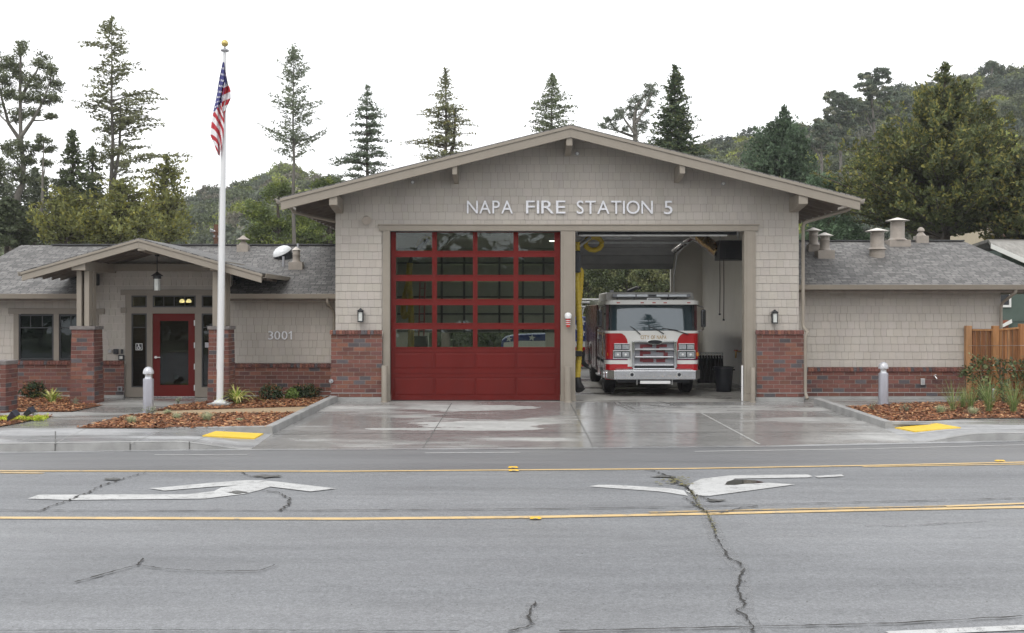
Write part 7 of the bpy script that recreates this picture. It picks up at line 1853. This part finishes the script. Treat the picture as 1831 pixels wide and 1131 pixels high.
n = len(pxs)
for j in range(len(us)-1):
    for i in range(n-1): a = j*n+i; fs.append((a,a+1,a+n+1,a+n))
HILLG = mat("hillside grass", (.13,.15,.035), .95, .3, .08)
mb.add(vs, fs).build("hill", HILLG, kind="structure", smooth=True)
def wood(name, px0, px1, count, seed, cols, skip=()):
    rng = np.random.default_rng(seed); parts = []; tv = MB()
    for _ in range(count):
        px = rng.uniform(px0, px1); u = rng.uniform(.12, 1.02)**.75
        x, y, z = hillpt(px, u); pyv = HY-(z-ZC)*F/y
        if any(a < px < b and c < pyv < e for a,b,c,e in skip): continue
        R_ = rng.uniform(1.3, 2.9); H = R_*rng.uniform(.8,1.5); c = np.array([x, y, z-.3+H*.55])
        n = int(26+10*R_); uu = rng.normal(0,1,(n,3)); uu[:,2] = np.abs(uu[:,2])*1.1-.25; uu /= np.linalg.norm(uu,axis=1)[:,None]
        cents = c + uu*np.array([R_,R_,H*.62])*rng.uniform(.7,1.0,(n,1))
        base = np.array(cols[rng.integers(len(cols))])*rng.uniform(.75,1.25)
        parts.append(leaves(cents, 15, (.32,.32,.24), .24, base, rng, aspect=1.6, cvar=.3))
        if rng.random() < .3: tv.tube([(x,y,z-1),(x+.2,y,z+H)], [.16,.06], 4, cap=False)
    v, f, c = merge(parts); np_mesh(name, v, f, LEAF, c, kind="stuff")
HC = [(.055,.068,.036),(.07,.08,.045),(.05,.06,.04),(.085,.10,.035),(.09,.085,.065),(.065,.075,.055),(.11,.125,.03)]
wood("hillside_wood", 240, 700, 620, 5, HC)
wood("hillside_wood", 1180, 2000, 1250, 6, [(.045,.055,.032),(.06,.068,.04),(.045,.055,.042),(.08,.09,.035),(.07,.072,.055),(.12,.135,.03)], skip=((1445,1480,236,266),))
wood("hillside_wood", -250, 240, 160, 7, HC)
# low hedge mass hiding the foot of the hill
rng = np.random.default_rng(44); parts = []
for _ in range(260):
    x = rng.uniform(-46, 52); 
    if -3 < x < 6.5 and False: continue
    y = rng.uniform(72, 80); R_ = rng.uniform(1.2,2.4); c = np.array([x,y,R_*.6]); n = 40; uu = rng.normal(0,1,(n,3)); uu /= np.linalg.norm(uu,axis=1)[:,None]
    parts.append(leaves(c+uu*np.array([R_,R_,R_*1.1])*rng.uniform(.6,1,(n,1)), 9, (.3,.3,.25), .26, np.array(HC[rng.integers(4)]), rng))
v, f, c = merge(parts); np_mesh("undergrowth", v, f, LEAF, c, kind="stuff")
# trees across the street behind the camera (they show in the panes and windscreen)
for k, (x, y, h) in enumerate(((8.2,-12,18),(-34,-22,10),(-44,-18,13),(48,-26,9),(56,-20,11))):
    TREEN[0] += 1; rng = np.random.default_rng(900+k); t = thing("street_tree", "dark cedar across the street behind the camera, "+["tallest, mirrored in the windscreen","second from the left end","at the left end","smallest one","at the right end"][k], "tree", (x,y,ZR), "trees across the street")
    cents = []; tb = MB(); tb.tube([(x,y,ZR-.2),(x,y,h*.6),(x,y,h)], [.28,.15,.03], 8)
    for q_ in range(110):
        z = 1.6+(h-1.6)*rng.random()**1.1; az = rng.uniform(0,6.28); ln = (h-z)*.42*rng.uniform(.5,1.1)+.2
        e = np.array([x+math.cos(az)*ln, y+math.sin(az)*ln, z+.1*ln]); tb.tube([(x,y,z),tuple(e)], [.03,.01], 4, cap=False)
        for u in np.arange(.35,1.01,.22): cents.append(np.array([x,y,z])*(1-u)+e*u)
    v, f, c = leaves(np.array(cents), 14, (.3,.3,.12), .22, (.03,.04,.022), rng); tb.build("trunk", BARK, t); np_mesh("crown", v, f, LEAF, c, parent=t)

rng = np.random.default_rng(45); parts = []  # unseen leaf mass added so the door panes mirror dark, not sky
for _ in range(330):
    x = rng.uniform(-48, 46); y = rng.uniform(-37, -31); R_ = rng.uniform(1.2,2.2); c = np.array([x,y,rng.uniform(.5,1)*rng.choice([3.0,6.0,7.4])]); n = 30; uu = rng.normal(0,1,(n,3)); uu /= np.linalg.norm(uu,axis=1)[:,None]
    parts.append(leaves(c+uu*R_*rng.uniform(.6,1,(n,1)), 9, (.35,.35,.3), .42, np.array(HC[rng.integers(4)]), rng))
v, f, c = merge(parts); np_mesh("unseen_reflection_hedge", v, f, LEAF, c, kind="stuff")
# ================================================================ SMALL PLANTS
def tuft(name, lab, cat, px, py, zf, n, h, spread, w, cols, group=None, curl=1.0, seed=0, thick=5):
    p = gp(px, py, zf); t = Vector((p.x, p.y, p.z+.03)); r = random.Random(seed+int(px)); mb = MB()
    for i in range(n):
        a = r.uniform(0,6.28); L = h*r.uniform(.6,1.1); sp = spread*r.uniform(.25,1.0); b = t+Vector((r.gauss(0,.03),r.gauss(0,.03),-.02)); dx, dy = math.cos(a), math.sin(a); c = r.choice(cols); f = r.uniform(.8,1.2); c = (c[0]*f,c[1]*f,c[2]*f)
        pts = []
        for k in range(thick+1):
            u = k/thick; out_ = sp*(u**1.4); up_ = L*(u - curl*.5*(sp/h if h else 1)*u**3); pts.append(b+Vector((dx*out_,dy*out_,max(up_,-.0)+.001)))
        L_ = []
        for k, q in enumerate(pts):
            u = k/thick; ww = w*(1-u*.85)*(.6+.8*min(u*3,1)) * .6; L_.append((q-Vector((-dy,dx,0))*ww, q+Vector((-dy,dx,0))*ww))
        for (a1,b1),(a2,b2) in zip(L_, L_[1:]): mb.add([a1,b1,b2,a2], [(0,1,2,3)], col=c)
    return mb.build(name, LEAF, label=lab, cat=cat, group=group, org=tuple(t))
FL = [(.22,.26,.06),(.38,.36,.17),(.11,.17,.03),(.3,.3,.11)]
tuft("flax_plant", "variegated yellow green strappy plant right of the flagpole's foot", "plant", 424, 722, hL, 64, .62, .74, .034, FL, curl=1.45, seed=3, thick=9)
tuft("flax_plant", "variegated yellow green strappy plant in front of the left porch pier", "plant", 92, 721, hL, 48, .52, .56, .028, FL, curl=1.45, seed=8, thick=9)
FG = [(.24,.26,.17),(.18,.22,.13),(.32,.31,.22)]
for px, py, lab, hh, zf in ((370,753,"pale fescue tuft in the front mulch bed just left of the flagpole",.27,hL),(235,757,"pale fescue tuft in the front mulch bed below the left bollard",.2,hL),(316,750,"small pale fescue tuft in the middle of the front mulch bed",.18,hL),(300,741,"small pale fescue tuft on the edge of the gravel path",.14,hL),
     (428,753,"tiny green tuft in the front mulch bed right of the flagpole",.08,hL),(1683,739,"round pale fescue tuft in the right mulch bed, the left of two",.24,hL),(1740,742,"round pale fescue tuft in the right mulch bed, the right of two",.22,hL)):
    tuft("fescue_tuft", lab, "grass", px, py, zf, 220, hh, hh*1.1, .006, FG, group="pale grass tufts in the mulch", curl=.9)
TG = [(.085,.13,.04),(.13,.17,.06),(.07,.10,.035),(.2,.2,.1)]
for px, py, lab, n, hh in ((1703,735,"tall green grass clump before the brick wall left of the fence",34,.75),(1768,737,"tall green grass clump before the middle fence post",60,.85),(1812,738,"tall green grass clump nearest the right edge of the photo",60,.8),(1722,730,"shorter green grass clump by the first fence post",40,.5),(1735,734,"leaning green grass clump between the first two fence posts",36,.6)):
    tuft("grass_clump", lab, "grass", px, py, hL, int(n*1.7), hh*1.1, hh*.8, .008, TG, group="tall green grasses by the fence", curl=.6)
for px, py, lab in ((318,723,"sparse grey green seedling beside the entrance walkway"),(272,741,"sparse grey green seedling at the foot of the left bollard"),(265,741.5,"small twiggy seedling touching the left bollard"),(134,724,"small grey shrublet right of the left strappy plant"),(59,744,"small grey shrublet behind the ground spotlights"),(1560,734,"tiny green seedling in the right mulch bed near the bollard"),(1620,737,"tiny green seedling in the middle of the right mulch bed")):
    p = gp(px, py, hL); rng = np.random.default_rng(int(px)); c = np.array([[p.x+rng.normal(0,.04), p.y+rng.normal(0,.04), p.z+.06+abs(rng.normal(0,.06))] for _ in range(9)])
    v, f, cc = leaves(c, 9, (.03,.03,.03), .018, (.13,.15,.10), rng); t = thing("seedling", lab, "plant", (p.x,p.y,p.z), "small seedlings in the mulch")
    tb = MB()
    for q in c: tb.tube([(p.x,p.y,p.z),tuple(q)], .003, 4, cap=False)
    tb.build("stem", BARK, t); np_mesh("leaves", v, f, LEAF, cc, parent=t)
def shrub(px, py, wpx, hpx, lab, col, tint, dens=60, size=.028, group="round shrubs along the brick wall"):
    p = gp(px, py, hL); s = p.y/F; rx, rz = wpx*s/2, hpx*s/2; rng = np.random.default_rng(int(px*3)); n = dens*2
    t = thing("shrub", lab, "shrub", (p.x,p.y,p.z), group); u = rng.normal(0,1,(n,3)); u /= np.linalg.norm(u,axis=1)[:,None]
    c = np.array([p.x,p.y+rx*.4,p.z+rz*1.0])+u*np.array([rx,rx,rz])*rng.uniform(.55,1.02,(n,1))
    v, f, cc = leaves(c, 16, (.045,.045,.045), size, col, rng, tint=tint, cvar=.4, aspect=1.7); tb = MB()
    for q in c[:30]: tb.tube([(p.x,p.y+rx*.4,p.z),tuple(q)], .005, 4, cap=False)
    tb.build("stem", BARK, t); np_mesh("leaves", v, f, LEAF, cc, parent=t)
SG = (.028,.042,.02); ST_ = ((.12,.06,.03),.22)
shrub(27,709,28,24,"round dark shrub under the left window, leftmost","x" and SG,ST_); shrub(57,713,36,29,"round dark shrub under the left window, second from the left pier",SG,ST_); shrub(117,707,22,22,"dark shrub half hidden behind the left porch pier",SG,ST_)
shrub(447,709,36,24,"dark shrub right of the strappy plant beside the right porch pier",SG,ST_); shrub(483,716,38,26,"round shrub in the middle of the bed under the number 3001",SG,ST_); shrub(545,713,48,24,"round shrub nearest the driveway kerb",SG,ST_); shrub(522,714,14,16,"pale green little shrub between two round ones near the driveway",(.10,.14,.04),None)
for px, w in ((10,"left of"),(53,"between and right of")):
    p = gp(px+8, 752, hL); rng = np.random.default_rng(int(px)+7); n = 50; c = np.stack([p.x+rng.normal(0,.16,n), p.y+rng.normal(0,.1,n), p.z+.04+np.abs(rng.normal(0,.03,n))],1)
    v, f, cc = leaves(c, 16, (.03,.03,.02), .02, (.24,.28,.03), rng); np_mesh("ground_cover", v, f, LEAF, cc, kind="stuff")
# climbing shrubs on the fence
for px, pyb, pyt, w, lab in ((1752,722,638,42,"glossy climbing shrub on the fence between the first two posts"),(1797,722,640,34,"glossy climbing shrub on the fence right of the middle post"),(1836,722,640,34,"glossy climbing shrub on the fence at the photo's right edge"),(1727,672,655,20,"small outlying glossy twig left of the first fence post")):
    d = 28.0 if px < 1775 else 27.55; s = d/F; rng = np.random.default_rng(int(px)+1); x = X(px,d); z0_, z1_ = Z(pyb,d), Z(pyt,d); n = int((z1_-z0_)*52)+8; t = thing("climbing_shrub", lab, "shrub", (x,d,0), "climbing shrubs on the fence")
    cs = []; tb = MB(); 
    for k in range(4 if px != 1727 else 1):
        xx = x+rng.normal(0,.08); pts = [Vector((x,d,-.02)), Vector((xx,d+.05,(z0_+z1_)/2)), Vector((xx+rng.normal(0,.12),d+.08,z1_))]; tb.tube(pts, [.014,.01,.005], 5, cap=False)
    for _ in range(n):
        zc_ = z0_+(z1_-z0_)*rng.random()**.8; ww = w*s/2*(1-.2*abs((zc_-z0_)/(z1_-z0_+1e-6)-.6)); cs.append((x+rng.uniform(-1,1)*ww, d+rng.normal(0,.08), zc_+rng.normal(0,.03)))
    cs = np.array(cs); v, f, cc = leaves(cs, 7, (.05,.05,.05), .042, (.06,.085,.028), rng, tint=((.17,.20,.08),.25), aspect=1.8, cvar=.4)
    tb.build("stem", BARK, t); np_mesh("leaves", v, f, mat("glossy leaves",(1,1,1),.35,.1,3,attr=True,spec=.5), cc, parent=t)
# lobby lamps (lit, seen through the transom)
for px in (325.5,337.5):
    p = P(px,537.5,31.2); t = thing("lobby_lamp", "small warm lit lobby lamp seen through the transom, the "+("left" if px < 330 else "right")+" of two", "lamp", tuple(p))
    MB().lathe(p.x,p.y,[(.015,p.z-.05),(.07,p.z-.045),(.075,p.z),(.03,p.z+.05)],14).build("shade", mat("lit amber glass",(.8,.6,.3),.4,.02,5,emis=((1,.72,.35),4.5)), t, smooth=True); MB().tube([p,(p.x,p.y,3.0)], .008, 5).build("cord", DARKMETAL, t)
    ld_ = bpy.data.lights.new("lobby_lamp_light",'POINT'); ld_.energy = 12; ld_.color = (1,.75,.45); ld_.shadow_soft_size = .08; lo = bpy.data.objects.new("lobby_lamp_light", ld_); SC.collection.objects.link(lo); lo.location = p+Vector((0,0,-.15))
# ================================================================ HAZE
hm = bpy.data.materials.new("thin mist"); hm.use_nodes = True; hn = hm.node_tree; hn.nodes.clear()
ho = hn.nodes.new("ShaderNodeOutputMaterial"); hv = hn.nodes.new("ShaderNodeVolumePrincipled")
hv.inputs["Color"].default_value = (.93,.95,1,1); hv.inputs["Density"].default_value = .00032; hv.inputs["Anisotropy"].default_value = .1
hn.links.new(hv.outputs[0], ho.inputs["Volume"])
MB().box(-301, 301, -81, 331, -2.5, 48).build("haze", hm, kind="stuff")
SC.cycles.volume_bounces = 1; SC.cycles.volume_max_steps = 16
